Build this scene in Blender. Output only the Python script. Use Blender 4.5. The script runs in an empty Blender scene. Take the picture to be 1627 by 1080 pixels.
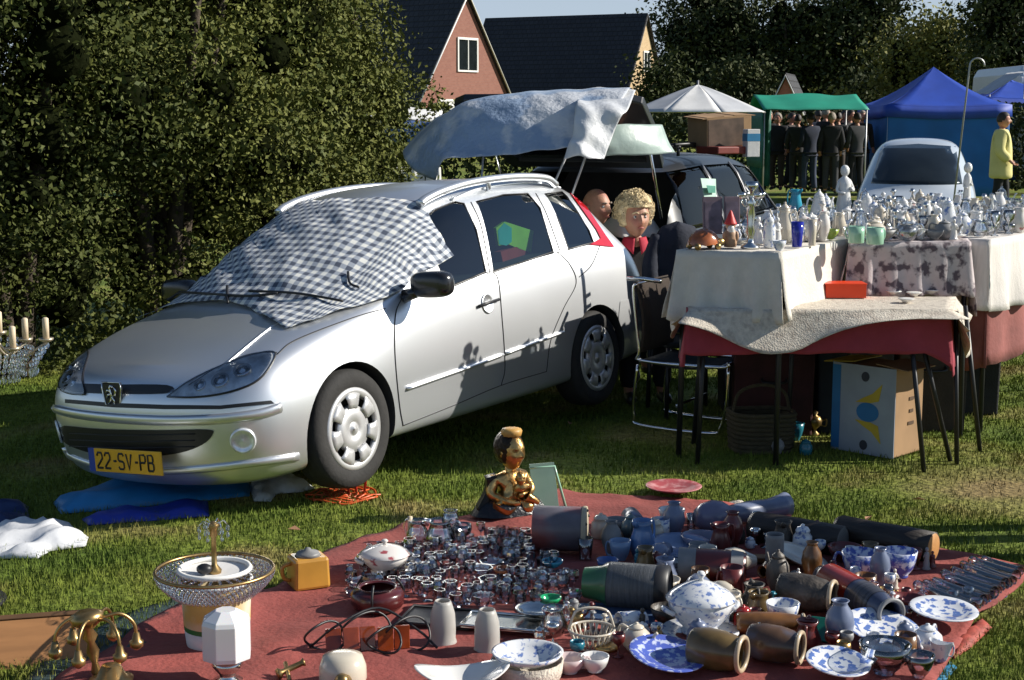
import bpy, bmesh, math, random
import numpy as np
from mathutils import Vector, Matrix, Euler
from mathutils.bvhtree import BVHTree
from mathutils.geometry import delaunay_2d_cdt
R = math.radians
rng = random.Random(7)
nrng = np.random.default_rng(11)
SC = bpy.context.scene
COL = SC.collection

# ------------------------------------------------------------------ camera, sky, sun, exposure
FPX, CAM_H, PITCH = 2400.0, 1.8805, 0.14538
cd = bpy.data.cameras.new('camera'); cam = bpy.data.objects.new('camera', cd); COL.objects.link(cam)
cam.location = (0, 0, CAM_H); cam.rotation_euler = (math.pi/2 - PITCH, 0, 0)
cd.sensor_fit = 'HORIZONTAL'; cd.sensor_width = 36.0; cd.lens = 36.0*FPX/1627.0
cd.clip_start = 0.05; cd.clip_end = 2000
SC.camera = cam
SUN_EL, SUN_AZ = R(30), R(4)           # azimuth measured from +X (right) towards +Y (away)
w = bpy.data.worlds.new('World'); SC.world = w; w.use_nodes = True
nt = w.node_tree; bg = nt.nodes['Background']
sky = nt.nodes.new('ShaderNodeTexSky'); sky.sky_type = 'NISHITA'; sky.sun_disc = False
sky.sun_elevation = SUN_EL; sky.sun_rotation = math.pi/2 - SUN_AZ
sky.air_density = 1.0; sky.dust_density = 0.2; sky.ozone_density = 3.0
# thin pale cloud low in the sky
_tc = nt.nodes.new('ShaderNodeTexCoord'); _sx = nt.nodes.new('ShaderNodeSeparateXYZ'); nt.links.new(_tc.outputs['Generated'], _sx.inputs[0])
_mr = nt.nodes.new('ShaderNodeMapRange'); _mr.inputs[1].default_value = .03; _mr.inputs[2].default_value = .35; _mr.inputs[3].default_value = .85; _mr.inputs[4].default_value = 0
_nz = nt.nodes.new('ShaderNodeTexNoise'); _nz.inputs['Scale'].default_value = 5; _nz.inputs['Detail'].default_value = 6; nt.links.new(_tc.outputs['Generated'], _nz.inputs[0])
_ml = nt.nodes.new('ShaderNodeMath'); _ml.operation = 'MULTIPLY_ADD'; _ml.inputs[1].default_value = .35; _ml.inputs[2].default_value = -.17
nt.links.new(_nz.outputs[0], _ml.inputs[0]); _ad = nt.nodes.new('ShaderNodeMath'); _ad.operation = 'ADD'; _ad.use_clamp = True
nt.links.new(_sx.outputs[2], _mr.inputs[0]); nt.links.new(_mr.outputs[0], _ad.inputs[0]); nt.links.new(_ml.outputs[0], _ad.inputs[1])
_mx = nt.nodes.new('ShaderNodeMix'); _mx.data_type = 'RGBA'; nt.links.new(_ad.outputs[0], _mx.inputs[0]); nt.links.new(sky.outputs[0], _mx.inputs[6]); _mx.inputs[7].default_value = (5.2, 6.2, 7.6, 1)
nt.links.new(_mx.outputs[2], bg.inputs[0]); bg.inputs[1].default_value = 0.068
sl = bpy.data.lights.new('sun', 'SUN'); sun = bpy.data.objects.new('sun', sl); COL.objects.link(sun)
sl.energy = 5.0; sl.angle = R(0.5); sl.color = (1.0, 0.945, 0.85)
sdir = Vector((math.cos(SUN_EL)*math.cos(SUN_AZ), math.cos(SUN_EL)*math.sin(SUN_AZ), math.sin(SUN_EL)))
sun.rotation_euler = sdir.to_track_quat('Z', 'Y').to_euler(); sun.location = sdir*40
SC.view_settings.view_transform = 'Standard'; SC.view_settings.look = 'None'
SC.view_settings.exposure = 0.5; SC.view_settings.gamma = 1.0
SC.cycles.max_bounces = 8; SC.cycles.transparent_max_bounces = 24

# ------------------------------------------------------------------ picture <-> place
CP, SP = math.cos(PITCH), math.sin(PITCH)
def ray(px, py):
    a, b = (px-813.5)/FPX, (540-py)/FPX
    return Vector((a, CP + b*SP, -SP + b*CP))
def P(px, py, z=0.0):
    d = ray(px, py); t = (z-CAM_H)/d.z
    return Vector((d.x*t, d.y*t, z))
def Q(px, py, Y):
    d = ray(px, py); t = Y/d.y
    return Vector((d.x*t, Y, CAM_H + d.z*t))
def mpp(Y):                                # metres per photo pixel at distance Y
    return Y/FPX

# ------------------------------------------------------------------ materials
MATS = {}
def _n(nt, t, **kw):
    n = nt.nodes.new(t)
    for k, v in kw.items(): setattr(n, k, v)
    return n
def mat(name, col, rough=0.6, metal=0.0, var=0.12, scale=8.0, bump=0.0, bscale=60.0, coat=0.0, spec=0.5,
        trans=0.0, col2=None, c2scale=4.0, c2thr=0.55, c2soft=0.08, emit=None, sub=0.0, coord='Object', stretch=None):
    """principled surface with noise colour variation, optional second colour in patches, optional bump"""
    if name in MATS: return MATS[name]
    m = bpy.data.materials.new(name); m.use_nodes = True; t = m.node_tree
    b = t.nodes['Principled BSDF']
    tc = _n(t, 'ShaderNodeTexCoord'); src = tc.outputs[coord]
    if stretch:
        mp = _n(t, 'ShaderNodeMapping'); mp.inputs['Scale'].default_value = stretch
        t.links.new(src, mp.inputs[0]); src = mp.outputs[0]
    nz = _n(t, 'ShaderNodeTexNoise'); nz.inputs['Scale'].default_value = scale; nz.inputs['Detail'].default_value = 5
    t.links.new(src, nz.inputs['Vector'])
    mr = _n(t, 'ShaderNodeMapRange'); mr.inputs[1].default_value = 0.3; mr.inputs[2].default_value = 0.7
    mr.inputs[3].default_value = 1-var; mr.inputs[4].default_value = 1+var
    t.links.new(nz.outputs[0], mr.inputs[0])
    base = _n(t, 'ShaderNodeRGB'); base.outputs[0].default_value = (*col, 1); last = base.outputs[0]
    if col2:
        n2 = _n(t, 'ShaderNodeTexNoise'); n2.inputs['Scale'].default_value = c2scale; n2.inputs['Detail'].default_value = 4
        t.links.new(src, n2.inputs['Vector'])
        r2 = _n(t, 'ShaderNodeMapRange'); r2.inputs[1].default_value = c2thr-c2soft; r2.inputs[2].default_value = c2thr+c2soft
        t.links.new(n2.outputs[0], r2.inputs[0])
        mx = _n(t, 'ShaderNodeMix', data_type='RGBA'); t.links.new(r2.outputs[0], mx.inputs[0])
        t.links.new(last, mx.inputs[6]); mx.inputs[7].default_value = (*col2, 1); last = mx.outputs[2]
    mu = _n(t, 'ShaderNodeVectorMath', operation='SCALE'); t.links.new(last, mu.inputs[0]); t.links.new(mr.outputs[0], mu.inputs['Scale'])
    t.links.new(mu.outputs[0], b.inputs['Base Color'])
    b.inputs['Roughness'].default_value = rough; b.inputs['Metallic'].default_value = metal
    b.inputs['Coat Weight'].default_value = coat; b.inputs['Coat Roughness'].default_value = 0.06
    b.inputs['Specular IOR Level'].default_value = spec
    if trans: b.inputs['Transmission Weight'].default_value = trans
    if sub:
        b.inputs['Subsurface Weight'].default_value = sub; b.inputs['Subsurface Radius'].default_value = (0.02, 0.01, 0.005)
    if bump:
        n3 = _n(t, 'ShaderNodeTexNoise'); n3.inputs['Scale'].default_value = bscale; n3.inputs['Detail'].default_value = 6
        t.links.new(src, n3.inputs['Vector'])
        bp = _n(t, 'ShaderNodeBump'); bp.inputs['Strength'].default_value = bump; bp.inputs['Distance'].default_value = 0.02
        t.links.new(n3.outputs[0], bp.inputs['Height']); t.links.new(bp.outputs[0], b.inputs['Normal'])
    MATS[name] = m
    return m
def glass_mat(name, tint=(0.9, 0.95, 0.95), refl=0.1, rough=0.03, gcol=(1, 1, 1)):
    if name in MATS: return MATS[name]
    m = bpy.data.materials.new(name); m.use_nodes = True; t = m.node_tree
    t.nodes.remove(t.nodes['Principled BSDF']); out = t.nodes['Material Output']
    tr = _n(t, 'ShaderNodeBsdfTransparent'); tr.inputs[0].default_value = (*tint, 1)
    gl = _n(t, 'ShaderNodeBsdfGlossy'); gl.inputs[0].default_value = (*gcol, 1); gl.inputs['Roughness'].default_value = rough
    lw = _n(t, 'ShaderNodeFresnel'); lw.inputs[0].default_value = 1.5
    ad = _n(t, 'ShaderNodeMath', operation='ADD', use_clamp=True); ad.inputs[1].default_value = refl
    t.links.new(lw.outputs[0], ad.inputs[0])
    mx = _n(t, 'ShaderNodeMixShader'); t.links.new(ad.outputs[0], mx.inputs[0])
    t.links.new(tr.outputs[0], mx.inputs[1]); t.links.new(gl.outputs[0], mx.inputs[2]); t.links.new(mx.outputs[0], out.inputs[0])
    MATS[name] = m
    return m

# ------------------------------------------------------------------ mesh builder
def rotz(a): return Matrix.Rotation(a, 4, 'Z')
class MB:
    def __init__(s): s.v = []; s.f = []; s.m = []; s.s = []; s.uv = None
    def add(s, verts, faces, mi=0, smooth=True, mx=None):
        o = len(s.v)
        if mx is not None: verts = [mx @ Vector(p) for p in verts]
        s.v += [tuple(p) for p in verts]
        for f in faces: s.f.append(tuple(i+o for i in f)); s.m.append(mi); s.s.append(smooth)
        return s
    def box(s, c, d, mi=0, mx=None, taper=1.0):
        x, y, z = d[0]/2, d[1]/2, d[2]/2; t = taper
        V = [(-x,-y,-z),(x,-y,-z),(x,y,-z),(-x,y,-z),(-x*t,-y*t,z),(x*t,-y*t,z),(x*t,y*t,z),(-x*t,y*t,z)]
        V = [Vector(p)+Vector(c) for p in V]
        return s.add(V, [(3,2,1,0),(4,5,6,7),(0,1,5,4),(1,2,6,5),(2,3,7,6),(3,0,4,7)], mi, False, mx)
    def lathe(s, prof, n=24, mi=0, mx=None, smooth=True, flute=0.0, nf=0, caps=True):
        V = []; F = []
        for r, z in prof:
            for k in range(n):
                a = 2*math.pi*k/n; rr = r*(1+flute*math.cos(nf*a)) if flute else r
                V.append((rr*math.cos(a), rr*math.sin(a), z))
        for i in range(len(prof)-1):
            for k in range(n):
                k2 = (k+1) % n; F.append((i*n+k, i*n+k2, (i+1)*n+k2, (i+1)*n+k))
        if caps:
            if prof[0][0] > 1e-4: F.append(tuple(range(n))[::-1])
            if prof[-1][0] > 1e-4: F.append(tuple((len(prof)-1)*n+k for k in range(n)))
        return s.add(V, F, mi, smooth, mx)
    def tube(s, path, r=0.01, n=8, mi=0, mx=None, closed=False, flat=1.0, smooth=True):
        pts = [Vector(p) for p in path]; N = len(pts)
        rs = r if isinstance(r, (list, tuple)) else [r]*N
        V = []; F = []; up = None
        for i, p in enumerate(pts):
            a = pts[(i-1) % N] if (closed or i > 0) else p
            b = pts[(i+1) % N] if (closed or i < N-1) else p
            t = (b-a).normalized() if (b-a).length > 1e-9 else Vector((0,0,1))
            if up is None:
                up = Vector((0,0,1)) if abs(t.z) < 0.9 else Vector((1,0,0))
            sd = t.cross(up)
            if sd.length < 1e-6: sd = t.cross(Vector((1,0,0)))
            sd.normalize(); up = sd.cross(t).normalized()
            for k in range(n):
                an = 2*math.pi*k/n
                V.append(p + (sd*math.cos(an) + up*math.sin(an)*flat)*rs[i])
        for i in range(N if closed else N-1):
            j = (i+1) % N
            for k in range(n):
                k2 = (k+1) % n; F.append((i*n+k, i*n+k2, j*n+k2, j*n+k))
        if not closed:
            F.append(tuple(range(n))[::-1]); F.append(tuple((N-1)*n+k for k in range(n)))
        return s.add(V, F, mi, smooth, mx)
    def ball(s, c, r, n=12, mi=0, mx=None, sc=(1,1,1), smooth=True):
        pr = [(max(1e-5, math.sin(math.pi*i/(n//2+1))), -math.cos(math.pi*i/(n//2+1))) for i in range(n//2+2)]
        M0 = Matrix.Translation(c) @ Matrix.Diagonal((r*sc[0], r*sc[1], r*sc[2], 1))
        if mx is not None: M0 = mx @ M0
        return s.lathe(pr, n, mi, M0, smooth, caps=False)
    def grid(s, fn, nu, nv, mi=0, mx=None, smooth=True):
        V = [fn(i/nu, j/nv) for j in range(nv+1) for i in range(nu+1)]
        F = [(j*(nu+1)+i, j*(nu+1)+i+1, (j+1)*(nu+1)+i+1, (j+1)*(nu+1)+i) for j in range(nv) for i in range(nu)]
        return s.add(V, F, mi, smooth, mx)
    def build(s, name, mats, parent=None, loc=None, rot=None, bevel=0, thick=0, subsurf=0, offset=0.0):
        me = bpy.data.meshes.new(name); me.from_pydata(s.v, [], s.f)
        if not isinstance(mats, (list, tuple)): mats = [mats]
        for m in mats: me.materials.append(m)
        me.polygons.foreach_set('material_index', s.m); me.polygons.foreach_set('use_smooth', s.s)
        if s.uv:
            ul = me.uv_layers.new(name='UVMap')
            li = np.empty(len(me.loops), dtype=np.int32); me.loops.foreach_get('vertex_index', li)
            ul.data.foreach_set('uv', np.array(s.uv, dtype=np.float32)[li].ravel())
        me.update()
        o = bpy.data.objects.new(name, me); COL.objects.link(o)
        if parent: o.parent = parent
        if loc is not None: o.location = loc
        if rot is not None: o.rotation_euler = rot
        if thick:
            q = o.modifiers.new('thick', 'SOLIDIFY'); q.thickness = thick; q.offset = offset
        if bevel:
            q = o.modifiers.new('bevel', 'BEVEL'); q.width = bevel; q.segments = 2; q.limit_method = 'ANGLE'
        if subsurf:
            q = o.modifiers.new('sub', 'SUBSURF'); q.levels = subsurf; q.render_levels = subsurf
        return o
def tag(o, label=None, cat=None, group=None, kind=None):
    if label: o['label'] = label
    if cat: o['category'] = cat
    if group: o['group'] = group
    if kind: o['kind'] = kind
    return o
def thing(name, label, cat, loc=(0,0,0), rot=(0,0,0), group=None):
    o = bpy.data.objects.new(name, None); COL.objects.link(o); o.empty_display_size = 0.1
    o.location = loc; o.rotation_euler = rot
    return tag(o, label, cat, group)
def copy_tree(o, parent=None):
    c = o.copy(); COL.objects.link(c)
    if parent: c.parent = parent; c.matrix_parent_inverse = o.matrix_parent_inverse.copy()
    for ch in list(o.children): copy_tree(ch, c)
    return c
def smooth_path(pts, n=6, closed=False):
    """Catmull-Rom through the points"""
    p = [Vector(q) for q in pts]; out = []; N = len(p)
    rngi = range(N if closed else N-1)
    for i in rngi:
        a = p[(i-1) % N] if closed or i > 0 else p[i]*2-p[i+1]
        b, c = p[i], p[(i+1) % N]
        d = p[(i+2) % N] if closed or i < N-2 else c*2-b
        for k in range(n):
            t = k/n
            out.append(0.5*((2*b)+(c-a)*t+(2*a-5*b+4*c-d)*t*t+(3*b-a-3*c+d)*t**3))
    if not closed: out.append(p[-1])
    return out
def cdt(poly, step, dense=None):
    """triangulate a 2-D polygon with inner grid points; returns verts2d, tris"""
    dense = dense or step
    pts = []
    N = len(poly)
    for i in range(N):
        a, b = Vector(poly[i][:2]), Vector(poly[(i+1) % N][:2]); k = max(1, int((b-a).length/dense))
        for j in range(k): pts.append(a+(b-a)*(j/k))
    nb = len(pts); edges = [(i, (i+1) % nb) for i in range(nb)]
    xs = [p.x for p in pts]; ys = [p.y for p in pts]
    inner = []
    y = min(ys)+step*0.5; row = 0
    arr = np.array([[p.x, p.y] for p in pts]); nx = np.roll(arr, -1, 0)
    while y < max(ys):
        x = min(xs)+step*(0.25+0.5*(row % 2))
        while x < max(xs):
            c = ((arr[:,1] > y) != (nx[:,1] > y))
            with np.errstate(divide='ignore', invalid='ignore'):
                xi = (nx[:,0]-arr[:,0])*(y-arr[:,1])/(nx[:,1]-arr[:,1])+arr[:,0]
            if np.count_nonzero(c & (x < xi)) % 2 == 1:
                if np.min((arr[:,0]-x)**2+(arr[:,1]-y)**2) > (step*0.45)**2: inner.append(Vector((x, y)))
            x += step
        y += step*0.87; row += 1
    r = delaunay_2d_cdt(pts+inner, edges, [list(range(nb))], 1, 1e-6)
    V = [tuple(p) for p in r[0]]; F = []
    for f in r[2]:
        a, b, c = [Vector(V[i]) for i in f[:3]]
        cr = (b-a).x*(c-a).y-(b-a).y*(c-a).x
        F.append(tuple(f) if cr > 0 else tuple(reversed(f)))
    return V, F
from mathutils import noise as mnoise
def nz(x, y, z=0.0): return mnoise.noise(Vector((x, y, z)))
# ------------------------------------------------------------------ shared car helpers
def cage_mesh(rows, front, rear, name='tmp'):
    """rows: front to back, 10 half-profile points each (first and last on the centre line); front / rear: centre columns for points 1..8"""
    V = []; F = []; nr = len(rows)
    for r in rows:
        for k in range(10): V.append(r[k])                                     # left (y>=0)
        for k in range(1, 9): V.append((r[k][0], -r[k][1], r[k][2]))           # right
    def L(i, k): return i*18+k
    def Rr(i, k): return i*18+(k if k in (0, 9) else 9+k)
    for i in range(nr-1):
        for k in range(9):
            F.append((L(i,k), L(i+1,k), L(i+1,k+1), L(i,k+1)))
            F.append((Rr(i,k), Rr(i,k+1), Rr(i+1,k+1), Rr(i+1,k)))
    for (cols, i, fl) in ((front, 0, False), (rear, nr-1, True)):
        b = len(V); V += cols
        C = lambda k: L(i,0) if k == 0 else (L(i,9) if k == 9 else b+k-1)
        for k in range(9):
            for S in (L, Rr):
                q = [S(i,k), S(i,k+1), C(k+1), C(k)]
                q = list(dict.fromkeys(q))
                if len(q) < 3: continue
                if (S is Rr) != fl: q.reverse()
                F.append(tuple(q))
    me = bpy.data.meshes.new(name); me.from_pydata(V, [], F); me.update()
    bm = bmesh.new(); bm.from_mesh(me); bmesh.ops.recalc_face_normals(bm, faces=bm.faces); bm.to_mesh(me); bm.free()
    return me
def apply_mods(o):
    dg = bpy.context.evaluated_depsgraph_get(); dg.update()
    me = bpy.data.meshes.new_from_object(o.evaluated_get(dg), depsgraph=dg)
    o.modifiers.clear(); o.data = me
    return o
def bool_cut(o, cutters):
    for c in cutters:
        q = o.modifiers.new('cut', 'BOOLEAN'); q.operation = 'DIFFERENCE'; q.object = c; q.solver = 'EXACT'
        q.material_mode = 'TRANSFER'
    apply_mods(o)
    for c in cutters: bpy.data.objects.remove(c)
    return o
def prism(poly, y0, y1, m, axis='y'):
    b = MB(); n = len(poly)
    if axis == 'y': V = [(p[0], y0, p[1]) for p in poly]+[(p[0], y1, p[1]) for p in poly]
    else: V = [(p[0], p[1], y0) for p in poly]+[(p[0], p[1], y1) for p in poly]
    F = [tuple(range(n)), tuple(range(2*n-1, n-1, -1))]+[(i, n+i, n+(i+1) % n, (i+1) % n) for i in range(n)]
    b.add(V, F, 0, False); o = b.build('cutter', m)
    bm = bmesh.new(); bm.from_mesh(o.data); bmesh.ops.recalc_face_normals(bm, faces=bm.faces); bm.to_mesh(o.data); bm.free()
    return o
class Shell:
    """raycasts photo outlines onto a body, giving patches that follow its skin (in the body's own coordinates)"""
    def __init__(s, me, M):
        s.M = M; s.Mi = M.inverted()
        s.bvh = BVHTree.FromPolygons([v.co for v in me.vertices], [p.vertices[:] for p in me.polygons])
        s.o = s.Mi @ Vector((0,0,CAM_H))
    def hit(s, px, py):
        d = (s.Mi.to_3x3() @ ray(px, py)).normalized()
        h = s.bvh.ray_cast(s.o, d)
        if h[0] is not None: return h[0], h[1]
        best = None
        for k in range(60):
            q = s.o+d*(5.5+k*0.12); n = s.bvh.find_nearest(q)
            if n[0] is not None and (best is None or n[3] < best[2]): best = (n[0], n[1], n[3])
        return best[0], best[1]
    def patch(s, px, off=0.003, step=8, mirror=False, mb=None, mi=0, wrinkle=0.0, uvfn=None, smooth_edges=0):
        V2, F = cdt(smooth_path([(p[0], p[1], 0) for p in px], smooth_edges, True) if smooth_edges else px, step)
        mb = mb or MB(); V = []
        for (x, y) in V2:
            p, n = s.hit(x, y)
            o = off+(wrinkle*(0.5+nz(p.x*9, p.y*9, p.z*9)) if wrinkle else 0)
            V.append(p+n*o)
        # the picture's y runs down, so flip
        F = [tuple(reversed(f)) for f in F]
        mb.add(V, F, mi, True)
        if uvfn: mb.uv = (mb.uv or [])+[uvfn(p) for p in V]
        if mirror:
            mb.add([(p[0], -p[1], p[2]) for p in V], [tuple(reversed(f)) for f in F], mi, True)
        return mb
    def line(s, px, w=0.004, off=0.002, n=6, curve=True):
        pts = smooth_path([(p[0], p[1], 0) for p in px], n) if curve else [Vector((p[0], p[1], 0)) for p in px]
        out = []
        for q in pts:
            p, nn = s.hit(q.x, q.y); out.append(p+nn*off)
        return out
def strip(mb, path, r, flat=0.5, mi=0, mirror=False):
    mb.tube(path, r, 6, mi, flat=flat)
    if mirror: mb.tube([(p[0], -p[1], p[2]) for p in path], r, 6, mi, flat=flat)
    return mb

def mir(mb):
    o = MB(); o.v = [(p[0], -p[1], p[2]) for p in mb.v]; o.f = [tuple(reversed(f)) for f in mb.f]; o.m = list(mb.m); o.s = list(mb.s); return o
def pair(mb, name, m, parents, **kw):
    """the part on the near side and its twin on the far side"""
    if not isinstance(parents, (list, tuple)): parents = [parents, parents]
    return [mb.build(name, m, parents[0], **kw), mir(mb).build(name, m, parents[1], **kw)]
m_paint = mat('silver_paint', (0.76, 0.78, 0.80), rough=0.37, metal=0.82, var=0.02, scale=3, coat=0.5)
m_dark = mat('black_plastic', (0.012, 0.012, 0.014), rough=0.45, var=0.1)
m_seam = mat('panel_gap', (0.02, 0.02, 0.022), rough=0.8)
m_cabin = mat('cabin_lining', (0.030, 0.031, 0.034), rough=0.9, var=0.2)
m_seat = mat('seat_cloth', (0.05, 0.052, 0.06), rough=0.95, var=0.2, scale=30)
m_glass = glass_mat('car_window', (0.42, 0.52, 0.50), 0.05, 0.01)
m_tyre = mat('tyre_rubber', (0.022, 0.021, 0.020), rough=0.85, var=0.2, scale=20, bump=0.15)
m_cap = mat('hubcap_silver', (0.60, 0.60, 0.60), rough=0.38, metal=0.55, var=0.06)
m_chrome = mat('chrome', (0.75, 0.76, 0.78), rough=0.12, metal=1.0, var=0.03)
m_red = mat('tail_lamp_red', (0.55, 0.015, 0.02), rough=0.12, var=0.05, coat=0.8)
m_lens = glass_mat('lamp_lens', (0.9, 0.93, 0.95), 0.10, 0.02)
m_refl = mat('lamp_reflector', (0.72, 0.75, 0.78), rough=0.3, metal=0.5, var=0.5, scale=14)
m_plate = mat('plate_yellow', (0.75, 0.40, 0.02), rough=0.4, var=0.05)
m_eu = mat('plate_blue', (0.02, 0.06, 0.35), rough=0.4)

# ------------------------------------------------------------------ the silver estate car
CAR_M = Matrix.Translation((-1.4026, 7.7888, 0)) @ Matrix.Rotation(4.13551969, 4, 'Z') @ Matrix.Rotation(0.01671532, 4, 'Y') @ Matrix.Rotation(0.07872203, 4, 'X')
rows = [
 [(.60,0,.11),(.60,.54,.11),(.69,.645,.18),(.715,.675,.34),(.735,.685,.49),(.70,.665,.60),(.63,.625,.665),(.57,.52,.70),(.58,.26,.71),(.60,0,.715)],
 [(.40,0,.11),(.40,.69,.11),(.44,.755,.19),(.455,.78,.36),(.46,.785,.52),(.42,.755,.66),(.38,.70,.745),(.36,.61,.785),(.36,.3,.81),(.36,0,.815)],
 [(.05,0,.15),(.05,.755,.15),(.05,.79,.22),(.05,.80,.38),(.05,.815,.55),(.05,.79,.72),(.05,.745,.81),(.05,.66,.855),(.06,.35,.885),(.07,0,.89)],
 [(-.25,0,.16),(-.25,.77,.16),(-.25,.79,.23),(-.25,.80,.38),(-.25,.815,.55),(-.25,.80,.75),(-.26,.75,.865),(-.20,.67,.90),(-.04,.36,.93),(.0,0,.935)],
 [(-.42,0,.16),(-.42,.77,.16),(-.42,.79,.23),(-.42,.80,.38),(-.42,.815,.55),(-.42,.80,.80),(-.42,.755,.90),(-.36,.685,.945),(-.14,.38,1.0),(-.09,0,1.01)],
 [(-.72,0,.16),(-.72,.77,.16),(-.72,.79,.23),(-.72,.80,.38),(-.72,.815,.55),(-.72,.80,.82),(-.72,.76,.925),(-.76,.63,1.17),(-.60,.37,1.24),(-.53,0,1.255)],
 [(-1.02,0,.16),(-1.02,.77,.16),(-1.02,.79,.23),(-1.02,.80,.38),(-1.02,.815,.55),(-1.02,.80,.84),(-1.05,.76,.945),(-1.10,.58,1.36),(-1.05,.33,1.425),(-1.02,0,1.44)],
 [(-1.30,0,.16),(-1.30,.77,.16),(-1.30,.79,.23),(-1.30,.80,.38),(-1.30,.815,.55),(-1.30,.80,.86),(-1.30,.76,.96),(-1.30,.58,1.41),(-1.30,.34,1.465),(-1.30,0,1.48)],
 [(-1.85,0,.16),(-1.85,.77,.16),(-1.85,.79,.23),(-1.85,.80,.38),(-1.85,.815,.55),(-1.85,.80,.89),(-1.85,.755,.985),(-1.85,.575,1.42),(-1.85,.34,1.475),(-1.85,0,1.49)],
 [(-2.35,0,.17),(-2.35,.765,.17),(-2.35,.785,.24),(-2.35,.80,.38),(-2.35,.815,.56),(-2.35,.80,.91),(-2.35,.745,1.01),(-2.35,.565,1.405),(-2.35,.33,1.45),(-2.35,0,1.465)],
 [(-2.84,0,.20),(-2.88,.765,.20),(-2.91,.805,.27),(-2.93,.826,.40),(-2.94,.838,.57),(-2.88,.80,.92),(-2.72,.735,1.02),(-2.56,.555,1.38),(-2.60,.32,1.42),(-2.62,0,1.43)],
 [(-2.96,0,.24),(-3.04,.75,.24),(-3.13,.800,.30),(-3.17,.826,.42),(-3.18,.834,.57),(-3.09,.77,.90),(-3.00,.69,1.02),(-2.73,.52,1.32),(-2.78,.3,1.36),(-2.80,0,1.37)],
]
front = [(.66,0,.11),(.79,0,.17),(.83,0,.34),(.86,0,.49),(.83,0,.585),(.78,0,.645),(.71,0,.68),(.66,0,.705)]
rear = [(-3.00,0,.24),(-3.19,0,.30),(-3.24,0,.42),(-3.25,0,.57),(-3.17,0,.90),(-3.08,0,1.02),(-2.90,0,1.30),(-2.84,0,1.35)]
car = thing('estate_car', 'silver estate car with a blue checked cloth over its windscreen', 'car')
car.matrix_world = CAR_M
b0 = bpy.data.objects.new('body', cage_mesh(rows, front, rear)); COL.objects.link(b0)
b0.data.materials.append(m_paint); b0.data.materials.append(m_cabin)
q = b0.modifiers.new('s', 'SUBSURF'); q.levels = q.render_levels = 3
apply_mods(b0)
SH = Shell(b0.data, CAR_M)
WF, WR, WY = (0.03, 0.30), (-2.385, 0.295), 0.80
def sidepx(px, py, y=0.70):                       # photo point -> (x, z) of the car's own side plane
    d = SH.Mi.to_3x3() @ ray(px, py); t = (y-SH.o.y)/d.y
    return (SH.o.x+d.x*t, SH.o.z+d.z*t)
win_px = [ [(677,345),(690,333),(722,320),(737,323),(757,365),(772,432),(712,458),(690,410)],
           [(757,320),(800,309),(838,307),(858,330),(879,400),(784,432)],
           [(866,308),(892,304),(901,312),(936,366),(943,385),(903,396),(888,352)] ]
cut = []
for wp in win_px:
    pts = []
    for (x, y) in wp:
        p, n = SH.hit(x, y); pts.append((p.x, p.z))
    cut.append(prism(pts, -1.0, 1.0, m_cabin))
for (cx, cz) in (WF, WR):
    for sgn in (1, -1):
        b = MB(); b.lathe([(0.330, -0.17), (0.330, 0.17)], 48, 0, Matrix.Translation((cx, sgn*0.76, cz+0.005)) @ Matrix.Rotation(math.pi/2, 4, 'X'))
        cut.append(b.build('cutter', m_cabin))
# cabin space between the windows
cut.append(prism([(-.75,.95),(-1.12,1.31),(-2.45,1.31),(-2.62,1.06),(-2.62,.62),(-.62,.62)], -0.50, 0.50, m_cabin))
bool_cut(b0, cut)
b0.data.polygons.foreach_set('use_smooth', [True]*len(b0.data.polygons))
q = b0.modifiers.new('wn', 'WEIGHTED_NORMAL') if False else None
body = b0; body.parent = car; body.name = 'body'
bm = bmesh.new(); bm.from_mesh(body.data)
for e in bm.edges:
    if len(e.link_faces) == 2 and e.calc_face_angle(0) > R(38): e.smooth = False
bm.to_mesh(body.data); bm.free()
# seats
for (sx, sy) in ((-1.30,.36),(-1.30,-.36),(-2.05,.36),(-2.05,-.36),(-2.05,0)):
    b = MB(); b.box((sx, sy, .80), (.12, .34 if sx > -2 else .3, .42), 0, None, .9); b.box((sx, sy, 1.09), (.09, .22, .13), 0, None, .85)
    b.build('seat_back', m_seat, car, bevel=0.025)
# window panes
for wp in win_px:
    SH.patch(wp, -0.002, 12).build('window', m_glass, car)
# rubber frames round the glass
for wp in win_px:
    strip(MB(), SH.line(wp+[wp[0]], off=0.001, curve=False), 0.007, 0.5).build('window_seal', m_dark, car)
# door outlines and other panel gaps
for ln in ([(640,470),(628,500),(627,560),(634,640),(640,676)], [(773,434),(790,440),(797,500),(802,580),(796,612)],
           [(885,400),(905,420),(915,450),(895,490),(875,540),(868,590)], [(640,676),(720,644),(796,612),(868,590)],
           [(640,470),(700,458),(774,433),(880,402),(955,384)], [(955,384),(940,420),(920,440)], [(748,321),(762,352),(771,392),(778,433)], [(851,307),(866,335),(880,372),(889,398)],
           [(440,563),(470,540),(560,505),(612,490)], [(300,612),(352,580),(400,562),(440,560)]):
    strip(MB(), SH.line(ln), 0.0035, 0.6).build('panel_gap', m_seam, car)
strip(MB(), SH.line([(646,617),(700,598),(760,577),(797,563)], off=0.006), 0.017, 0.55).build('door_moulding', m_paint, car)
strip(MB(), SH.line([(803,561),(845,545),(893,527)], off=0.006), 0.017, 0.55).build('door_moulding', m_paint, car)
strip(MB(), SH.line([(716,318),(760,300),(830,291),(895,290)], off=0.004), 0.012, 0.5).build('drip_rail', m_paint, car)
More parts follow.
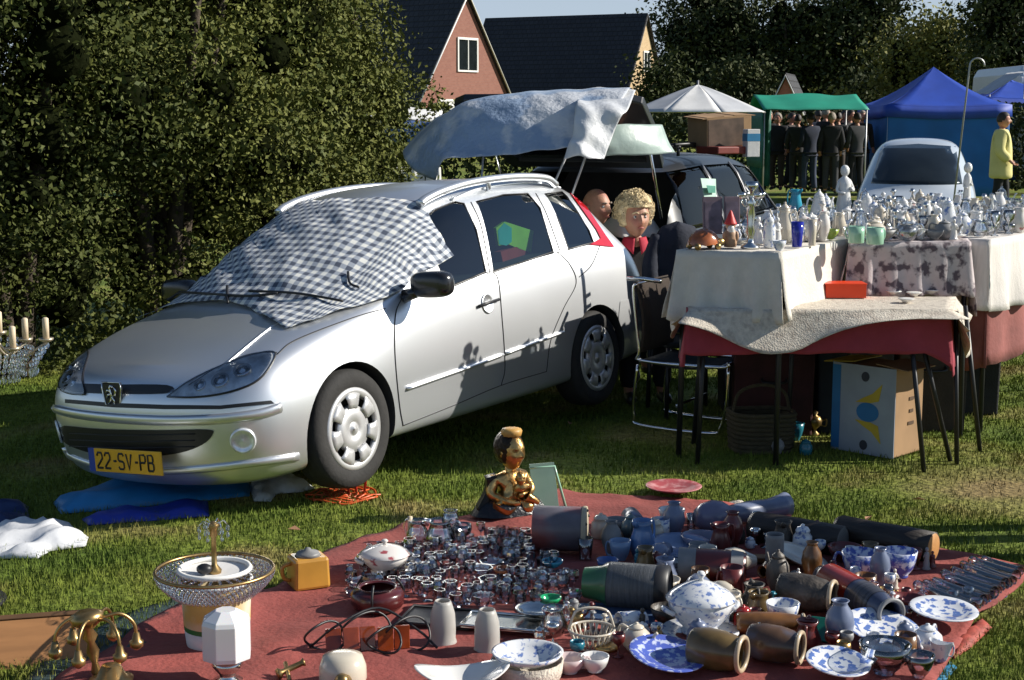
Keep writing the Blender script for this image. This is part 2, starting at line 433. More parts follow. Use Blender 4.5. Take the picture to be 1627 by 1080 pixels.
# front door handle: recessed round cup with a bar
b = MB(); hp, hn = SH.hit(774, 482); hz = hn.to_track_quat('Z', 'X').to_matrix().to_4x4(); hm = Matrix.Translation(hp) @ hz
b.lathe([(0.052, 0.0), (0.056, 0.006), (0.050, 0.008), (0.044, 0.002), (0.03, -0.002), (0.0, -0.003)], 28, 0, hm)
dh = b.build('door_handle', m_paint, car)
b = MB(); p2 = [SH.hit(x, y) for x, y in ((758,487),(774,481),(790,476))]; b.tube([p+n*0.012 for p, n in p2], 0.009, 8); b.build('handle_bar', m_dark, dh)
# mirror
mm = MB(); c0, c1 = SH.hit(690, 462)[0], Vector((-0.56, 0.90, 0.975))
mm.tube([(-.50,.76,.90),(-.52,.82,.915),(-.55,.87,.935)], [.035,.03,.03], 8, 0)
mm.grid(lambda u, v: (lambda a, p: (-.545+.060*math.copysign(abs(math.cos(a)*math.sin(p))**.7, math.cos(a)), .915+.125*math.copysign(abs(math.sin(a)*math.sin(p))**.6, math.sin(a)), .955-.070*math.copysign(abs(math.cos(p))**.6, math.cos(p))))(2*math.pi*u, math.pi*v), 28, 16)
pair(mm, 'wing_mirror', mat('mirror_shell', (.015,.015,.017), .22, var=.1, coat=.4), car)

# roof rails
for sgn in (1, -1):
    pts = [(-1.02,.545,1.36),(-1.08,.55,1.385),(-1.24,.555,1.42),(-1.50,.555,1.45),(-1.80,.555,1.462),(-2.10,.55,1.458),(-2.36,.545,1.435),(-2.47,.54,1.39)]
    b = MB(); b.tube(smooth_path([(x, sgn*y*0.96, z) for x, y, z in pts], 5), 0.028, 10, 0, flat=0.85)
    b.tube([(-1.70, sgn*.53, 1.40),(-1.70, sgn*.53, 1.475)], .016, 8, 0)
    b.build('roof_rail', m_paint, car)
# wheels
def wheel(cx, cz, y, sgn, steer=0):
    M0 = Matrix.Translation((cx, y, cz)) @ rotz(steer) @ Matrix.Rotation(-sgn*math.pi/2, 4, 'X')     # local +z points outward
    w_ = bpy.data.objects.new('wheel', None); COL.objects.link(w_); w_.parent = car; w_.empty_display_size = .1; w_.matrix_local = M0
    b = MB(); b.lathe([(.19,-.09),(.25,-.095),(.283,-.085),(.297,-.06),(.299,0),(.297,.06),(.285,.083),(.255,.093),(.215,.092),(.198,.08),(.19,.05)], 56, 0)
    for k in range(2): b.lathe([(.2985,-.02+k*.04-.004),(.3005,-.02+k*.04),(.2985,-.02+k*.04+.004)], 56, 0, caps=False)
    b.build('tyre', m_tyre, w_)
    b = MB(); b.lathe([(.20,.02),(.10,.03),(0.0,.03)], 40, 0, caps=False); b.build('brake_shadow_plate', m_dark, w_)
    b = MB()
    b.lathe([(.166,.070),(.176,.084),(.192,.088),(.202,.084),(.204,.07)], 56, 0, caps=False)
    b.lathe([(.122,.066),(.116,.083),(.07,.089),(.040,.086),(.034,.080),(.03,.086),(.0,.089)], 40, 0, caps=False)
    for k in range(7):
        a = 2*math.pi*k/7+.2
        pr = []
        for (rr, hw, z) in ((.105,.30,.082),(.125,.29,.088),(.152,.29,.088),(.180,.32,.084)):
            for s_ in (-1, -.35, .35, 1): pr.append((rr*math.cos(a+s_*hw), rr*math.sin(a+s_*hw), z+(0.002 if abs(s_) < .5 else 0)))
        b.add(pr, [(i*4+j, i*4+j+1, i*4+j+5, i*4+j+4) for i in range(3) for j in range(3)], 0, True)
    hc = b.build('hubcap', m_cap, w_, thick=0.006, offset=-1)
for (c, sg) in ((WF, 1), (WF, -1), (WR, 1), (WR, -1)): wheel(c[0], c[1], sg*(WY-.095), sg)
# front end
sp = lambda pts: SH.patch(pts, 0.004, 7)
lamp_px = [(266,630),(300,606),(345,584),(400,564),(436,560),(428,584),(404,608),(360,624),(310,631)]
hl = pair(SH.patch(lamp_px, 0.002, 6, smooth_edges=5), 'headlight', m_refl, car)
for (x, y, r) in ((318,612,.032),(350,604,.045),(385,588,.045)):
    p, n = SH.hit(x, y); Mx = Matrix.Translation(p+n*.004) @ n.to_track_quat('Z', 'X').to_matrix().to_4x4()
    pair(MB().lathe([(r, 0), (r*.9, .004), (r*.55, -.001), (r*.3, .006), (0, .008)], 18, 0, Mx), 'bulb_bowl', m_chrome, hl)
pair(SH.patch(lamp_px, 0.012, 8, smooth_edges=5), 'lens', m_lens, hl)
pair(strip(MB(), SH.line(lamp_px+[lamp_px[0]], off=.004), .005, .6), 'lamp_surround', m_dark, hl)
SH.patch([(108,610),(180,611),(266,612),(270,624),(200,626),(112,622)], 0.003, 6, smooth_edges=4).build('grille', m_dark, car)
SH.patch([(104,634),(180,640),(262,643),(350,644),(430,636),(436,641),(350,650),(262,650),(180,647),(104,640)], 0.003, 6).build('bumper_gap', m_dark, car)
strip(MB(), SH.line([(80,648),(120,657),(180,664),(260,668),(340,666),(410,658),(446,647)], off=.006), .026, .5).build('bumper_strip', m_paint, car)
SH.patch([(92,676),(160,681),(250,683),(330,682),(338,690),(322,706),(286,719),(230,725),(160,722),(112,708),(96,692)], 0.004, 7, smooth_edges=4).build('air_intake', m_dark, car)
for yy in (690, 700, 710): strip(MB(), SH.line([(112,yy-2),(200,yy+1),(310,yy-1)], off=.006), .004, .6).build('intake_slat', m_dark, bpy.data.objects['air_intake'])
p, n = SH.hit(386, 700); Mx = Matrix.Translation(p+n*.002) @ n.to_track_quat('Z', 'X').to_matrix().to_4x4()
pair(MB().lathe([(.062,0),(.06,.008),(.052,.010),(.045,.002),(.03,.000),(0,.006)], 28, 0, Mx), 'fog_lamp', m_refl, car)
strip(MB(), SH.line([(90,715),(150,738),(230,748),(320,744),(400,735),(474,725)], off=.004), .02, .5).build('bumper_lip', m_paint, car)
# badge: shield with a rampant beast in chrome relief
p, n = SH.hit(182, 627); n = Vector((1, 0, .1)).normalized()
Mx = Matrix.Translation(p+n*.006) @ Matrix(((0,0,1,0),(1,0,0,0),(0,1,0,0),(0,0,0,1)))    # local x -> +y, local y -> +z, local z -> +x
b = MB(); sh_ = [(-.062,.062),(.062,.062),(.066,.03),(.05,-.045),(.0,-.07),(-.05,-.045),(-.066,.03)]
b.add([(x, y, 0) for x, y in sh_]+[(x*.92, y*.92, .012) for x, y in sh_], [tuple(range(7, 14))]+[(i, (i+1) % 7, 7+(i+1) % 7, 7+i) for i in range(7)], 0, False, Mx)
bd = b.build('badge', m_dark, car)
b = MB()
for pth in ([(.018,.040),(.000,.046),(-.008,.034),(-.002,.016),(.004,-.006),(-.006,-.024),(-.020,-.040)], [(.004,-.006),(.016,-.022),(.020,-.044)],
            [(-.002,.020),(-.022,.024),(-.034,.012)], [(0,.008),(-.020,.002),(-.032,-.012)], [(.006,-.004),(.030,.002),(.034,.026),(.026,.036)]):
    b.tube([(x, y, .015) for x, y in pth], .0055, 6, 0, Mx)
b.build('emblem', m_chrome, bd)
b = strip(MB(), [Mx @ Vector((x, y, .010)) for x, y in sh_+[sh_[0]]], .004, 1); b.build('rim', m_chrome, bd)
# number plate 22-SV-PB
def incar2(px, py, x):
    d = SH.Mi.to_3x3() @ ray(px, py); t = (x-SH.o.x)/d.x; return SH.o+d*t
pl, pr = SH.hit(140, 731)[0], SH.hit(260, 737)[0]
pc = incar2(199, 733, .835); pw = .50
Mp = Matrix.Translation(pc) @ Matrix(((0,0,1,0),(1,0,0,0),(0,1,0,0),(0,0,0,1)))
b = MB(); b.box((0.02, 0, 0), (pw-.04, .115, .010), 0, Mp); plate = b.build('number_plate', m_plate, car, bevel=.003)
b = MB(); b.box((-pw/2+.021, 0, 0), (.042, .115, .0101), 0, Mp); b.build('country_band', m_eu, plate)
GLY = {'2': [[(0,.8),(.1,1),(.5,1),(.6,.8),(.6,.62),(0,.1),(0,0),(.62,0)]], 'S': [[(.6,.85),(.5,1),(.1,1),(0,.85),(0,.62),(.1,.52),(.5,.48),(.6,.38),(.6,.12),(.5,0),(.1,0),(0,.15)]],
       'V': [[(0,1),(.3,0),(.6,1)]], 'P': [[(0,0),(0,1),(.5,1),(.6,.88),(.6,.62),(.5,.5),(0,.5)]], 'B': [[(0,0),(0,1),(.45,1),(.55,.88),(.55,.62),(.45,.52),(0,.52)],[(.45,.52),(.6,.4),(.6,.12),(.5,0),(0,0)]], '-': [[(.12,.5),(.42,.5)]]}
def letters(txt, h, adv, r, Mx, x0, y0, mb=None, z=.007):
    mb = mb or MB(); x = x0
    for ch in txt:
        for st in GLY.get(ch, []): mb.tube([(x+px*h*.8, y0+py*h, z) for px, py in st], r, 6, 0, Mx, flat=.4)
        x += adv*(.75 if ch == '-' else 1)
    return mb
letters('22-SV-PB', .075, (pw-.09)/7.6, .0055, Mp, -pw/2+.062, -.0375).build('plate_characters', m_dark, plate)
# tail lamp along the rear pillar
SH.patch([(893,292),(900,291),(925,321),(961,374),(975,393),(936,389),(953,379),(946,365),(919,327)], 0.008, 4).build('tail_lamp', m_red, car)
SH.patch([(985,478),(1003,474),(1004,520),(990,528),(982,508)], 0.004, 8).build('rear_bumper_cap', m_paint, car)
# bonnet crease and wipers
strip(MB(), SH.line([(345,590),(380,560),(430,520),(470,500)], off=.001), .010, .5).build('bonnet_crease', m_paint, car)
# sun shade cloth over the windscreen
def check_mat():
    m = bpy.data.materials.new('checked_cloth'); m.use_nodes = True; t = m.node_tree; b = t.nodes['Principled BSDF']
    uv = _n(t, 'ShaderNodeTexCoord'); sx = _n(t, 'ShaderNodeSeparateXYZ'); t.links.new(uv.outputs['UV'], sx.inputs[0])
    def st(o):
        a = _n(t, 'ShaderNodeMath', operation='FRACT'); t.links.new(o, a.inputs[0])
        c = _n(t, 'ShaderNodeMath', operation='GREATER_THAN'); t.links.new(a.outputs[0], c.inputs[0]); c.inputs[1].default_value = .5; return c.outputs[0]
    a = _n(t, 'ShaderNodeMath', operation='ADD'); t.links.new(st(sx.outputs[0]), a.inputs[0]); t.links.new(st(sx.outputs[1]), a.inputs[1])
    cr = _n(t, 'ShaderNodeValToRGB'); cr.color_ramp.interpolation = 'CONSTANT'
    e = cr.color_ramp.elements; e[0].color = (.64,.64,.60,1); e[1].position = .4; e[1].color = (.29,.32,.37,1); x = e.new(.8); x.color = (.065,.08,.115,1)
    h = _n(t, 'ShaderNodeMath', operation='MULTIPLY'); h.inputs[1].default_value = .5; t.links.new(a.outputs[0], h.inputs[0]); t.links.new(h.outputs[0], cr.inputs[0])
    t.links.new(cr.outputs[0], b.inputs['Base Color']); b.inputs['Roughness'].default_value = .9
    return m
def uvc(p):
    v = (-p.x*.86+p.z*.5)/.062; yy = abs(p.y); u = yy+(max(0, yy-.56)*1.6)+.022*nz(p.x*4, p.y*4, 3); v += .02*nz(p.x*5, p.y*3, 9); return (math.copysign(u, p.y)/.058, v)
cl_px = [(452,326),(480,322),(530,321),(580,318),(630,320),(664,322),(676,332),(690,365),(704,392),(718,408),(690,425),(655,440),(640,460),(612,476),(575,488),(540,498),(500,512),(455,524),(430,512),(398,492),(365,483),(330,484),(290,487),(255,494),(205,502),(232,484),(262,462),(300,432),(345,394),(400,352)]
cb = SH.patch(cl_px, 0.010, 9, wrinkle=.020, uvfn=uvc)
cl = cb.build('checked_cloth', check_mat(), None, thick=.0015); cl.matrix_world = CAR_M
tag(cl, 'blue and white checked cloth spread over the windscreen of the silver estate car', 'cloth')
for ln in ([(262,470),(330,474),(400,478),(445,474)], [(290,466),(280,468),(262,470)], [(400,470),(470,474),(545,488)], [(366,462),(366,490)], [(553,440),(556,458),(570,465)]):
    strip(MB(), SH.line(ln, off=.035), .007, 1).build('wiper', m_dark, car)
# card showing in the rear side window
def incar(px, py, y):
    d = SH.Mi.to_3x3() @ ray(px, py); t = (y-SH.o.y)/d.y; return SH.o+d*t
def card(px, y, m, name, th=.004):
    V2, F = cdt(px, 30); b = MB(); b.add([incar(x, yy, y) for x, yy in V2], [tuple(reversed(f)) for f in F], 0, False)
    o = b.build(name, m, None, thick=th); o.matrix_world = CAR_M; return o
c1_ = card([(786,362),(800,352),(850,368),(850,403),(822,395),(806,388),(790,390)], .585, mat('lime_card', (.30,.62,.06), .6, var=.1), 'shopping_bag', .02)
tag(c1_, 'lime green and turquoise bag behind the rear side window of the silver car', 'bag')
c2_ = card([(790,366),(800,354),(812,362),(812,384),(804,390),(792,388)], .592, mat('turquoise_card', (.02,.42,.42), .6, var=.1), 'printed_spot', .01)
c2_.parent = c1_; c2_.matrix_parent_inverse = CAR_M.inverted()
c3_ = card([(790,400),(815,392),(850,408),(840,425),(795,424)], .57, mat('red_cloth_bundle', (.35,.04,.03), .8, var=.2), 'folded_blanket', .05)
tag(c3_, 'dull red folded blanket below the green bag inside the silver car', 'blanket')
# ------------------------------------------------------------------ ground, hedge
CARV = Vector((math.cos(4.13551969), math.sin(4.13551969), 0)); CARL = Vector((-CARV.y, CARV.x, 0))
def gz(x, y):
    """the meadow dips a little under the far side of the silver car"""
    d = Vector((x+1.4026, y-7.7888, 0)); s = -(d.dot(CARL))+.62
    s = min(max(s, 0), 1.9)
    return -.0787*(s-.3*(1-math.exp(-s/.3))) if s > 0 else 0.0
def grass_mat(name, bump=True):
    m = bpy.data.materials.new(name); m.use_nodes = True; t = m.node_tree; b = t.nodes['Principled BSDF']
    g = _n(t, 'ShaderNodeNewGeometry')
    n1 = _n(t, 'ShaderNodeTexNoise'); n1.inputs['Scale'].default_value = 1.3; n1.inputs['Detail'].default_value = 6
    n2 = _n(t, 'ShaderNodeTexNoise'); n2.inputs['Scale'].default_value = 28; n2.inputs['Detail'].default_value = 4
    for n in (n1, n2): t.links.new(g.outputs['Position'], n.inputs['Vector'])
    c1 = _n(t, 'ShaderNodeValToRGB'); e = c1.color_ramp.elements
    e[0].position = .36; e[0].color = (.090,.135,.020,1); e[1].position = .70; e[1].color = (.27,.21,.085,1); x = e.new(.52); x.color = (.155,.190,.030,1)
    t.links.new(n1.outputs[0], c1.inputs[0])
    ds = _n(t, 'ShaderNodeVectorMath', operation='DISTANCE'); t.links.new(g.outputs['Position'], ds.inputs[0]); ds.inputs[1].default_value = P(1600,775)
    dn = _n(t, 'ShaderNodeMath', operation='MULTIPLY_ADD'); dn.inputs[1].default_value = 1.6; t.links.new(n1.outputs[0], dn.inputs[0]); t.links.new(ds.outputs['Value'], dn.inputs[2])
    dm = _n(t, 'ShaderNodeMapRange'); dm.inputs[1].default_value = .85; dm.inputs[2].default_value = 1.5; dm.inputs[3].default_value = .75; dm.inputs[4].default_value = 0; t.links.new(dn.outputs[0], dm.inputs[0])
    dx = _n(t, 'ShaderNodeMix', data_type='RGBA'); t.links.new(dm.outputs[0], dx.inputs[0]); t.links.new(c1.outputs[0], dx.inputs[6]); dx.inputs[7].default_value = (.26,.17,.085,1)
    mr = _n(t, 'ShaderNodeMapRange'); mr.inputs[1].default_value = .3; mr.inputs[2].default_value = .7; mr.inputs[3].default_value = .55; mr.inputs[4].default_value = 1.45
    t.links.new(n2.outputs[0], mr.inputs[0])
    mu = _n(t, 'ShaderNodeVectorMath', operation='SCALE'); t.links.new(dx.outputs[2], mu.inputs[0]); t.links.new(mr.outputs[0], mu.inputs['Scale'])
    t.links.new(mu.outputs[0], b.inputs['Base Color']); b.inputs['Roughness'].default_value = .85; b.inputs['Specular IOR Level'].default_value = .2
    if bump:
        bp = _n(t, 'ShaderNodeBump'); bp.inputs['Strength'].default_value = .8; bp.inputs['Distance'].default_value = .03
        t.links.new(n2.outputs[0], bp.inputs['Height']); t.links.new(bp.outputs[0], b.inputs['Normal'])
    return m
def build_ground():
    m = grass_mat('meadow')
    xs = np.concatenate([np.array([-400,-120,-40,-15]), np.arange(-8, 8.01, .16), np.array([15,40,120,400])])
    ys = np.concatenate([np.array([-60,-10,0,3]), np.arange(4, 16.01, .16), np.array([18,22,30,45,70,120,250,900])])
    V = [(x, y, gz(x, y)+(.012*nz(x*2.2, y*2.2) if 3 < y < 17 and abs(x) < 8.1 else 0)) for y in ys for x in xs]
    nx = len(xs); F = [(j*nx+i, j*nx+i+1, (j+1)*nx+i+1, (j+1)*nx+i) for j in range(len(ys)-1) for i in range(nx-1)]
    b = MB(); b.add(V, F); o = b.build('ground', m); tag(o, kind='structure'); return o
build_ground()
BLANKET = [P(x, y) for x, y in [(890,785),(1090,795),(1260,828),(1500,880),(1635,905),(1625,935),(1555,985),(1490,1085),(1450,1180),(0,1180),(95,1080),(215,1010),(290,965),(440,940),(520,880),(640,840),(760,820)]]
def in_poly(px, py, poly):
    ax = np.array([p.x for p in poly]); ay = np.array([p.y for p in poly]); bx = np.roll(ax, -1); by = np.roll(ay, -1)
    c = np.zeros(len(px), dtype=int)
    for i in range(len(ax)):
        k = ((ay[i] > py) != (by[i] > py)) & (px < (bx[i]-ax[i])*(py-ay[i])/(by[i]-ay[i]+1e-12)+ax[i]); c += k
    return c % 2 == 1
def build_grass():
    n = 380000
    y = 4.6+nrng.random(n)**1.5*10.5; x = (nrng.random(n)*2-1)*(.36*y+.25)
    keep = ~in_poly(x, y, BLANKET); x, y = x[keep], y[keep]
    # mown turf: bare and thin in scuffed spots
    pn = np.array([nz(a*1.3, b*1.3, 3.1) for a, b in zip(x[::1], y[::1])])
    keep = nrng.random(len(x)) < np.clip(.95-1.5*np.clip(pn-.12, 0, 1), .15, 1); x, y, pn = x[keep], y[keep], pn[keep]
    dp = P(1600,775); keep = nrng.random(len(x)) < np.clip((np.hypot(x-dp.x, y-dp.y)-.15+pn*.3)/.5, .12, 1); x, y, pn = x[keep], y[keep], pn[keep]
    z = np.array([gz(a, b) for a, b in zip(x, y)])
    n = len(x); a = nrng.random(n)*2*np.pi; h = (.012+.026*nrng.random(n)**2)*(1+.5*np.clip(pn, -.5, .6)); wd = .0022+.0022*nrng.random(n); wd *= np.clip(y/6.5, 1, 2)
    ln = .6*h*nrng.random(n); la = nrng.random(n)*2*np.pi
    V = np.zeros((n, 3, 3), dtype=np.float32)
    V[:,0] = np.stack([x-wd*np.cos(a), y-wd*np.sin(a), z-.004], 1); V[:,1] = np.stack([x+wd*np.cos(a), y+wd*np.sin(a), z-.004], 1)
    V[:,2] = np.stack([x+ln*np.cos(la), y+ln*np.sin(la), z+h], 1)
    me = fast_mesh('grass_blades', V.reshape(-1, 3), 3)
    me.materials.append(grass_mat('grass_blades', False))
    o = bpy.data.objects.new('grass', me); COL.objects.link(o); tag(o, 'short green meadow grass around the blanket and the car', 'grass', kind='stuff')
def fast_mesh(name, V, k):
    me = bpy.data.meshes.new(name); nv = len(V); nf = nv//k
    me.vertices.add(nv); me.vertices.foreach_set('co', np.ascontiguousarray(V, dtype=np.float32).ravel())
    me.loops.add(nv); me.loops.foreach_set('vertex_index', np.arange(nv, dtype=np.int32))
    me.polygons.add(nf); me.polygons.foreach_set('loop_start', np.arange(nf, dtype=np.int32)*k); me.polygons.foreach_set('loop_total', np.full(nf, k, dtype=np.int32))
    me.update(calc_edges=True); return me
build_grass()
def leaf_mat(name, c1, c2, sc=3.0):
    if name in MATS: return MATS[name]
    m = bpy.data.materials.new(name); m.use_nodes = True; t = m.node_tree; b = t.nodes['Principled BSDF']
    g = _n(t, 'ShaderNodeNewGeometry'); n1 = _n(t, 'ShaderNodeTexNoise'); n1.inputs['Scale'].default_value = sc; n1.inputs['Detail'].default_value = 3
    t.links.new(g.outputs['Position'], n1.inputs['Vector'])
    mx = _n(t, 'ShaderNodeMix', data_type='RGBA'); mx.inputs[6].default_value = (*c1, 1); mx.inputs[7].default_value = (*c2, 1)
    ad = _n(t, 'ShaderNodeMath', operation='ADD'); ml = _n(t, 'ShaderNodeMath', operation='MULTIPLY'); ml.inputs[1].default_value = .5
    t.links.new(g.outputs['Random Per Island'], ml.inputs[0]); t.links.new(ml.outputs[0], ad.inputs[0])
    ms = _n(t, 'ShaderNodeMapRange'); ms.inputs[1].default_value = .3; ms.inputs[2].default_value = .7; ms.inputs[3].default_value = -.1; ms.inputs[4].default_value = .6
    t.links.new(n1.outputs[0], ms.inputs[0]); t.links.new(ms.outputs[0], ad.inputs[1]); t.links.new(ad.outputs[0], mx.inputs[0])
    t.links.new(mx.outputs[2], b.inputs['Base Color']); b.inputs['Roughness'].default_value = .65; b.inputs['Specular IOR Level'].default_value = .15
    MATS[name] = m; return m
def leaves(centers, size, jit=.5, flat=0.0):
    n = len(centers); u = nrng.normal(size=(n, 3)); u[:,2] *= (1-flat); u /= np.linalg.norm(u, axis=1)[:,None]
    r = nrng.normal(size=(n, 3)); v = np.cross(u, r); v /= np.linalg.norm(v, axis=1)[:,None]
    s = size*(1-jit+2*jit*nrng.random(n))[:,None]
    w_ = np.cross(u, v)
    V = np.stack([centers-u*s*.5, centers+v*s*.28+w_*s*.06, centers+u*s*.5, centers-v*s*.28+w_*s*.06], 1)
    return V.reshape(-1, 3)
m_bark = mat('bark', (.06,.045,.03), .9, var=.3, scale=12, bump=.5)
def bush(name, label, cat, c, rx, ry, h, nleaf, size, m, group=None, seed=0, lump=.25, trunk_h=.0, core=True, corem=None, nlobe=26, lobe=1.0):
    root = thing(name, label, cat, (c[0], c[1], c[2]), group=group)
    g = np.random.default_rng(seed)
    # clumps over an uneven egg-shaped crown
    # an uneven crown: lobes large and small, each clothed in twigs of leaves
    nl = nlobe; L = []
    for i in range(nl):
        for _ in range(40):
            q_ = g.random(3)*2-1
            if (q_**2).sum() < 1: break
        r = (.24+.24*g.random())*min(rx, (h-trunk_h)*.45)*lobe
        zc = trunk_h+(h-trunk_h)*(.5+.46*q_[2]); k_ = 1.0 if zc > h*.25 else .95
        L.append((q_[0]*max(.05, rx-r*.75)*k_, q_[1]*max(.05, ry-r*.75)*k_, min(max(zc, trunk_h+r*.5), h-r*.8), r))
    L = np.array(L); own = g.choice(nl, nleaf, p=L[:,3]**2/(L[:,3]**2).sum())
    ntw = max(60, nleaf//34); tl = g.choice(nl, ntw, p=L[:,3]**2/(L[:,3]**2).sum()); td = g.normal(size=(ntw, 3)); td /= np.linalg.norm(td, axis=1)[:,None]
    tr = L[tl,3]*(.72+.42*g.random(ntw)); tc_ = L[tl,:3]+td*tr[:,None]
    own = g.integers(0, ntw, nleaf); C = tc_[own]+g.normal(size=(nleaf, 3))*(size*2.1*(.5+g.random(ntw)))[own][:,None]*np.array([1,1,.8])
    cz = trunk_h+(h-trunk_h)/2
    C = C[C[:,2] > .02]
    me = fast_mesh('crown', leaves(C, size), 4); me.materials.append(m)
    o = bpy.data.objects.new('crown', me); COL.objects.link(o); o.parent = root
    b = MB()
    for i in range(5):
        a = 2*math.pi*i/5+seed; e = (rx*.45*math.cos(a), ry*.45*math.sin(a), cz+(h-trunk_h)*.18)
        b.tube(smooth_path([(.05*math.cos(a), .05*math.sin(a), -.1), (e[0]*.35, e[1]*.35, cz*.5), e], 4), [h*.018*(1-.07*j) for j in range(9)], 7)
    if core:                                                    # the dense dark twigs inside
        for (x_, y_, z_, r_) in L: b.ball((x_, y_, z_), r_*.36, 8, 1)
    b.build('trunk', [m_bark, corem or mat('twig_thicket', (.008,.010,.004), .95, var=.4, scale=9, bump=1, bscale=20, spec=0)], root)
    return root
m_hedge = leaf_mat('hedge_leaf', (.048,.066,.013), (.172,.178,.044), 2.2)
m_hedge_half_shade = leaf_mat('hedge_leaf_mid', (.028,.042,.010), (.100,.112,.026), 2.2)  # second bush: partial shade put into the leaf colour
m_hedge_shade = leaf_mat('hedge_leaf_dark', (.008,.013,.005), (.030,.036,.011), 2.2)  # shade on the left bushes put into a darker leaf colour
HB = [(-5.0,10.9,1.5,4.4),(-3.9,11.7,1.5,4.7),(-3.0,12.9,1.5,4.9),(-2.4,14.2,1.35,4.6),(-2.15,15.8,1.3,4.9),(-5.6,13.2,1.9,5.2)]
HL = ['darkest shaded bush at the far left behind the bonnet of the silver car','dark bush behind the windscreen of the silver car, beside the darkest one','tall green bush rising behind the middle of the silver car',
      'sunlit olive green bush behind the roof of the silver car','sunlit bush at the right end of the row, beside the brick house']
HL.append('tall dark bush at the very back of the row, in the top left corner')
for i, (x, y, r, h) in enumerate(HB):
    bush('hedge_bush', HL[i], 'bush', (x, y, gz(x, y)), r, r, h, 80000, .045, [m_hedge_shade, m_hedge_half_shade, m_hedge, m_hedge, m_hedge, m_hedge_shade][i], 'bushes behind the silver car', 40+i, nlobe=64, lobe=1.0)
# ------------------------------------------------------------------ houses, trees, stalls and vehicles behind
def brick_mat(name, c1, c2, mortar, sc=9):
    m = bpy.data.materials.new(name); m.use_nodes = True; t = m.node_tree; b = t.nodes['Principled BSDF']
    tc = _n(t, 'ShaderNodeTexCoord'); br = _n(t, 'ShaderNodeTexBrick'); br.inputs['Scale'].default_value = sc
    br.inputs['Color1'].default_value = (*c1,1); br.inputs['Color2'].default_value = (*c2,1); br.inputs['Mortar'].default_value = (*mortar,1); br.inputs['Mortar Size'].default_value = .012
    mp = _n(t, 'ShaderNodeMapping'); mp.inputs['Rotation'].default_value = (math.pi/2, 0, 0)
    t.links.new(tc.outputs['Object'], mp.inputs[0]); t.links.new(mp.outputs[0], br.inputs['Vector']); t.links.new(br.outputs[0], b.inputs['Base Color']); b.inputs['Roughness'].default_value = .9
    return m
m_brick = brick_mat('red_brick', (.27,.115,.082), (.23,.092,.066), (.22,.15,.12), 3)
m_sand = brick_mat('sandy_brick', (.50,.36,.20), (.42,.29,.15), (.45,.36,.25), 3)
def tile_mat():
    m = bpy.data.materials.new('dark_roof_tiles'); m.use_nodes = True; t = m.node_tree; b = t.nodes['Principled BSDF']
    tc = _n(t, 'ShaderNodeTexCoord'); sx = _n(t, 'ShaderNodeSeparateXYZ'); cb = _n(t, 'ShaderNodeCombineXYZ'); t.links.new(tc.outputs['Object'], sx.inputs[0])
    t.links.new(sx.outputs[1], cb.inputs[0]); t.links.new(sx.outputs[2], cb.inputs[1])
    br = _n(t, 'ShaderNodeTexBrick'); br.inputs['Scale'].default_value = 1.0; br.inputs['Brick Width'].default_value = .34; br.inputs['Row Height'].default_value = .30; br.inputs['Mortar Size'].default_value = .035; br.inputs['Mortar Smooth'].default_value = .6
    br.inputs['Color1'].default_value = (.030,.030,.034,1); br.inputs['Color2'].default_value = (.020,.020,.024,1); br.inputs['Mortar'].default_value = (.007,.007,.008,1)
    t.links.new(cb.outputs[0], br.inputs['Vector']); t.links.new(br.outputs[0], b.inputs['Base Color']); b.inputs['Roughness'].default_value = .65
    bp = _n(t, 'ShaderNodeBump'); bp.inputs['Strength'].default_value = .8; bp.inputs['Distance'].default_value = .05; bp.invert = True; t.links.new(br.outputs['Fac'], bp.inputs['Height']); t.links.new(bp.outputs[0], b.inputs['Normal'])
    return m
m_tile = tile_mat()
m_wpaint = mat('white_window_paint', (.75,.74,.70), .5, var=.05)
m_pane = mat('window_pane', (.012,.016,.018), .08, var=.3, scale=2)
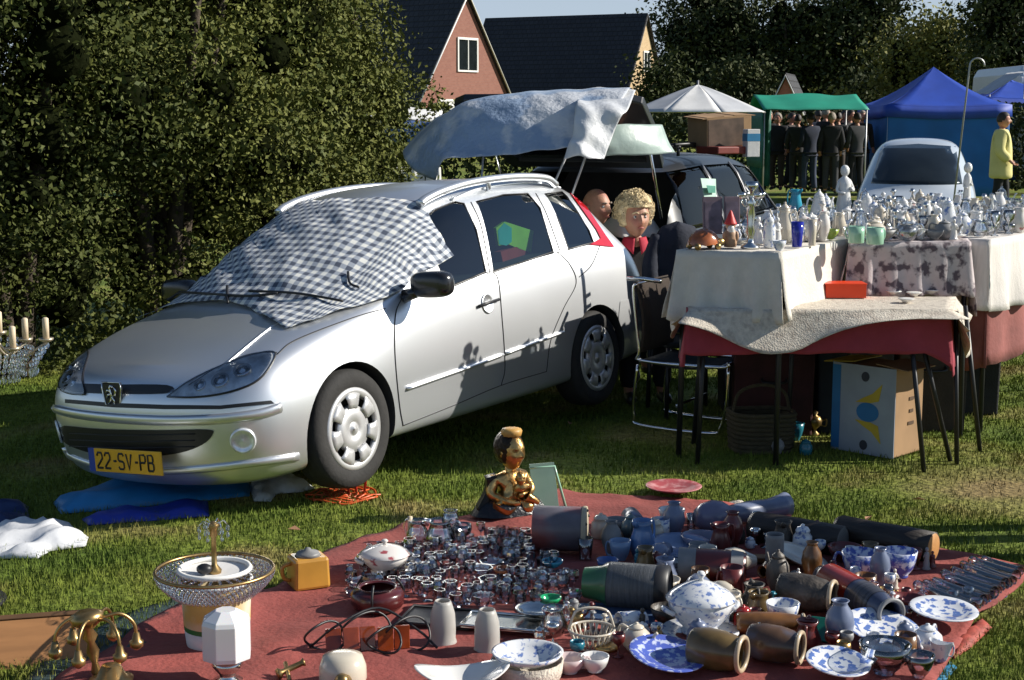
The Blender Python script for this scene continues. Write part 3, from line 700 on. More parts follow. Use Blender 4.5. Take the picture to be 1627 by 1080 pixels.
def house(name, label, peak, rd, length, halfw, eave, wallm, wins=(), barge=None):
    """gable end at peak; rd = unit vector along the ridge away from the gable"""
    rd = Vector((rd[0], rd[1], 0)).normalized(); g = Vector((-rd.y, rd.x, 0))
    if g.x < 0: g = -g
    # local axes: x along gable (g), y along ridge (rd)
    root = thing(name, label, 'house', (peak.x, peak.y, 0)); root.rotation_euler = (0, 0, math.atan2(g.y, g.x))
    sg = 1 if g.cross(rd).z > 0 else -1
    zr = peak.z; L = length*sg; e = eave
    b = MB(); b.add([(-halfw,0,0),(halfw,0,0),(halfw,0,e),(0,0,zr-.05),(-halfw,0,e),(-halfw,L,0),(halfw,L,0),(halfw,L,e),(0,L,zr-.05),(-halfw,L,e)],
          [(0,1,2,3,4),(9,8,7,6,5),(0,4,9,5),(1,6,7,2),(0,5,6,1)], 0, False); b.build('wall', wallm, root)
    b = MB(); sl = (zr-e)/halfw; o = .35; y0, y1 = -.18*sg, L+.18*sg
    for s in (-1, 1):
        V = [(0,y0,zr+.02),(s*(halfw+o),y0,e-o*sl+.02),(s*(halfw+o),y1,e-o*sl+.02),(0,y1,zr+.02)]
        V += [(x, y, z+.16) for x, y, z in V]
        b.add(V, [(0,1,2,3),(7,6,5,4),(0,4,5,1),(1,5,6,2),(2,6,7,3)], 0, False)
    rf = b.build('roof', m_tile, root)
    b = MB(); b.tube([(-halfw-o,y0-.02*sg,e-o*sl+.06),(0,y0-.02*sg,zr+.06),(halfw+o,y0-.02*sg,e-o*sl+.06)], .055, 4); b.build('barge_board', barge or m_wpaint, root)
    for (u, z, ww, hh, blind) in wins:
        f = MB(); t = .09; y = -.03*sg
        for (cx, cz, dx, dz) in ((u-ww/2+t/2, z, t, hh-2*t), (u+ww/2-t/2, z, t, hh-2*t), (u, z-hh/2+t/2, ww, t), (u, z+hh/2-t/2, ww, t*1.3), (u+.02, z, .05, hh-2.6*t)): f.box((cx, y, cz), (dx, .10, dz))
        wo = f.build('window', m_wpaint, root)
        q = MB(); q.box((u, y+.02*sg, z), (ww-2*t-.004, .02, hh-2*t-.004)); q.build('pane', m_wpaint if blind else m_pane, wo)
    return root
pk = Q(740,-8,80)
house('brick_house', 'red brick house with a steep gable and a small white window, behind the silver tarpaulin', pk, (-.8,.6), 11, 4.35, 2.1, m_brick,
      [(.1, Q(742,87,80).z, 1.7, 1.75, False), (-1.6, Q(712,175,79).z, 1.5, 1.1, True)])
pk2 = Q(1025,25,100)
house('dark_roofed_house', 'house with a broad black tiled roof and a narrow sandy gable', pk2, (-.90,.43), 11.4, 4.3, 2.3, m_sand, [(.3,5.6,1.2,1.3,False)], m_tile)
house('distant_house', 'small orange brick gable peeping over the green canopy', Q(1249,122,70), (.3,.95), 3, .75, 2.2, brick_mat('orange_brick',(.55,.20,.12),(.48,.16,.10),(.4,.25,.2),3), [])
# trees
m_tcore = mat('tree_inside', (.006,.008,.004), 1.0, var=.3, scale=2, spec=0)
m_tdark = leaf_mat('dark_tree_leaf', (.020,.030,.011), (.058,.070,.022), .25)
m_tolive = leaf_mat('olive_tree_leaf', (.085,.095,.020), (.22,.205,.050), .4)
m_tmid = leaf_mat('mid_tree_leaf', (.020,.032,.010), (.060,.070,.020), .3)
TR = [(1125,-30,100,128,m_tdark,'tall dark tree right of the sandy gable, behind the white parasol'),
      (1255,-25,105,126,m_tdark,'dark tree above the green canopy'),
      (1370,-28,85,122,m_tdark,'dark tree between the green canopy and the blue tent'),
      (1475,35,95,84,m_tolive,'sunlit olive tree behind the peak of the blue tent'),
      (1590,60,75,80,m_tolive,'olive tree behind the roof of the white camper van'),
      (1600,-120,95,64,m_tdark,'dark tree hanging into the top right corner above the camper van'),
      (1330,150,40,84,m_tolive,'low yellowish shrub left of the blue tent, above the crowd'),
      (1385,120,45,92,m_tmid,'small green tree just left of the blue tent peak'),
      (1180,110,60,88,m_tmid,'small dull green tree above the white parasol'),
      (1760,-30,120,90,m_tdark,'broad dark tree beyond the camper van, outside the right edge'),
      (1950,10,120,95,m_tolive,'olive tree beyond the right edge of the view'),
      (2160,-20,120,98,m_tdark,'dark tree furthest out beyond the right edge'),
      (1050,95,34,70,m_tmid,'slim small tree in front of the sandy gable')]
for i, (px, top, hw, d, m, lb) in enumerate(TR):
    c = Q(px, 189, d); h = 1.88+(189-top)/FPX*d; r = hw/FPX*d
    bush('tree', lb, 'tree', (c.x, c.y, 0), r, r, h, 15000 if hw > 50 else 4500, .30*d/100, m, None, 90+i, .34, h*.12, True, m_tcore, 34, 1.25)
c = Q(985, 189, 60)
# wide low planting that closes the view under the trees
b = np.stack([nrng.random(26000)*76-16, 135+nrng.random(26000)*6, nrng.random(26000)**.7*6.5], 1)
me = fast_mesh('wood_edge', leaves(b, .5), 4); me.materials.append(m_tdark); o = bpy.data.objects.new('far_wood', me); COL.objects.link(o)
tag(o, 'dark far wood edge behind the stalls', 'wood', kind='stuff')

b = np.stack([nrng.random(22000)*24-9, 40+nrng.random(22000)*1.5, nrng.random(22000)**.8*2.3], 1)
me = fast_mesh('boundary_hedge', leaves(b, .16), 4); me.materials.append(m_tdark); o = bpy.data.objects.new('boundary_hedge', me); COL.objects.link(o)  # hedge added to darken the bright meadow behind the stalls
tag(o, 'dark boundary hedge running behind the stalls and tents', 'hedge', kind='stuff')
# market tents
m_blue = mat('blue_tent_cloth', (.012,.055,.36), .6, var=.12, scale=2, bump=.15, bscale=5)
m_bluew = mat('blue_wall_cloth', (.006,.110,.36), .7, var=.15, scale=1.5, bump=.2, bscale=4)
m_green = mat('green_canopy_cloth', (.006,.24,.15), .65, var=.12, scale=2, bump=.15, bscale=5)
m_greend = mat('green_side_cloth', (.008,.10,.07), .7, var=.2)
m_pole = mat('grey_pole', (.35,.35,.35), .4, metal=.6, var=.1)
m_white = mat('white_cloth', (.66,.65,.63), .85, var=.08, scale=3, bump=.1, bscale=20)
m_greyw = mat('grey_white_cloth', (.42,.43,.45), .85, var=.10, scale=3)
def tent(label, cx, Y, w_, zt, ze, mt, mw, walls, rot=0, drop=.28, group=None):
    root = thing('market_tent', label, 'tent', (cx, Y, 0), (0,0,rot), group); h = w_/2
    b = MB()
    def roof(u, v):                                   # u round the square, v from rim to peak, sagging between
        a = u*4; k = int(a) % 4; f = a-int(a) if u < 1 else 0
        cs = [(-h,-h),(h,-h),(h,h),(-h,h)]; p, q = cs[k], cs[(k+1) % 4]
        x, y = p[0]+(q[0]-p[0])*f, p[1]+(q[1]-p[1])*f; s = (1-v)
        return (x*s, y*s, ze+(zt-ze)*(v**1.45)-.06*math.sin(math.pi*f)*s)
    b.grid(roof, 32, 8); V = [roof(i/32, 0) for i in range(33)]
    b.add([(x*1.004, y*1.004, z) for x, y, z in V]+[(x*1.012, y*1.012, z-drop) for x, y, z in V], [(i, i+1, 34+i, 33+i) for i in range(32)], 0, True)
    b.build('canopy', mt, root, thick=.006)
    for (sx, sy) in ((-1,-1),(1,-1),(1,1),(-1,1)):
        p = MB(); p.tube([(sx*(h-.04), sy*(h-.04), 0), (sx*(h-.04), sy*(h-.04), ze)], .022, 6); p.build('leg', m_pole, root)
    for k in walls:
        p = MB(); cs = [(-h,-h),(h,-h),(h,h),(-h,h)]; a, q = cs[k], cs[(k+1) % 4]
        def wf(u, v): 
            s = .05*math.sin(u*19)*(1-v); n = (a[1]-q[1], q[0]-a[0]); l = math.hypot(*n)
            return ((a[0]+(q[0]-a[0])*u)*.985+n[0]/l*s, (a[1]+(q[1]-a[1])*u)*.985+n[1]/l*s, .05+(ze-.12)*v)
        p.grid(wf, 40, 8); p.build('side_wall', mw, root, thick=.005)
    return root
cT = Q(1480,189,37.5)
tent('blue market tent with a pointed roof and blue side walls', cT.x, 37.5, 2.95, Q(1497,106,37.5).z, Q(1480,166,36).z, m_blue, m_bluew, (0, 2, 3), 0)
cT = Q(1640,189,42)
tent('second blue tent half hidden behind the first and the camper van', cT.x, 44, 2.9, 3.0, Q(1600,155,42).z, m_blue, m_bluew, (2,), .1)
# green stall: sloping cloth roof on poles
root = thing('green_stall', 'market stall with a bright green sloping canopy above a dark crowd', 'stall', (Q(1280,189,35).x, 35, 0))
zr, z0 = Q(1280,150,35).z, Q(1280,174,34).z
b = MB(); b.grid(lambda u, v: (-1.15+2.35*u-.12*(v if v < .5 else 1-v), -1.1+2.2*v, z0+(zr-z0)*(1-abs(2*v-1))-.05*math.sin(u*math.pi*3)*(.5-abs(v-.5))+.02*nz(u*5, v*5)), 24, 12)
b.build('canopy', m_green, root, thick=.006)
b = MB(); b.grid(lambda u, v: (-1.15-.02*math.sin(v*9), -1.1+2.2*u, z0-1.3+1.3*v), 12, 6); b.build('side_cloth', m_greend, root, thick=.005)
b = MB(); b.grid(lambda u, v: (-1.15+.55*u, 1.1+.03*math.sin(u*20), .3+(z0-.3)*v), 20, 5); b.build('back_cloth', m_greend, root, thick=.005)
for sx in (-1.12, 1.15):
    for sy in (-1.05, 1.05): p = MB(); p.tube([(sx, sy, 0), (sx, sy, z0)], .02, 6); p.build('leg', m_pole, root)
# parasol
root = thing('parasol', 'large white and grey market parasol behind the black estate car', 'parasol', (Q(1108,189,30).x, 30, 0))
zt, ze, R_ = Q(1105,134,30).z, Q(1105,178,30).z, 1.40
for k in range(8):
    b = MB(); a0, a1 = 2*math.pi*k/8+.2, 2*math.pi*(k+1)/8+.2
    def pf(u, v):
        a = a0+(a1-a0)*u; r = R_*v*(1-.06*math.sin(math.pi*u)); return (r*math.cos(a), r*math.sin(a), zt-(zt-ze)*v**1.15-.05*math.sin(math.pi*u)*v*(1-v)*2)
    b.grid(pf, 8, 8); b.build('canopy_panel', m_white if k % 2 else m_greyw, root, thick=.004)
b = MB(); b.tube([(0,0,0),(0,0,zt+.08)], .02, 8); b.build('pole', m_pole, root)
for k in range(8):
    a = 2*math.pi*k/8+.2; b = MB(); b.tube([(0,0,zt-.04),(R_*math.cos(a), R_*math.sin(a), ze-.015)], .008, 5); b.build('rib', m_pole, root)
# stall at the end of the bushes
root = thing('striped_stall', 'blue and white stall awning at the right edge of the bushes', 'stall', (Q(640,189,24).x, 24, 0))
z1 = Q(640,166,24).z
b = MB(); b.grid(lambda u, v: (-.75+1.35*u, -.6+1.2*v, z1-.18*(1-v)+.0*u-.10*u*u+.02*nz(u*6, v*4)), 16, 8); b.build('awning_top', m_white, root, thick=.006)
b = MB(); b.grid(lambda u, v: (-.75+1.4*u, -.62-.02*math.sin(u*14), z1-.60+.40*v-.10*u*u), 20, 4); b.build('awning_front', mat('awning_blue', (.06,.12,.30), .7, var=.1), root, thick=.005)
for sx in (-.7, .58):
    p = MB(); p.tube([(sx, -.55, 0), (sx, -.55, z1-.25)], .02, 6); p.build('leg', m_pole, root)
b = MB(); b.box((-.1, 0, .85), (1.2, .8, .05)); b.build('counter', m_white, root, bevel=.01)
for k in range(5):
    o = MB().box((0,0,.13), (.2,.16,.26), 0, None, .92).build('white_carton', m_white, None, (root.location.x-.55+.26*k, 23.75, .875), (0,0,.2*k), bevel=.01)
    tag(o, 'small white carton on the counter of the blue and white stall', 'carton', 'cartons on the blue and white stall')
# camper van
m_van = mat('van_white', (.55,.57,.58), .35, var=.05, coat=.4)
root = thing('camper_van', 'tall white camper van at the right edge beyond the blue tent', 'van', (Q(1655,189,46).x, 47, 0), (0,0,0))
zv = Q(1610,104,46).z
b = MB(); V2 = [(-1.0,-2.4),(1.0,-2.4),(1.0,3),(-1.0,3)]
b.grid(lambda u, v: (0,0,0), 1, 1); b = MB()
prof = [(-1.0,.45),(-1.02,1.2),(-.98,1.9),(-.92,zv-.25),(-.78,zv),(.78,zv),(.92,zv-.25),(.98,1.9),(1.02,1.2),(1.0,.45)]
fr = [(-1.0,.45),(-1.02,1.1),(-.92,1.25),(-.9,1.3),(-.7,1.4),(.7,1.4),(.9,1.3),(.92,1.25),(1.02,1.1),(1.0,.45)]
secs = [(-2.9,fr),(-2.45,[(x, min(z, 1.55)) if i in (3,4,5,6) else (x, min(z,1.5)) for i, (x, z) in enumerate(prof)]),(-1.75,[(x, min(z, zv-.35)) for x, z in prof]),(-1.4,prof),(3,prof)]
V = [(x, y, z) for y, s in secs for x, z in s]; F = [(j*10+i, j*10+i+1, j*10+11+i, j*10+10+i) for j in range(4) for i in range(9)]+[tuple(range(9,-1,-1)), tuple(range(40,50))]
b.add(V, F, 0, False); b.build('body', m_van, root, bevel=.06)
b = MB(); b.add([(-.80,-2.49,1.60),(.80,-2.49,1.60),(.72,-1.80,zv-.42),(-.72,-1.80,zv-.42)], [(0,1,2,3)], 0, False); b.build('windscreen', m_pane, root, thick=.03, offset=1)
for sx in (-.97, .97):
    for yy in (-2.0, 1.8):
        q = MB(); q.lathe([(.2,-.1),(.33,-.1),(.36,-.05),(.36,.05),(.33,.1),(.2,.1)], 24, 0, Matrix.Translation((sx*.92, yy, .36)) @ Matrix.Rotation(math.pi/2, 4, 'Y')); q.build('wheel', m_tyre, root)
for sx in (-.7, .7): q = MB(); q.box((sx, -2.95, .95), (.3,.06,.18)); q.build('headlight', m_refl, root, bevel=.02)
# awning of the camper
root = thing('grey_awning', 'sloping grey awning sheet between the blue tent and the camper van', 'awning', (Q(1575,189,44).x, 43.5, 0))
b = MB(); b.grid(lambda u, v: (-.5+1.0*u, -.8+1.6*v, Q(1550,150,44).z+(.62*u)+.03*nz(u*4, v*4)), 12, 8); b.build('sheet', m_greyw, root, thick=.006)
for sx, zz in ((-.48, 2.55), (.48, 3.15)):
    p = MB(); p.tube([(sx, -.78, 0), (sx, -.78, zz)], .02, 6); p.build('leg', m_pole, root)
# hooked pole
b = MB(); pA, pB = Q(1514,330,18), Q(1541,104,18)
top = [pA, pA.lerp(pB, .5), pB]; ax = (pB-pA).normalized(); c0 = pB; rr = .085
arc = [c0+Vector((rr*(1-math.cos(t)), 0, rr*math.sin(t))) for t in np.linspace(.2, math.pi*1.05, 12)]
pA0 = pA+(pA-pB)*((pA.z+.1)/(pB.z-pA.z))
b.tube([pA0-pA0, pB-pA0]+[q-pA0 for q in arc], .011, 6); o = b.build('hooked_pole', m_pole, None, pA0)
tag(o, 'thin grey pole with a curled hook at its top, in front of the blue tent', 'pole')

# simple cars
def simple_car(name, label, loc, yaw, paint, rws, fr_, re_, wins, ws, scale=(1,1,1), wx=(.03,-2.385), hatch=None, gm=None):
    root = thing(name, label, 'car', loc, (0,0,yaw)); root.scale = scale
    o = bpy.data.objects.new('body', cage_mesh(rws, fr_, re_)); COL.objects.link(o); o.data.materials.append(paint); o.data.materials.append(m_cabin)
    q = o.modifiers.new('s', 'SUBSURF'); q.levels = q.render_levels = 2; apply_mods(o)
    bv = BVHTree.FromPolygons([v.co for v in o.data.vertices], [p.vertices[:] for p in o.data.polygons])
    cut = [prism(wp, -1.2, 1.2, m_cabin) for wp in wins]
    for cx in wx:
        for sg in (1, -1): cut.append(MB().lathe([(.35,-.2),(.35,.2)], 32, 0, Matrix.Translation((cx, sg*.76, .31)) @ Matrix.Rotation(math.pi/2, 4, 'X')).build('cutter', m_cabin))
    if hatch: cut += hatch()
    bool_cut(o, cut); o.parent = root
    o.data.polygons.foreach_set('use_smooth', [True]*len(o.data.polygons))
    bm = bmesh.new(); bm.from_mesh(o.data)
    for e in bm.edges:
        if len(e.link_faces) == 2 and e.calc_face_angle(0) > R(38): e.smooth = False
    bm.to_mesh(o.data); bm.free()
    def proj(poly, org, dr, off, m, nm, step=.08):
        V2, F = cdt(poly, step); b = MB(); V = []
        for (u, v) in V2:
            h = bv.ray_cast(org(u, v), dr)
            if h[0] is None: h = bv.find_nearest(org(u, v)+Vector(dr)*2)
            V.append(h[0]+h[1]*off)
        b.add(V, F); return b.build(nm, m, root, thick=.004)
    for wp in wins:
        for sg in (1, -1): proj(wp, lambda u, v: Vector((u, sg*3, v)), Vector((0, -sg, 0)), -.003, gm or m_glass, 'window')
    if ws: proj(ws, lambda u, v: Vector((3, u, v)), Vector((-1, 0, 0)), .003, m_pane, 'windscreen')
    for cx in wx:
        for sg in (1, -1):
            Mx = Matrix.Translation((cx, sg*.70, .30)) @ Matrix.Rotation(-sg*math.pi/2, 4, 'X')
            wo = MB().lathe([(.19,-.09),(.25,-.095),(.29,-.08),(.30,0),(.29,.08),(.25,.092),(.2,.085),(.19,.05)], 36, 0, Mx).build('wheel', m_tyre, root)
            MB().lathe([(0,.07),(.05,.075),(.1,.055),(.17,.07),(.2,.08),(.2,.05),(0,.05)], 28, 0, Mx).build('hubcap', m_cap, wo)
    return root, proj
m_pale = mat('pale_blue_white_paint', (.52,.57,.62), .3, metal=.1, var=.03, coat=.6)
wc, pj = simple_car('parked_car', 'pale parked car facing the camera behind the table of white china', (Q(1424,189,20).x, 18.9, 0), -math.pi/2-.27, m_pale, rows, front, rear,
     [[(-.75,.93),(-1.22,1.29),(-1.50,1.33),(-1.5,.96)],[(-1.58,.96),(-1.58,1.33),(-2.2,1.33),(-2.3,1.0)]], [(-.60,.97),(.60,.97),(.50,1.385),(0,1.415),(-.50,1.385)], (.90,.93,1.10))
for sg in (1, -1): pj([(sg*.30-.2,.56),(sg*.30+.2,.56),(sg*.42+.2,.70),(sg*.36-.16,.66)], lambda u, v: Vector((3, u, v)), Vector((-1,0,0)), .004, m_refl, 'headlight', .05)
pj([(-.25,.58),(.25,.58),(.25,.64),(-.25,.64)], lambda u, v: Vector((3, u, v)), Vector((-1,0,0)), .004, m_dark, 'grille', .05)
# black estate car with the raised tailgate
m_black = mat('black_car_paint', (.012,.014,.018), .4, metal=0, var=.05, coat=.25)
def brow(x, zb, yb, zs, yw, zr, yr, xt=None):
    xt = x if xt is None else xt
    return [(x,0,zb),(x,yb,zb),(x,yb+.05,zb+.06),(x,yb+.07,.42),(x,yb+.075,.6),(x,yb+.05,zs-.08),(x,yw,zs),(xt,yr,zr-.07),(xt,yr-.22,zr),(xt,0,zr+.02)]
m_dkglass = glass_mat('dark_car_window', (.16,.20,.18), 0.0, .03, (.45,.45,.45))
brows0 = [brow(.85,.22,.60,.68,.62,.72,.52), brow(.55,.2,.74,.78,.72,.84,.62), brow(-.30,.2,.77,.92,.76,.95,.66,-.22), brow(-.62,.2,.77,.94,.76,1.05,.64,-.45),
         brow(-1.25,.2,.77,.96,.76,1.48,.60,-1.22), brow(-1.6,.2,.77,.97,.76,1.53,.60), brow(-2.6,.2,.77,.98,.76,1.55,.60), brow(-3.3,.22,.76,.98,.75,1.53,.60), brow(-3.70,.28,.72,.98,.72,1.48,.58,-3.58)]
brows = [[(x+(.70 if x > -1.9 else 0), y, z) for x, y, z in r_] for r_ in brows0]
bfront = [(x+.7, y, z) for x, y, z in [(.88,0,.22),(.95,0,.28),(.98,0,.42),(.98,0,.58),(.97,0,.64),(.95,0,.68),(.92,0,.70),(.88,0,.715)]]
brear = [(-3.72,0,.28),(-3.80,0,.34),(-3.82,0,.45),(-3.82,0,.62),(-3.80,0,.9),(-3.76,0,.98),(-3.64,0,1.38),(-3.60,0,1.46)]
def hatch():
    b = MB(); b.box((-3.2, 0, .98), (1.7, 1.26, .92)); return [b.build('cutter', m_cabin)]
fdir = Vector((.37,.93,0)); side_r = Vector((.93,-.37,0))
cor = Vector((1.29, 11.1, 0)); base = cor-side_r*.80+fdir*3.62      # car origin (front axle) so that the rear right corner meets the photo
bw, pj = simple_car('black_estate_car', 'black estate car with its tailgate raised behind the silver car', base, math.atan2(fdir.y, fdir.x), m_black, brows, bfront, brear,
     [[(-.12,1.0),(-.64,1.40),(-1.2,1.44),(-1.2,1.0)],[(-1.30,1.0),(-1.30,1.45),(-2.20,1.46),(-2.25,1.02)],[(-2.36,1.02),(-2.32,1.46),(-3.30,1.44),(-3.42,1.02)]],
     [(-.6,1.02),(.6,1.02),(.52,1.42),(-.52,1.42)], (1,1,1.03), (.70,-2.65), hatch, m_dkglass)
for ln in ([(-.14,.985),(-1.20,.985),(-2.3,1.0),(-3.44,1.0)],):
    b = MB(); b.tube([(x, -.79, z) for x, z in ln], .010, 6); b.build('belt_trim', m_chrome, bw)
m_pil = mat('grey_pillar', (.16,.16,.165), .4, metal=.5)
for pp in ([(-1.22,1.0),(-1.28,1.0),(-1.28,1.46),(-1.22,1.46)], [(-2.27,1.0),(-2.34,1.0),(-2.30,1.46),(-2.22,1.46)], [(-.04,1.0),(-.10,1.0),(-.66,1.43),(-.60,1.46)]):
    pj(pp, lambda u, v: Vector((u, -3, v)), Vector((0, 1, 0)), .006, m_pil, 'door_pillar')
# tailgate hinged at the roof edge
tg = bpy.data.objects.new('tailgate', None); COL.objects.link(tg); tg.parent = bw; tg.location = (-3.56, 0, 1.50); tg.rotation_euler = (0, R(27), 0)
def tgf(u, v): return (-1.02*v, (-.58-.10*v)+(1.16+.20*v)*u, -.05*math.sin(math.pi*u)*0)
fr = MB()
outer = [(-.02,-.60),(-.55,-.68),(-1.0,-.70),(-1.06,-.60),(-1.06,.60),(-1.0,.70),(-.55,.68),(-.02,.60)]
inner = [(-.12,-.50),(-.40,-.56),(-.60,-.58),(-.62,-.50),(-.62,.50),(-.60,.58),(-.40,.56),(-.12,.50)]
V = [(x, y, .02) for x, y in outer]+[(x, y, .02) for x, y in inner]+[(x, y, -.04) for x, y in outer]+[(x, y, -.04) for x, y in inner]
F = []
for i in range(8):
    j = (i+1) % 8; F += [(i, j, 8+j, 8+i), (16+i, 24+i, 24+j, 16+j), (i, 16+i, 16+j, j), (8+i, 8+j, 24+j, 24+i)]
fr.add(V, F, 0, False); fr.build('frame', m_black, tg, bevel=.012)
b = MB(); b.add([(x, y, -.01) for x, y in inner], [tuple(range(8))], 0, False); b.build('rear_window', glass_mat('rear_glass', (.55,.68,.62), .12, .06), tg, thick=.004)
for sy in (-.60, .60):
    b = MB(); b.tube([(-3.62, sy, 1.12), (-3.98, sy, 1.66)], .012, 6); b.build('gas_strut', m_chrome, bw)
# things in the boot and on the roof
def in_car(x, y, z): return bw.matrix_world @ Vector((x, y, z))
bpy.context.view_layer.update()
o = MB().grid(lambda u, v: (.42*(u-.5), .55*(v-.5), .05+.20*max(0, 1-4*(u-.5)**2)*max(0, 1-4*(v-.5)**2)+.04*nz(u*5, v*5)*(.3+u)), 18, 18).build('white_bundle', m_white, None, in_car(-3.20,-.30,.93), (0,0,.4), thick=.01)
o.location = in_car(-3.35, -.28, .93); tag(o, 'crumpled white sheet bundle in the open boot of the black car', 'bundle')
o = MB().box((0,0,.18), (.40,.5,.36), 0, None, .95).build('dark_crate', mat('dark_crate_wood', (.05,.03,.02), .8, var=.3), None, in_car(-3.3,.35,.52), (0,0,.5), bevel=.01)
tag(o, 'dark wooden crate in the open boot of the black car', 'crate')
o = MB().box((0,0,.20), (.38,.45,.40), 0, None, .9).build('grey_sack', mat('grey_sack', (.22,.23,.22), .9, var=.2, bump=.3), None, in_car(-3.40,-.28,.52), (0,0,.3), bevel=.06)
tag(o, 'grey sack under the white bundle in the open boot of the black car', 'sack')
for y in (-.5, .5):
    pass
rk = thing('roof_rack', 'black roof rack on the black estate car', 'roof rack', in_car(-2.4, 0, 1.565), (0,0,bw.rotation_euler.z))
for y in (-.52, .52): MB().tube([(-.6,y,.07),(.6,y,.07)], .014, 6).build('side_rail', m_dark, rk)
for x in (-.5, 0, .5): MB().tube([(x,-.54,.05),(x,.54,.05)], .014, 6).build('cross_bar', m_dark, rk)
for x in (-.5, .5):
    for y in (-.52, .52): MB().tube([(x,y,-.02),(x,y,.06)], .014, 6).build('foot', m_dark, rk)
m_card = mat('cardboard', (.33,.20,.10), .85, var=.15, scale=5); m_cardd = mat('printed_cardboard', (.10,.065,.045), .8, var=.5, scale=9)
bxl = Q(1140,228,12.3)
cb_ = thing('cardboard_box', 'brown cardboard box tilted on the roof rack of the black car', 'box', Q(1143,237,12.4), (R(4), R(-4), .42))
MB().box((0,0,.15), (.42,.30,.26), 0).build('carton', [m_card], cb_, bevel=.006)
MB().box((-.03,-.1525,.15), (.33,.004,.22)).build('printed_side', m_cardd, cb_)
for sx in (-1, 1): MB().box((sx*.13, .0, .284), (.20,.30,.006), 0, Matrix.Rotation(sx*.06, 4, 'Y')).build('flap', m_card, cb_)
o = thing('drinks_carton', 'white and blue carton standing beside the cardboard box on the roof rack', 'carton', Q(1193,249,12.2), (0,0,.3))
MB().box((0,0,.11), (.11,.09,.22)).build('carton', m_white, o, bevel=.004); MB().box((0,0,.155), (.112,.092,.06)).build('blue_band', mat('band_blue', (.03,.22,.42), .5), o)
o = MB().box((0,0,.03), (.34,.30,.06)).build('red_tray', mat('dull_red', (.20,.03,.02), .6, var=.2), None, Q(1150,240,12.25)+Vector((0,0,-.02)), (0,0,.5), bevel=.01)
tag(o, 'flat dark red tray under the cardboard box on the roof rack', 'tray')
# notice in the side window
nc = thing('window_notice', 'pale green notice sheet in the rear side window of the black car', 'notice', (0,0,0))
def q4(pp, off=0):
    return [tuple(Q(x, y, d)+Vector((0, -off, 0))) for x, y, d in pp]
MB().add(q4([(1113,283,11.35),(1137,284,11.62),(1138,320,11.62),(1120,321,11.40)]), [(3,2,1,0)], 0, False).build('sheet', mat('mint_paper', (.42,.58,.50), .7, var=.1), nc, thick=.004)
MB().add(q4([(1122,294,11.38),(1136,295,11.56),(1136,306,11.56),(1125,306,11.4)], .02), [(3,2,1,0)], 0, False).build('printed_patch', mat('green_ink', (.05,.22,.16), .7), nc, thick=.002)
# silver tarpaulin over the tailgate
m_tarp = mat('silver_blue_tarpaulin', (.27,.35,.47), .36, var=.10, scale=4, bump=.60, bscale=26, col2=(.55,.57,.60), c2scale=3.4, c2thr=.52, c2soft=.05)
TP = [[(640,240,11.0),(668,206,11.1),(722,172,11.2),(800,153,11.1),(880,147,11.0),(940,144,10.9),(1003,143,10.8)],
      [(641,246,10.7),(676,210,10.55),(726,172,10.45),(802,152,10.4),(882,145,10.35),(942,142,10.3),(1000,141,10.25)],
      [(645,256,10.55),(688,228,10.35),(733,196,10.25),(805,178,10.15),(888,168,10.1),(943,167,10.05),(982,168,10.0)],
      [(662,276,10.4),(698,244,10.2),(745,224,10.1),(810,212,10.0),(883,205,9.95),(930,205,9.9),(955,205,9.9)],
      [(692,290,10.3),(706,252,10.05),(760,246,9.95),(815,243,9.9),(870,238,9.85),(905,234,9.8),(932,236,9.8)]]
def surf(T, nu, nv, amp):
    rowsP = [smooth_path([Q(*p) for p in r], nu) for r in T]; n = len(rowsP[0])
    cols = [smooth_path([r[i] for r in rowsP], nv) for i in range(n)]
    m = len(cols[0]); V = []; F = []
    for i in range(n):
        for j in range(m):
            p = cols[i][j]; k = amp*(nz(p.x*1.8, p.z*3, p.y*2)+.5*nz(p.x*7+p.z*5, p.z*9, 2)); V.append(p+Vector((0, -k, k)))
    for i in range(n-1):
        for j in range(m-1): F.append((i*m+j, i*m+j+1, (i+1)*m+j+1, (i+1)*m+j))
    return MB().add(V, F)
o = surf(TP, 10, 10, .022).build('tarpaulin', m_tarp, None, thick=.004)
tag(o, 'silver blue tarpaulin stretched as an awning beside the raised tailgate', 'tarpaulin')
WP = [[(930,141,10.5),(955,141,10.45),(985,141,10.4),(1010,143,10.35)],[(915,172,9.95),(940,172,9.9),(968,172,9.88),(1000,166,9.9)],[(910,212,9.78),(928,213,9.72),(948,213,9.75),(978,200,9.8)],[(896,250,9.75),(918,248,9.65),(938,253,9.68),(960,246,9.72)]]
o = surf(WP, 8, 10, .05).build('plastic_sheet', mat('white_plastic_sheet', (.62,.63,.64), .35, var=.12, scale=8, bump=.35, bscale=25), None, thick=.003)  # tarpaulin fold turned to the sun, its brightness put into a white colour
PG = [[(952,200,10.0),(985,199,10.05),(1020,199,10.15),(1052,198,10.3)],[(945,222,9.95),(985,222,10.0),(1025,222,10.1),(1062,222,10.28)],[(925,249,9.95),(980,246,10.0),(1030,246,10.1),(1072,245,10.28)]]
o2 = surf(PG, 8, 8, .03).build('plastic_sheet', mat('pale_green_plastic_sheet', (.34,.42,.38), .35, var=.12, scale=6, bump=.2, bscale=14), None, thick=.003)
tag(o2, 'pale green plastic sheet stretched under the black tailgate', 'sheet')
tag(o, 'creased white plastic sheet hanging from the right end of the tarpaulin', 'sheet')
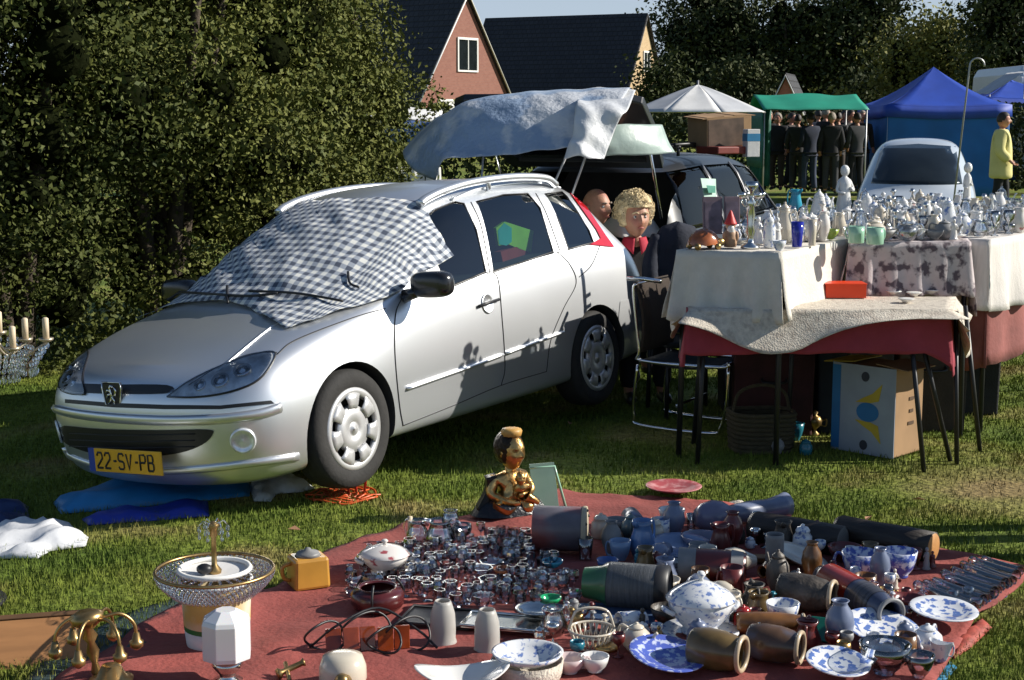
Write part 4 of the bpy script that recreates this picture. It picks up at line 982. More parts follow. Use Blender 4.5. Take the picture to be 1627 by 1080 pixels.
for (a, c) in (((768,243,10.0),(764,300,10.05)), ((905,236,9.9),(880,292,10.0)), ((930,250,9.75),(912,300,9.95))):
    A, C_ = Q(*a), Q(*c); C_ = A+(C_-A)*((A.z)/(A.z-C_.z)); o = MB().tube([C_-C_, A-C_], .008, 6).build('tent_pole', m_pole, None, C_)
    tag(o, {768:'thin pole holding up the middle of the tarpaulin',905:'thin slanting pole at the right end of the tarpaulin',930:'thin slanting pole beneath the white plastic sheet'}[a[0]], 'pole')
# ------------------------------------------------------------------ people
def skin_mesh(joints, edges, levels=2):
    """joints: name -> (pos, radius); root is the first"""
    names = list(joints); idx = {n: i for i, n in enumerate(names)}
    me = bpy.data.meshes.new('sk'); me.from_pydata([joints[n][0] for n in names], [(idx[a], idx[b]) for a, b in edges], [])
    o = bpy.data.objects.new('sk', me); COL.objects.link(o)
    q = o.modifiers.new('skin', 'SKIN'); q.use_smooth_shade = True
    d = me.skin_vertices[0].data
    for n in names:
        r = joints[n][1]; d[idx[n]].radius = r if isinstance(r, tuple) else (r, r)
        d[idx[n]].use_root = (idx[n] == 0)
    s = o.modifiers.new('sub', 'SUBSURF'); s.levels = s.render_levels = levels
    apply_mods(o); me = o.data; bpy.data.objects.remove(o); return me
def head_mb(mb, c, yaw, s=1.0, mi=0, male=False):
    """a head facing -Y, turned by yaw; c = centre"""
    M0 = Matrix.Translation(c) @ rotz(yaw) @ Matrix.Scale(s, 4)
    def g(x, y, cx, cy, w_): return math.exp(-((x-cx)**2+(y-cy)**2)/(w_*w_))
    def fn(u, v):
        a, p = 2*math.pi*u-math.pi/2, math.pi*v
        x, y, z = math.cos(a)*math.sin(p), math.sin(a)*math.sin(p), -math.cos(p)
        X, Y, Z = x*.076, y*.096, z*.118
        low = max(0, -z)
        X *= 1-.28*low**1.5; Y = Y*(1-.10*low) + (.012*low if Y > 0 else -.004*low)
        if y < 0:
            f = -y
            Y -= f*(.026*g(X, Z, 0, -.022, .016)+.014*g(X, Z, 0, .0, .014))          # nose
            Y += f*.012*(g(X, Z, .031, .008, .016)+g(X, Z, -.031, .008, .016))         # sockets
            Y -= f*.007*(g(X, Z, .03, .030, .014)+g(X, Z, -.03, .030, .014))           # brows
            Y -= f*.007*g(X*.6, Z, 0, -.056, .009); Y += f*.004*g(X*.6, Z, 0, -.066, .004)  # lips
            Y -= f*.008*g(X, Z, 0, -.095, .022)                                           # chin
            Y -= f*.006*(g(X, Z, .045, -.025, .022)+g(X, Z, -.045, -.025, .022))       # cheeks
        return (X, Y, Z)
    mb.grid(fn, 48, 36, mi, M0)
    for sx in (-1, 1):
        mb.ball((sx*.077, .008, -.006), .03, 10, mi, M0, (.30, .62, 1.0))
    return M0
m_skin = mat('skin', (.44,.225,.145), .55, var=.12, scale=22, sub=.12, col2=(.40,.15,.105), c2scale=9, c2thr=.56, bump=.12, bscale=120)
m_eye = mat('eye_white', (.55,.53,.50), .2); m_iris = mat('eye_iris', (.03,.03,.03), .2); m_lip = mat('lips', (.38,.12,.10), .5)
def body_joint_sets(pose):
    return pose
def person(label, loc, yaw, pose, jacket, trousers, hair, hairstyle, head_yaw=0, hs=1.0, detail=False, group=None, collar=None, shoes=None, skin=None, hem=0.07, bulk=0.0):
    skin = skin or m_skin
    root = thing('person', label, 'person', loc, (0,0,yaw), group); J = pose
    b = MB(); E = [('pelvis','chest'),('chest','neck'),('neck','headb')]
    body = {k: (J[k][0], (J[k][1][0]*.7, J[k][1][1]*.7) if k in ('pelvis','chest') else J[k][1]) for k in ('pelvis','chest','neck','headb')}
    for s in 'LR':
        for k in ('sho','elb','wri','hip','knee','ank','toe'): body[k+s] = (J[k+s][0], J[k+s][1]*(.75 if k in ('sho','hip') else 1))
        E += [('chest','sho'+s),('sho'+s,'elb'+s),('elb'+s,'wri'+s),('pelvis','hip'+s),('hip'+s,'knee'+s),('knee'+s,'ank'+s),('ank'+s,'toe'+s)]
        # palm and five fingers
        w0 = Vector(J['wri'+s][0]); d = (w0-Vector(J['elb'+s][0])).normalized(); sd = d.cross(Vector((0,-1,.2)) if abs(d.y) < .8 else Vector((1,0,0))).normalized(); up = sd.cross(d)
        palm = w0+d*.065; body['palm'+s] = (palm, .026); E.append(('wri'+s, 'palm'+s))
        for fi, (off, ln) in enumerate(((-.030,.060),(-.010,.072),(.010,.067),(.028,.052))):
            k1, k2 = palm+d*.030+sd*off, palm+d*(.030+ln*.5)+sd*off*1.05+up*.012
            k3 = palm+d*(.030+ln*.85)+sd*off+up*.032
            n = 'f%d%s' % (fi, s); body[n+'a'] = (k1, .0095); body[n+'b'] = (k2, .0088); body[n+'c'] = (k3, .0075)
            E += [('palm'+s, n+'a'), (n+'a', n+'b'), (n+'b', n+'c')]
        t1 = w0+d*.035-sd*.032; t2 = t1+d*.035-sd*.022+up*.012; body['t'+s+'a'] = (t1, .012); body['t'+s+'b'] = (t2, .009); E += [('wri'+s, 't'+s+'a'), ('t'+s+'a', 't'+s+'b')]
    me = skin_mesh(body, E, 1)
    b.add([v.co[:] for v in me.vertices], [p.vertices[:] for p in me.polygons], 0, True)
    hc = Vector(J['headb'][0])+Vector((0,-.012,.088*hs)); M0 = head_mb(b, hc, head_yaw, hs)
    b.build('body', skin, root)
    if detail:
        for sx in (-1, 1):
            e = MB().ball((sx*.030, -.0765, .009), .0105, 12, 0, M0).build('eye', m_eye, root)
            MB().ball((sx*.030, -.0848, .009), .0050, 8, 0, M0).build('iris', m_iris, e)
            MB().tube([(sx*.014,-.096,.030),(sx*.031,-.097,.036),(sx*.050,-.084,.028)], .0042, 6, 0, M0).build('eyebrow', hair, root)
        MB().tube([(-.024,-.087,-.058),(-.010,-.0975,-.055),(0,-.0985,-.0565),(.010,-.0975,-.055),(.024,-.087,-.058)], [.002,.0055,.006,.0055,.002], 6, 0, M0).build('mouth', m_lip, root)
    hb = MB()
    if hairstyle == 'curly':
        g = random.Random(5)
        def hf(u, v):
            a, p = 2*math.pi*u, math.pi*v; x, y, z = math.cos(a)*math.sin(p), math.sin(a)*math.sin(p), math.cos(p)
            k = 1+.16*nz(x*5, y*5, z*5)+.07*nz(x*13, y*13, z*13)
            X, Y, Z = x*.112*k, y*.122*k+.028, z*.118*k+.040
            if Y < -.03 and Z < .062: Y = -.03
            return (X, Y, Z)
        hb.grid(hf, 60, 44, 0, M0)
        for _ in range(520):                                  # loose curls over the shell
            u_, v_ = g.random(), g.random()**.8*.62; q_ = Vector(hf(u_, v_)); 
            if q_.y < -.028 and q_.z < .075: continue
            nn = (q_-Vector((0,.02,.03))).normalized(); t1 = nn.orthogonal().normalized(); t2 = nn.cross(t1); r_ = g.uniform(.006,.018); ph = g.random()*6.28
            hb.tube([q_+nn*(.002+.004*math.sin(k*1.3+ph))+t1*r_*math.cos(ph+k*.9)+t2*r_*math.sin(ph+k*.9) for k in range(6)], [.0018,.0022,.0022,.002,.0016,.001], 4, 0, M0)
    elif hairstyle in ('short', 'long'):
        zl = -.03 if hairstyle == 'short' else -.15
        def hf(u, v):
            a = 2*math.pi*u; zt = v; p = math.pi*.5*(1-v)
            front = max(0, -math.sin(a)); lo = zl+(.075-zl)*min(1, front*1.7)
            z = lo+(.128-lo)*v; rr = math.sqrt(max(0, 1-max(0, z/.130)**2)) if z > 0 else 1-.1*(z/zl)
            k = 1.09+.04*nz(math.cos(a)*4, math.sin(a)*4, z*30)
            return (math.cos(a)*.078*rr*k, math.sin(a)*.098*rr*k+.004, z+.004)
        hb.grid(hf, 40, 14, 0, M0)
    elif hairstyle == 'bald':
        def hf(u, v):
            a = -.04*math.pi+1.08*math.pi*u; z = -.055+.085*v*(.5+.5*math.sin(math.pi*u)**.3); rr = math.sqrt(max(0, 1-(z/.120)**2)); k = 1.05+.03*nz(a*4, z*40)
            return (math.cos(a)*.077*rr*k, math.sin(a)*.098*rr*k+.003, z)
        hb.grid(hf, 36, 8, 0, M0)
    if hb.v: hb.build('hair', hair, root, thick=.006 if hairstyle != 'curly' else 0)
    # jacket
    jk = {'pelvis': (J['pelvis'][0], (J['pelvis'][1][0]+.018+bulk, J['pelvis'][1][1]+.02+bulk)), 'chest': (J['chest'][0], (J['chest'][1][0]+.02+bulk, J['chest'][1][1]+.018+bulk)), 'neck': (Vector(J['neck'][0])-Vector((0,0,.005)), .082)}
    E = [('pelvis','chest'),('chest','neck')]
    if hem: jk['hem'] = (Vector(J['pelvis'][0])-Vector((0,0,hem)), (J['pelvis'][1][0]+.035+bulk, J['pelvis'][1][1]+.05+bulk)); E.append(('pelvis','hem'))
    for s in 'LR':
        for k, ex in (('sho',.022),('elb',.018),('wri',.016)): jk[k+s] = (J[k+s][0], J[k+s][1]+ex+bulk*.5)
        E += [('chest','sho'+s),('sho'+s,'elb'+s),('elb'+s,'wri'+s)]
    me = skin_mesh(jk, E); mb = MB(); mb.add([v.co[:] for v in me.vertices], [p.vertices[:] for p in me.polygons])
    mb.build('jacket', jacket, root)
    tr = {'pelvis': (Vector(J['pelvis'][0])-Vector((0,0,.015)), J['pelvis'][1]), 'waist': (Vector(J['pelvis'][0])+Vector((0,0,.12)), (.12,.09))}; E = [('pelvis','waist')]
    for s in 'LR':
        for k, ex in (('hip',.022),('knee',.018),('ank',.028)): tr[k+s] = (J[k+s][0], J[k+s][1]+ex)
        E += [('pelvis','hip'+s),('hip'+s,'knee'+s),('knee'+s,'ank'+s)]
    me = skin_mesh(tr, E, 1); mb = MB(); mb.add([v.co[:] for v in me.vertices], [p.vertices[:] for p in me.polygons])
    mb.build('trousers', trousers, root)
    for s in 'LR':
        a, t = Vector(J['ank'+s][0]), Vector(J['toe'+s][0]); f = (t-a); f.z = 0; f.normalize()
        me = skin_mesh({'a': (a-f*.03+Vector((0,0,-.02)), .045), 'm': (a+f*.08+Vector((0,0,-.03)), .043), 't': (a+f*.17+Vector((0,0,-.04)), .036)}, [('a','m'),('m','t')], 1)
        mb = MB(); mb.add([(v.co.x, v.co.y, max(v.co.z, a.z-.078)) for v in me.vertices], [p.vertices[:] for p in me.polygons]); mb.build('shoe', shoes or m_dark, root)
    if collar:
        nk = Vector(J['neck'][0]); c = MB()
        for sx in (-1, 1):
            c.grid(lambda u, v: (nk.x+sx*(.012+.062*math.sin(u*1.9)+.016*(1-v)), nk.y-.072*math.cos(u*1.9)-.03*(1-v)*(1-u)-.012, nk.z-.015+.045*v-.07*(1-u)**2*(1-v)), 10, 4)
        c.build('collar', collar, root, thick=.006)
    return root
def stand_pose(h=1.72, arm=0.0, stride=.0, lean=0.0):
    k = h/1.72; v = lambda x, y, z: Vector((x*k, (y-lean*max(0, z-.9))*k, z*k))
    d = {'pelvis': (v(0,0,.96), (.145*k,.105*k)), 'chest': (v(0,.01,1.30), (.165*k,.115*k)), 'neck': (v(0,.015,1.47), .055*k), 'headb': (v(0,.0,1.535), .052*k)}
    for s, sx in (('L', 1), ('R', -1)):
        st = stride*sx
        d['sho'+s] = (v(sx*.185,.015,1.40), .058*k); d['elb'+s] = (v(sx*.235,.03,1.13), .044*k); d['wri'+s] = (v(sx*(.22-.06*arm),-.10-.12*arm,.92+.20*arm), .030*k)
        d['hip'+s] = (v(sx*.095,0,.90), .085*k); d['knee'+s] = (v(sx*.10,-.02-st*.5,.50), .056*k); d['ank'+s] = (v(sx*.10,.03-st,.085), .040*k); d['toe'+s] = (v(sx*.115,-.12-st,.04), .03*k)
    return d
def sit_pose(seat=.46):
    v = lambda x, y, z: Vector((x, y, z+seat-.46))
    d = {'pelvis': (v(0,.02,.56), (.16,.115)), 'chest': (v(0,.05,.85), (.165,.115)), 'neck': (v(0,.035,1.055), .055), 'headb': (v(0,.01,1.115), .052)}
    for s, sx in (('L', 1), ('R', -1)):
        d['sho'+s] = (v(sx*.180,.05,.945), .056); d['elb'+s] = (v(sx*.235,.02,.72), .046); d['wri'+s] = (v(sx*.10,-.19,.63), .030)
        d['hip'+s] = (v(sx*.10,-.02,.545), .085); d['knee'+s] = (v(sx*.115,-.42,.52), .060); d['ank'+s] = (v(sx*.11,-.42,.09), .042); d['toe'+s] = (v(sx*.12,-.57,.04), .032)
    return d
m_blk = mat('black_cloth', (.009,.009,.011), .85, var=.25, scale=8, bump=.2, bscale=30); m_navy = mat('navy_cloth', (.015,.022,.045), .85, var=.2)
m_brn = mat('brown_cloth', (.035,.024,.018), .85, var=.2); m_dkg = mat('dark_grey_cloth', (.030,.031,.034), .85, var=.2); m_jean = mat('dark_denim', (.03,.045,.085), .85, var=.2)
m_blond = mat('blond_hair', (.66,.53,.31), .8, var=.35, scale=40, bump=.6, bscale=90); m_hdark = mat('dark_hair', (.02,.014,.010), .6, var=.3, scale=30); m_hgrey = mat('grey_hair', (.25,.21,.17), .7, var=.3, scale=40)
m_redc = mat('red_shirt', (.38,.012,.035), .8, var=.1)
m_jk2 = mat('black_brown_jacket', (.008,.007,.007), .9, var=.3, scale=6, col2=(.020,.013,.011), c2scale=3, c2thr=.55, bump=.25, bscale=25)
wp_ = Q(1012,189,10.35)
person('blond curly haired woman in a black jacket with red collar, seated beside the silver car', (wp_.x, 10.35, -.005), R(6), sit_pose(.46), m_jk2, m_blk, m_blond, 'curly', R(8), 1.16, True, collar=m_redc, bulk=.035)
wp_ = Q(948,189,11.1)
person('balding man in dark clothes sitting behind the tail of the silver car', (wp_.x, 11.1, 0), R(40), sit_pose(.48), m_blk, m_dkg, m_hgrey, 'bald', R(10), 1.16, True)
m_yel = mat('pale_yellow_coat', (.62,.56,.22), .8, var=.10, scale=4, bump=.2, bscale=12)
wp_ = Q(1594,189,25)
person('dark haired person in a pale yellow coat walking past the blue tent', (wp_.x, 25, Q(1594,181,25).z-1.73), R(70), stand_pose(1.72, .3, .12), m_yel, m_blk, m_hdark, 'short', 0, 1.05, hem=.30, bulk=.07)
CR0 = [(1222,34.2,1.70,m_blk,10,'furthest left, under the canopy edge'),(1258,34.4,1.76,m_brn,60,'half hidden behind the first two'),(1300,34.6,1.82,m_navy,190,'behind the middle of the group'),(1322,31.8,1.66,m_blk,175,'shortest, at the front of the group'),(1342,34.5,1.84,m_blk,20,'at the very back right'),(1362,31.9,1.72,m_dkg,200,'at the front right')]
CR = CR0+[(1236,33.5,1.66,m_blk,-20,'first from the left'),(1268,33.0,1.74,m_dkg,170,'second from the left'),(1288,32.3,1.70,m_navy,200,'third from the left'),
      (1312,33.4,1.78,m_blk,120,'in the middle'),(1332,32.6,1.80,m_dkg,160,'tallest, right of the middle'),(1351,33.2,1.76,m_blk,40,'second from the right'),(1370,33.8,1.74,m_brn,10,'nearest the blue tent')]
for i, (px, Y, h, jm, yw, lb) in enumerate(CR):
    Y += 3.2; h *= 1.07; p_ = Q(px, 189, Y); person('dark dressed visitor by the green canopy, %s' % lb, (p_.x, Y, .16), R(yw), stand_pose(h, .2*(i % 3), .05), jm, [m_jean, m_blk, m_brn, m_dkg][i % 4], m_hdark if i % 3 else m_hgrey, 'short', R(15*(i % 3-1)), 1.05, group='visitors in the crowd').scale = (1+.07*math.sin(i*2.3), 1.0, 1+.035*math.cos(i*4.1))
# two unseen visitors added right of the frame to cast shadows on the blanket
person('visitor in dark clothes standing to the right of the blanket', (2.50, 6.25, 0), R(90), stand_pose(1.80), m_blk, m_jean, m_hdark, 'short')
person('second visitor standing to the right of the blanket', (2.75, 6.75, 0), R(100), stand_pose(1.72), m_dkg, m_blk, m_hgrey, 'short')
# ------------------------------------------------------------------ tables, cloths and the goods on them
def cloth(name, label, corners, z, drops, m, fold=.025, waves=5, flare=.05, group=None, hemfn=None, nseg=28, seed=0, thick=.003, z2=None):
    """a cloth lying on a table top (corners anticlockwise from above) and hanging over each side by drops[i]"""
    C = [Vector((c[0], c[1], z)) for c in corners]; n = len(C); mb = MB()
    q = lambda u, v: (C[0]*(1-u)+C[1]*u)*(1-v)+(C[3]*(1-u)+C[2]*u)*v
    mb.grid(lambda u, v: q(u, v)+Vector((0,0,.004*nz(u*7+seed, v*7))), nseg, nseg)
    for i in range(n):
        if drops[i] <= 0: continue
        a, b = C[i], C[(i+1) % n]; d = (b-a).normalized(); nn = Vector((d.y, -d.x, 0))
        def side(u, v, a=a, b=b, nn=nn, i=i, d=d):
            dr = drops[i]*(hemfn(i, u) if hemfn else 1)*(1+.09*nz(u*4, seed+i*3.1)+.03*nz(u*13, seed+i))
            k = fold*v**1.2*(math.sin(u*waves*6.28+1.3*seed)+.6*nz(u*9, seed*2.0, v*2))+flare*v**1.3
            cx = flare*v*(u-.5)*2*.8
            return a+(b-a)*u+nn*k+d*cx+Vector((0,0,-dr*v-.004*(v > 0)))
        mb.grid(side, nseg, 10)
    o0 = C[0].lerp(C[2], .5); o0.z = z
    mb.v = [tuple(Vector(p)-o0) for p in mb.v]
    o = mb.build(name, m, None, o0, thick=thick); return tag(o, label, 'tablecloth', group)
def trestle(label, corners, z, m_top, legs=True, lm=None, splay=.03, frame='metal'):
    C = [Vector((c[0], c[1], 0)) for c in corners]; c0 = sum(C, Vector())/4
    root = thing('table', label, 'table', c0)
    b = MB(); V = [(p-c0)*.985+Vector((0,0,z-.03)) for p in C]+[(p-c0)*.985+Vector((0,0,z-.006)) for p in C]
    b.add(V, [(3,2,1,0),(4,5,6,7)]+[(i, (i+1) % 4, 4+(i+1) % 4, 4+i) for i in range(4)], 0, False); b.build('tabletop', m_top, root)
    for p in C:
        t = (p-c0)*.93; e = (p-c0)*(.93+splay); l = MB(); l.tube([t+Vector((0,0,z-.03)), e], .016, 8); l.build('leg', lm or m_dark, root)
    return root
m_wood = mat('table_wood', (.20,.12,.06), .6, var=.25, scale=4, stretch=(1,8,1))
m_linen = mat('white_linen', (.62,.58,.51), .9, var=.06, scale=14, bump=.25, bscale=60)
m_lace = mat('cream_lace', (.60,.54,.45), .9, var=.12, scale=40, bump=.5, bscale=110, col2=(.46,.40,.33), c2scale=26, c2thr=.56)
m_floral = mat('floral_cloth', (.48,.42,.42), .9, var=.08, scale=20, bump=.15, bscale=60, col2=(.10,.075,.09), c2scale=16, c2thr=.54, c2soft=.05)
m_redcl = mat('red_tablecloth', (.30,.035,.055), .85, var=.12, scale=8, bump=.2, bscale=40)
m_pinkcl = mat('rust_red_cloth', (.24,.075,.065), .85, var=.2, scale=5, bump=.2, bscale=30)
ZT = 1.17
A_, B_, C_ = P(1075,397,ZT), P(1240,402,ZT), P(1347,380,ZT); D_ = A_+C_-B_
C2 = B_+(C_-B_)*1.9; D2 = A_+(C_-B_)*1.9
T1 = [A_, B_, C2, D2]
trestle('raised trestle table under the white linen cloth, its left end by the seated woman', T1, ZT-.006, m_wood)
cloth('tablecloth', 'white linen cloth over the raised table end beside the seated woman', T1, ZT, [.37,.36,.15,.36], m_linen, .024, 4, .045, seed=1, nseg=44)
E0, F0 = P(1349,385,ZT), P(1543,385,ZT); dv = (C_-B_).normalized()
dv2 = Vector((.22,.975,0)).normalized(); T2 = [E0, F0, F0+dv2*2.3, E0+dv2*2.3]
trestle('second raised table, under the floral cloth with the white china', T2, ZT-.006, m_wood)
cloth('tablecloth', 'greyish floral cloth with dark blossoms hanging from the china table', T2, ZT, [.31,.42,.1,.3], m_floral, .024, 5, .035, seed=2, nseg=44)
G0 = P(1572,381,ZT); dG = Vector((.62,.78,0)).normalized(); nG = Vector((-.78,.62,0)); G1 = G0+dG*1.9
T3 = [G0, G1, G1+nG*1.0, G0+nG*1.0]
trestle('table at the right edge under the striped white cloth', T3, ZT-.006, m_wood)
m_stripe = mat('striped_white_cloth', (.64,.60,.56), .9, var=.10, scale=9, bump=.3, bscale=50, stretch=(6,6,.3))
cloth('tablecloth', 'white ribbed cloth hanging from the table at the right edge', T3, ZT, [.42,.3,.3,.40], m_stripe, .026, 6, .05, seed=3, nseg=48)
cloth('tablecloth', 'rust red cloth below the white ribbed one at the right edge', [p-Vector((0,0,.01)) for p in T3], ZT-.012, [.74,.6,.6,.74], m_pinkcl, .018, 5, .02, seed=4)
# low table in front
ZL = .86
a0, b0_ = P(1085,505,ZL), P(1532,492,ZL); a0.y = b0_.y = 8.06; a0.x = .94; b0_.x = 2.36
T0 = [a0, b0_, Vector((2.55,8.66,0)), Vector((1.0,8.66,0))]
t0 = thing('table', 'low front table with thin black legs under red cloth and lace', 'table', (1.7,8.35,0))
MB().box((0,0,ZL-.02), (1.40,.58,.024)).build('tabletop', m_wood, t0)
def legto(p0, p1): 
    l = MB(); c = t0.location; l.tube([p0-c, p1-c], .0135, 8); l.build('leg', m_dark, t0)
def legpx(pa, pb, Y):
    g_ = P(pb[0], pb[1], 0); a = Q(pa[0], pa[1], Y); a.z = min(a.z, ZL-.03)
    legto(g_+(a-g_)*((ZL-.03)/a.z), g_)
legpx((1452,580), (1468,750), 8.05); legpx((1474,580), (1510,733), 8.2); legpx((1519,540), (1520,738), 8.25); legpx((1539,540), (1557,718), 8.5)
legto(Vector((1.05,8.15,ZL-.03)), Vector((1.02,8.12,0))); legto(Vector((1.10,8.6,ZL-.03)), Vector((1.06,8.64,0))); legto(Vector((1.62,8.6,ZL-.03)), Vector((1.60,8.6,0)))
cloth('tablecloth', 'dark red cloth on the low front table, its right end lit pink by the sun', T0, ZL, [.27,.30,.2,.30], m_redcl, .014, 5, .02, seed=5, nseg=48,
      hemfn=lambda i, u: (.85+.5*max(0, u-.9)*10*.6 if i == 0 else 1+.55*max(0, .35-u)))
def hem(i, u): return (.18+.95*math.exp(-((u-.33)/.22)**2)) if i == 0 else (.6+1.3*math.exp(-((u-.55)/.28)**2))
cloth('lace_cloth', 'cream lace cloth with a rounded hem over the red cloth on the low table', [p+Vector((.01,-.006,0)) for p in T0], ZL+.006, [.20,.16,  .1,.1], m_lace, .010, 3, .085, hemfn=hem, seed=6, thick=.002)
# the folding chair, empty, side on
fc = thing('folding_chair', 'empty folding chair with a chrome tube frame and dark sling seat beside the low table', 'chair', P(1078,690), (0,0,R(-30)))
yk = fc.location.y; s_ = mpp(yk)
def cp(px, py, y): q_ = Q(px, py, yk); return Vector(((q_.x-fc.location.x)*1.15, y, q_.z))
for y in (0, .46):
    MB().tube(smooth_path([cp(1014,455,y), cp(1010,470,y), cp(1018,560,y), cp(1024,578,y), cp(1140,578,y), cp(1152,570,y)], 5), .011, 8).build('side_frame', m_chrome, fc)
    MB().tube(smooth_path([cp(1016,585,y), cp(1010,640,y), cp(1010,668,y), cp(1020,682,y), cp(1125,683,y), cp(1140,672,y), cp(1148,640,y), cp(1152,575,y)], 5), .011, 8).build('leg', m_chrome, fc)
for (x, y_) in ((1014,455),(1024,578),(1140,578),(1075,645)): MB().tube([cp(x, y_, 0), cp(x, y_, .46)], .009, 8).build('cross_bar', m_chrome, fc)
m_sling = mat('dark_sling', (.014,.015,.014), .9, var=.2, bump=.2, bscale=80)
MB().grid(lambda u, v: cp(1024+116*u, 577+8*math.sin(u*math.pi), .46*v), 10, 4).build('seat', m_sling, fc, thick=.012)
MB().grid(lambda u, v: cp(1012+9*u+30*u*(1-u), 452+112*u, .46*v), 10, 4).build('backrest', mat('brown_sling', (.030,.019,.012), .9, var=.2, bump=.2, bscale=80), fc, thick=.02)
MB().tube([cp(1000,447,0), cp(1020,446,0), cp(1052,449,0)], .013, 8).build('armrest', m_chrome, fc)
# a second chair with a dark jacket hung over its back
jc = thing('kitchen_chair', 'chair half hidden behind the white linen table, under a dark navy jacket', 'chair', (1.13, 9.62, 0), (0,0,R(12)))
for sx in (-.2, .2):
    for sy in (-.2, .2): MB().tube([(sx, sy, 0), (sx*.95, sy*.95, .46)], .015, 8).build('leg', m_dark, jc)
    MB().tube([(sx*.95, .19, .46), (sx*.9, .25, 1.10)], .014, 8).build('back_post', m_dark, jc)
MB().box((0,0,.47), (.42,.42,.035)).build('seat', m_sling, jc, bevel=.012); MB().box((0,.245,1.03), (.38,.02,.12), 0).build('top_rail', m_dark, jc, bevel=.006)
b = MB()
def jkf(u, v):
    a = 6.283*u; k = (1-v**5)**.5 if v < 1 else 0; w2 = (.21-.05*max(0, v-.75)*4*.6)*(.25+.75*k) if v < .999 else .0
    f = 1+.05*math.sin(a*5+v*3)+.06*nz(3*math.cos(a), 3*math.sin(a), v*4)
    return (w2*math.cos(a)*f, .24+.11*(.3+.7*k)*math.sin(a)*f, .50+.72*v)
b.grid(jkf, 44, 22); o = b.build('jacket', mat('navy_jacket', (.010,.014,.028), .85, var=.3, scale=6, bump=.25, bscale=25), None, jc.location, (0,0,R(12))); tag(o, 'dark navy jacket hung over the chair right of the blond woman', 'jacket')
for sx in (-1, 1): MB().tube(smooth_path([(sx*.13,.24,1.12),(sx*.19,.20,.98),(sx*.20,.17,.80),(sx*.19,.18,.62)], 4), [.05]*5+[.055]*4+[.05]*4, 10).build('sleeve', MATS['navy_jacket'], o)
def stool(label, loc):
    r = thing('stool', label, 'stool', loc)
    MB().lathe([(.16,.40),(.17,.42),(.16,.445),(0,.45)], 24).build('seat', m_sling, r)
    for k in range(4):
        a = k*math.pi/2+.7; MB().tube([(.12*math.cos(a), .12*math.sin(a), .41), (.17*math.cos(a), .17*math.sin(a), 0)], .011, 6).build('leg', m_chrome, r)
stool('low round stool under the seated blond woman', (Q(1012,189,10.35).x, 10.36, 0)); stool('low round stool under the balding man', (Q(948,189,11.1).x, 11.11, 0))

# ---------------------------------------------------------------- tableware shapes
m_china = mat('white_china', (.72,.71,.68), .16, var=.04, scale=6, coat=.4)
m_cream = mat('cream_china', (.58,.52,.42), .2, var=.08, scale=8, coat=.3)
m_delft = mat('blue_white_china', (.70,.71,.72), .14, var=.05, scale=6, coat=.4, col2=(.14,.21,.44), c2scale=46, c2thr=.585, c2soft=.05)
m_delft2 = mat('blue_print_china', (.60,.64,.74), .14, var=.06, scale=8, coat=.4, col2=(.05,.09,.38), c2scale=30, c2thr=.47, c2soft=.05)
m_rose = mat('rose_china', (.68,.64,.60), .16, var=.05, coat=.4, col2=(.36,.08,.09), c2scale=20, c2thr=.63, c2soft=.03)
m_greyc = mat('grey_stoneware', (.22,.22,.22), .5, var=.25, scale=10)
m_crys = glass_mat('cut_crystal', (.94,.96,.98), .16, .05)
m_frost = mat('frosted_glass', (.62,.60,.56), .45, var=.05, trans=.45)
m_silver = mat('silver_plate', (.62,.62,.60), .16, metal=1, var=.15, scale=12)
m_brass = mat('old_brass', (.36,.24,.10), .36, metal=.9, var=.45, scale=14)
m_gold = mat('gilded_bronze', (.54,.33,.12), .28, metal=.95, var=.4, scale=16, bump=.25, bscale=50)
m_mint = mat('mint_green_glaze', (.30,.52,.38), .2, var=.06, coat=.4); m_teal = mat('teal_glaze', (.02,.16,.22), .25, var=.15, coat=.3); m_turq = mat('turquoise_glaze', (.03,.30,.42), .2, var=.1, coat=.3)
m_cobalt = mat('cobalt_glass', (.015,.02,.30), .1, var=.1, coat=.5); m_lime = mat('lime_green_glaze', (.32,.42,.08), .3, var=.1)
m_rust = mat('rust_brown_glaze', (.34,.10,.03), .25, var=.5, scale=9, coat=.3)
def wall_prof(out, t=.004, floor=.006):
    """closed vessel with an inside: outer profile bottom -> rim, then back down inside"""
    ins = [(max(.0005, r-t), z) for r, z in reversed(out) if z > floor and r > t]
    return [(0, 0)]+out+ins+[(0, floor)]
def scaled(prof, R_, H): return [(r*R_, z*H) for r, z in prof]
PF = {
 'vase': [(.42,0),(.46,.03),(.60,.15),(.90,.38),(1,.55),(.86,.75),(.52,.90),(.48,.95),(.62,1)],
 'tallvase': [(.70,0),(.75,.02),(.60,.08),(.72,.3),(.95,.62),(1,.75),(.80,.90),(.66,.95),(.80,1)],
 'jar': [(.80,0),(.88,.03),(1,.25),(1,.70),(.90,.84),(.66,.90),(.66,.95),(.76,1)],
 'cylinder': [(.92,0),(.96,.02),(1,.1),(1,.9),(.97,1)],
 'cup': [(.50,0),(.52,.06),(.50,.10),(.78,.35),(.92,.65),(1,1)],
 'bowl': [(.42,0),(.44,.08),(.70,.30),(.90,.62),(1,1)],
 'mug': [(.92,0),(.98,.04),(1,.5),(.98,1)],
 'tumbler': [(.72,0),(.76,.03),(.88,.5),(1,1)],
 'goblet': [(.80,0),(.78,.03),(.14,.08),(.12,.42),(.30,.50),(.85,.64),(1,.82),(.92,1)],
 'beaker': [(.62,0),(.70,.05),(.95,.45),(1,.7),(.90,1)],
}
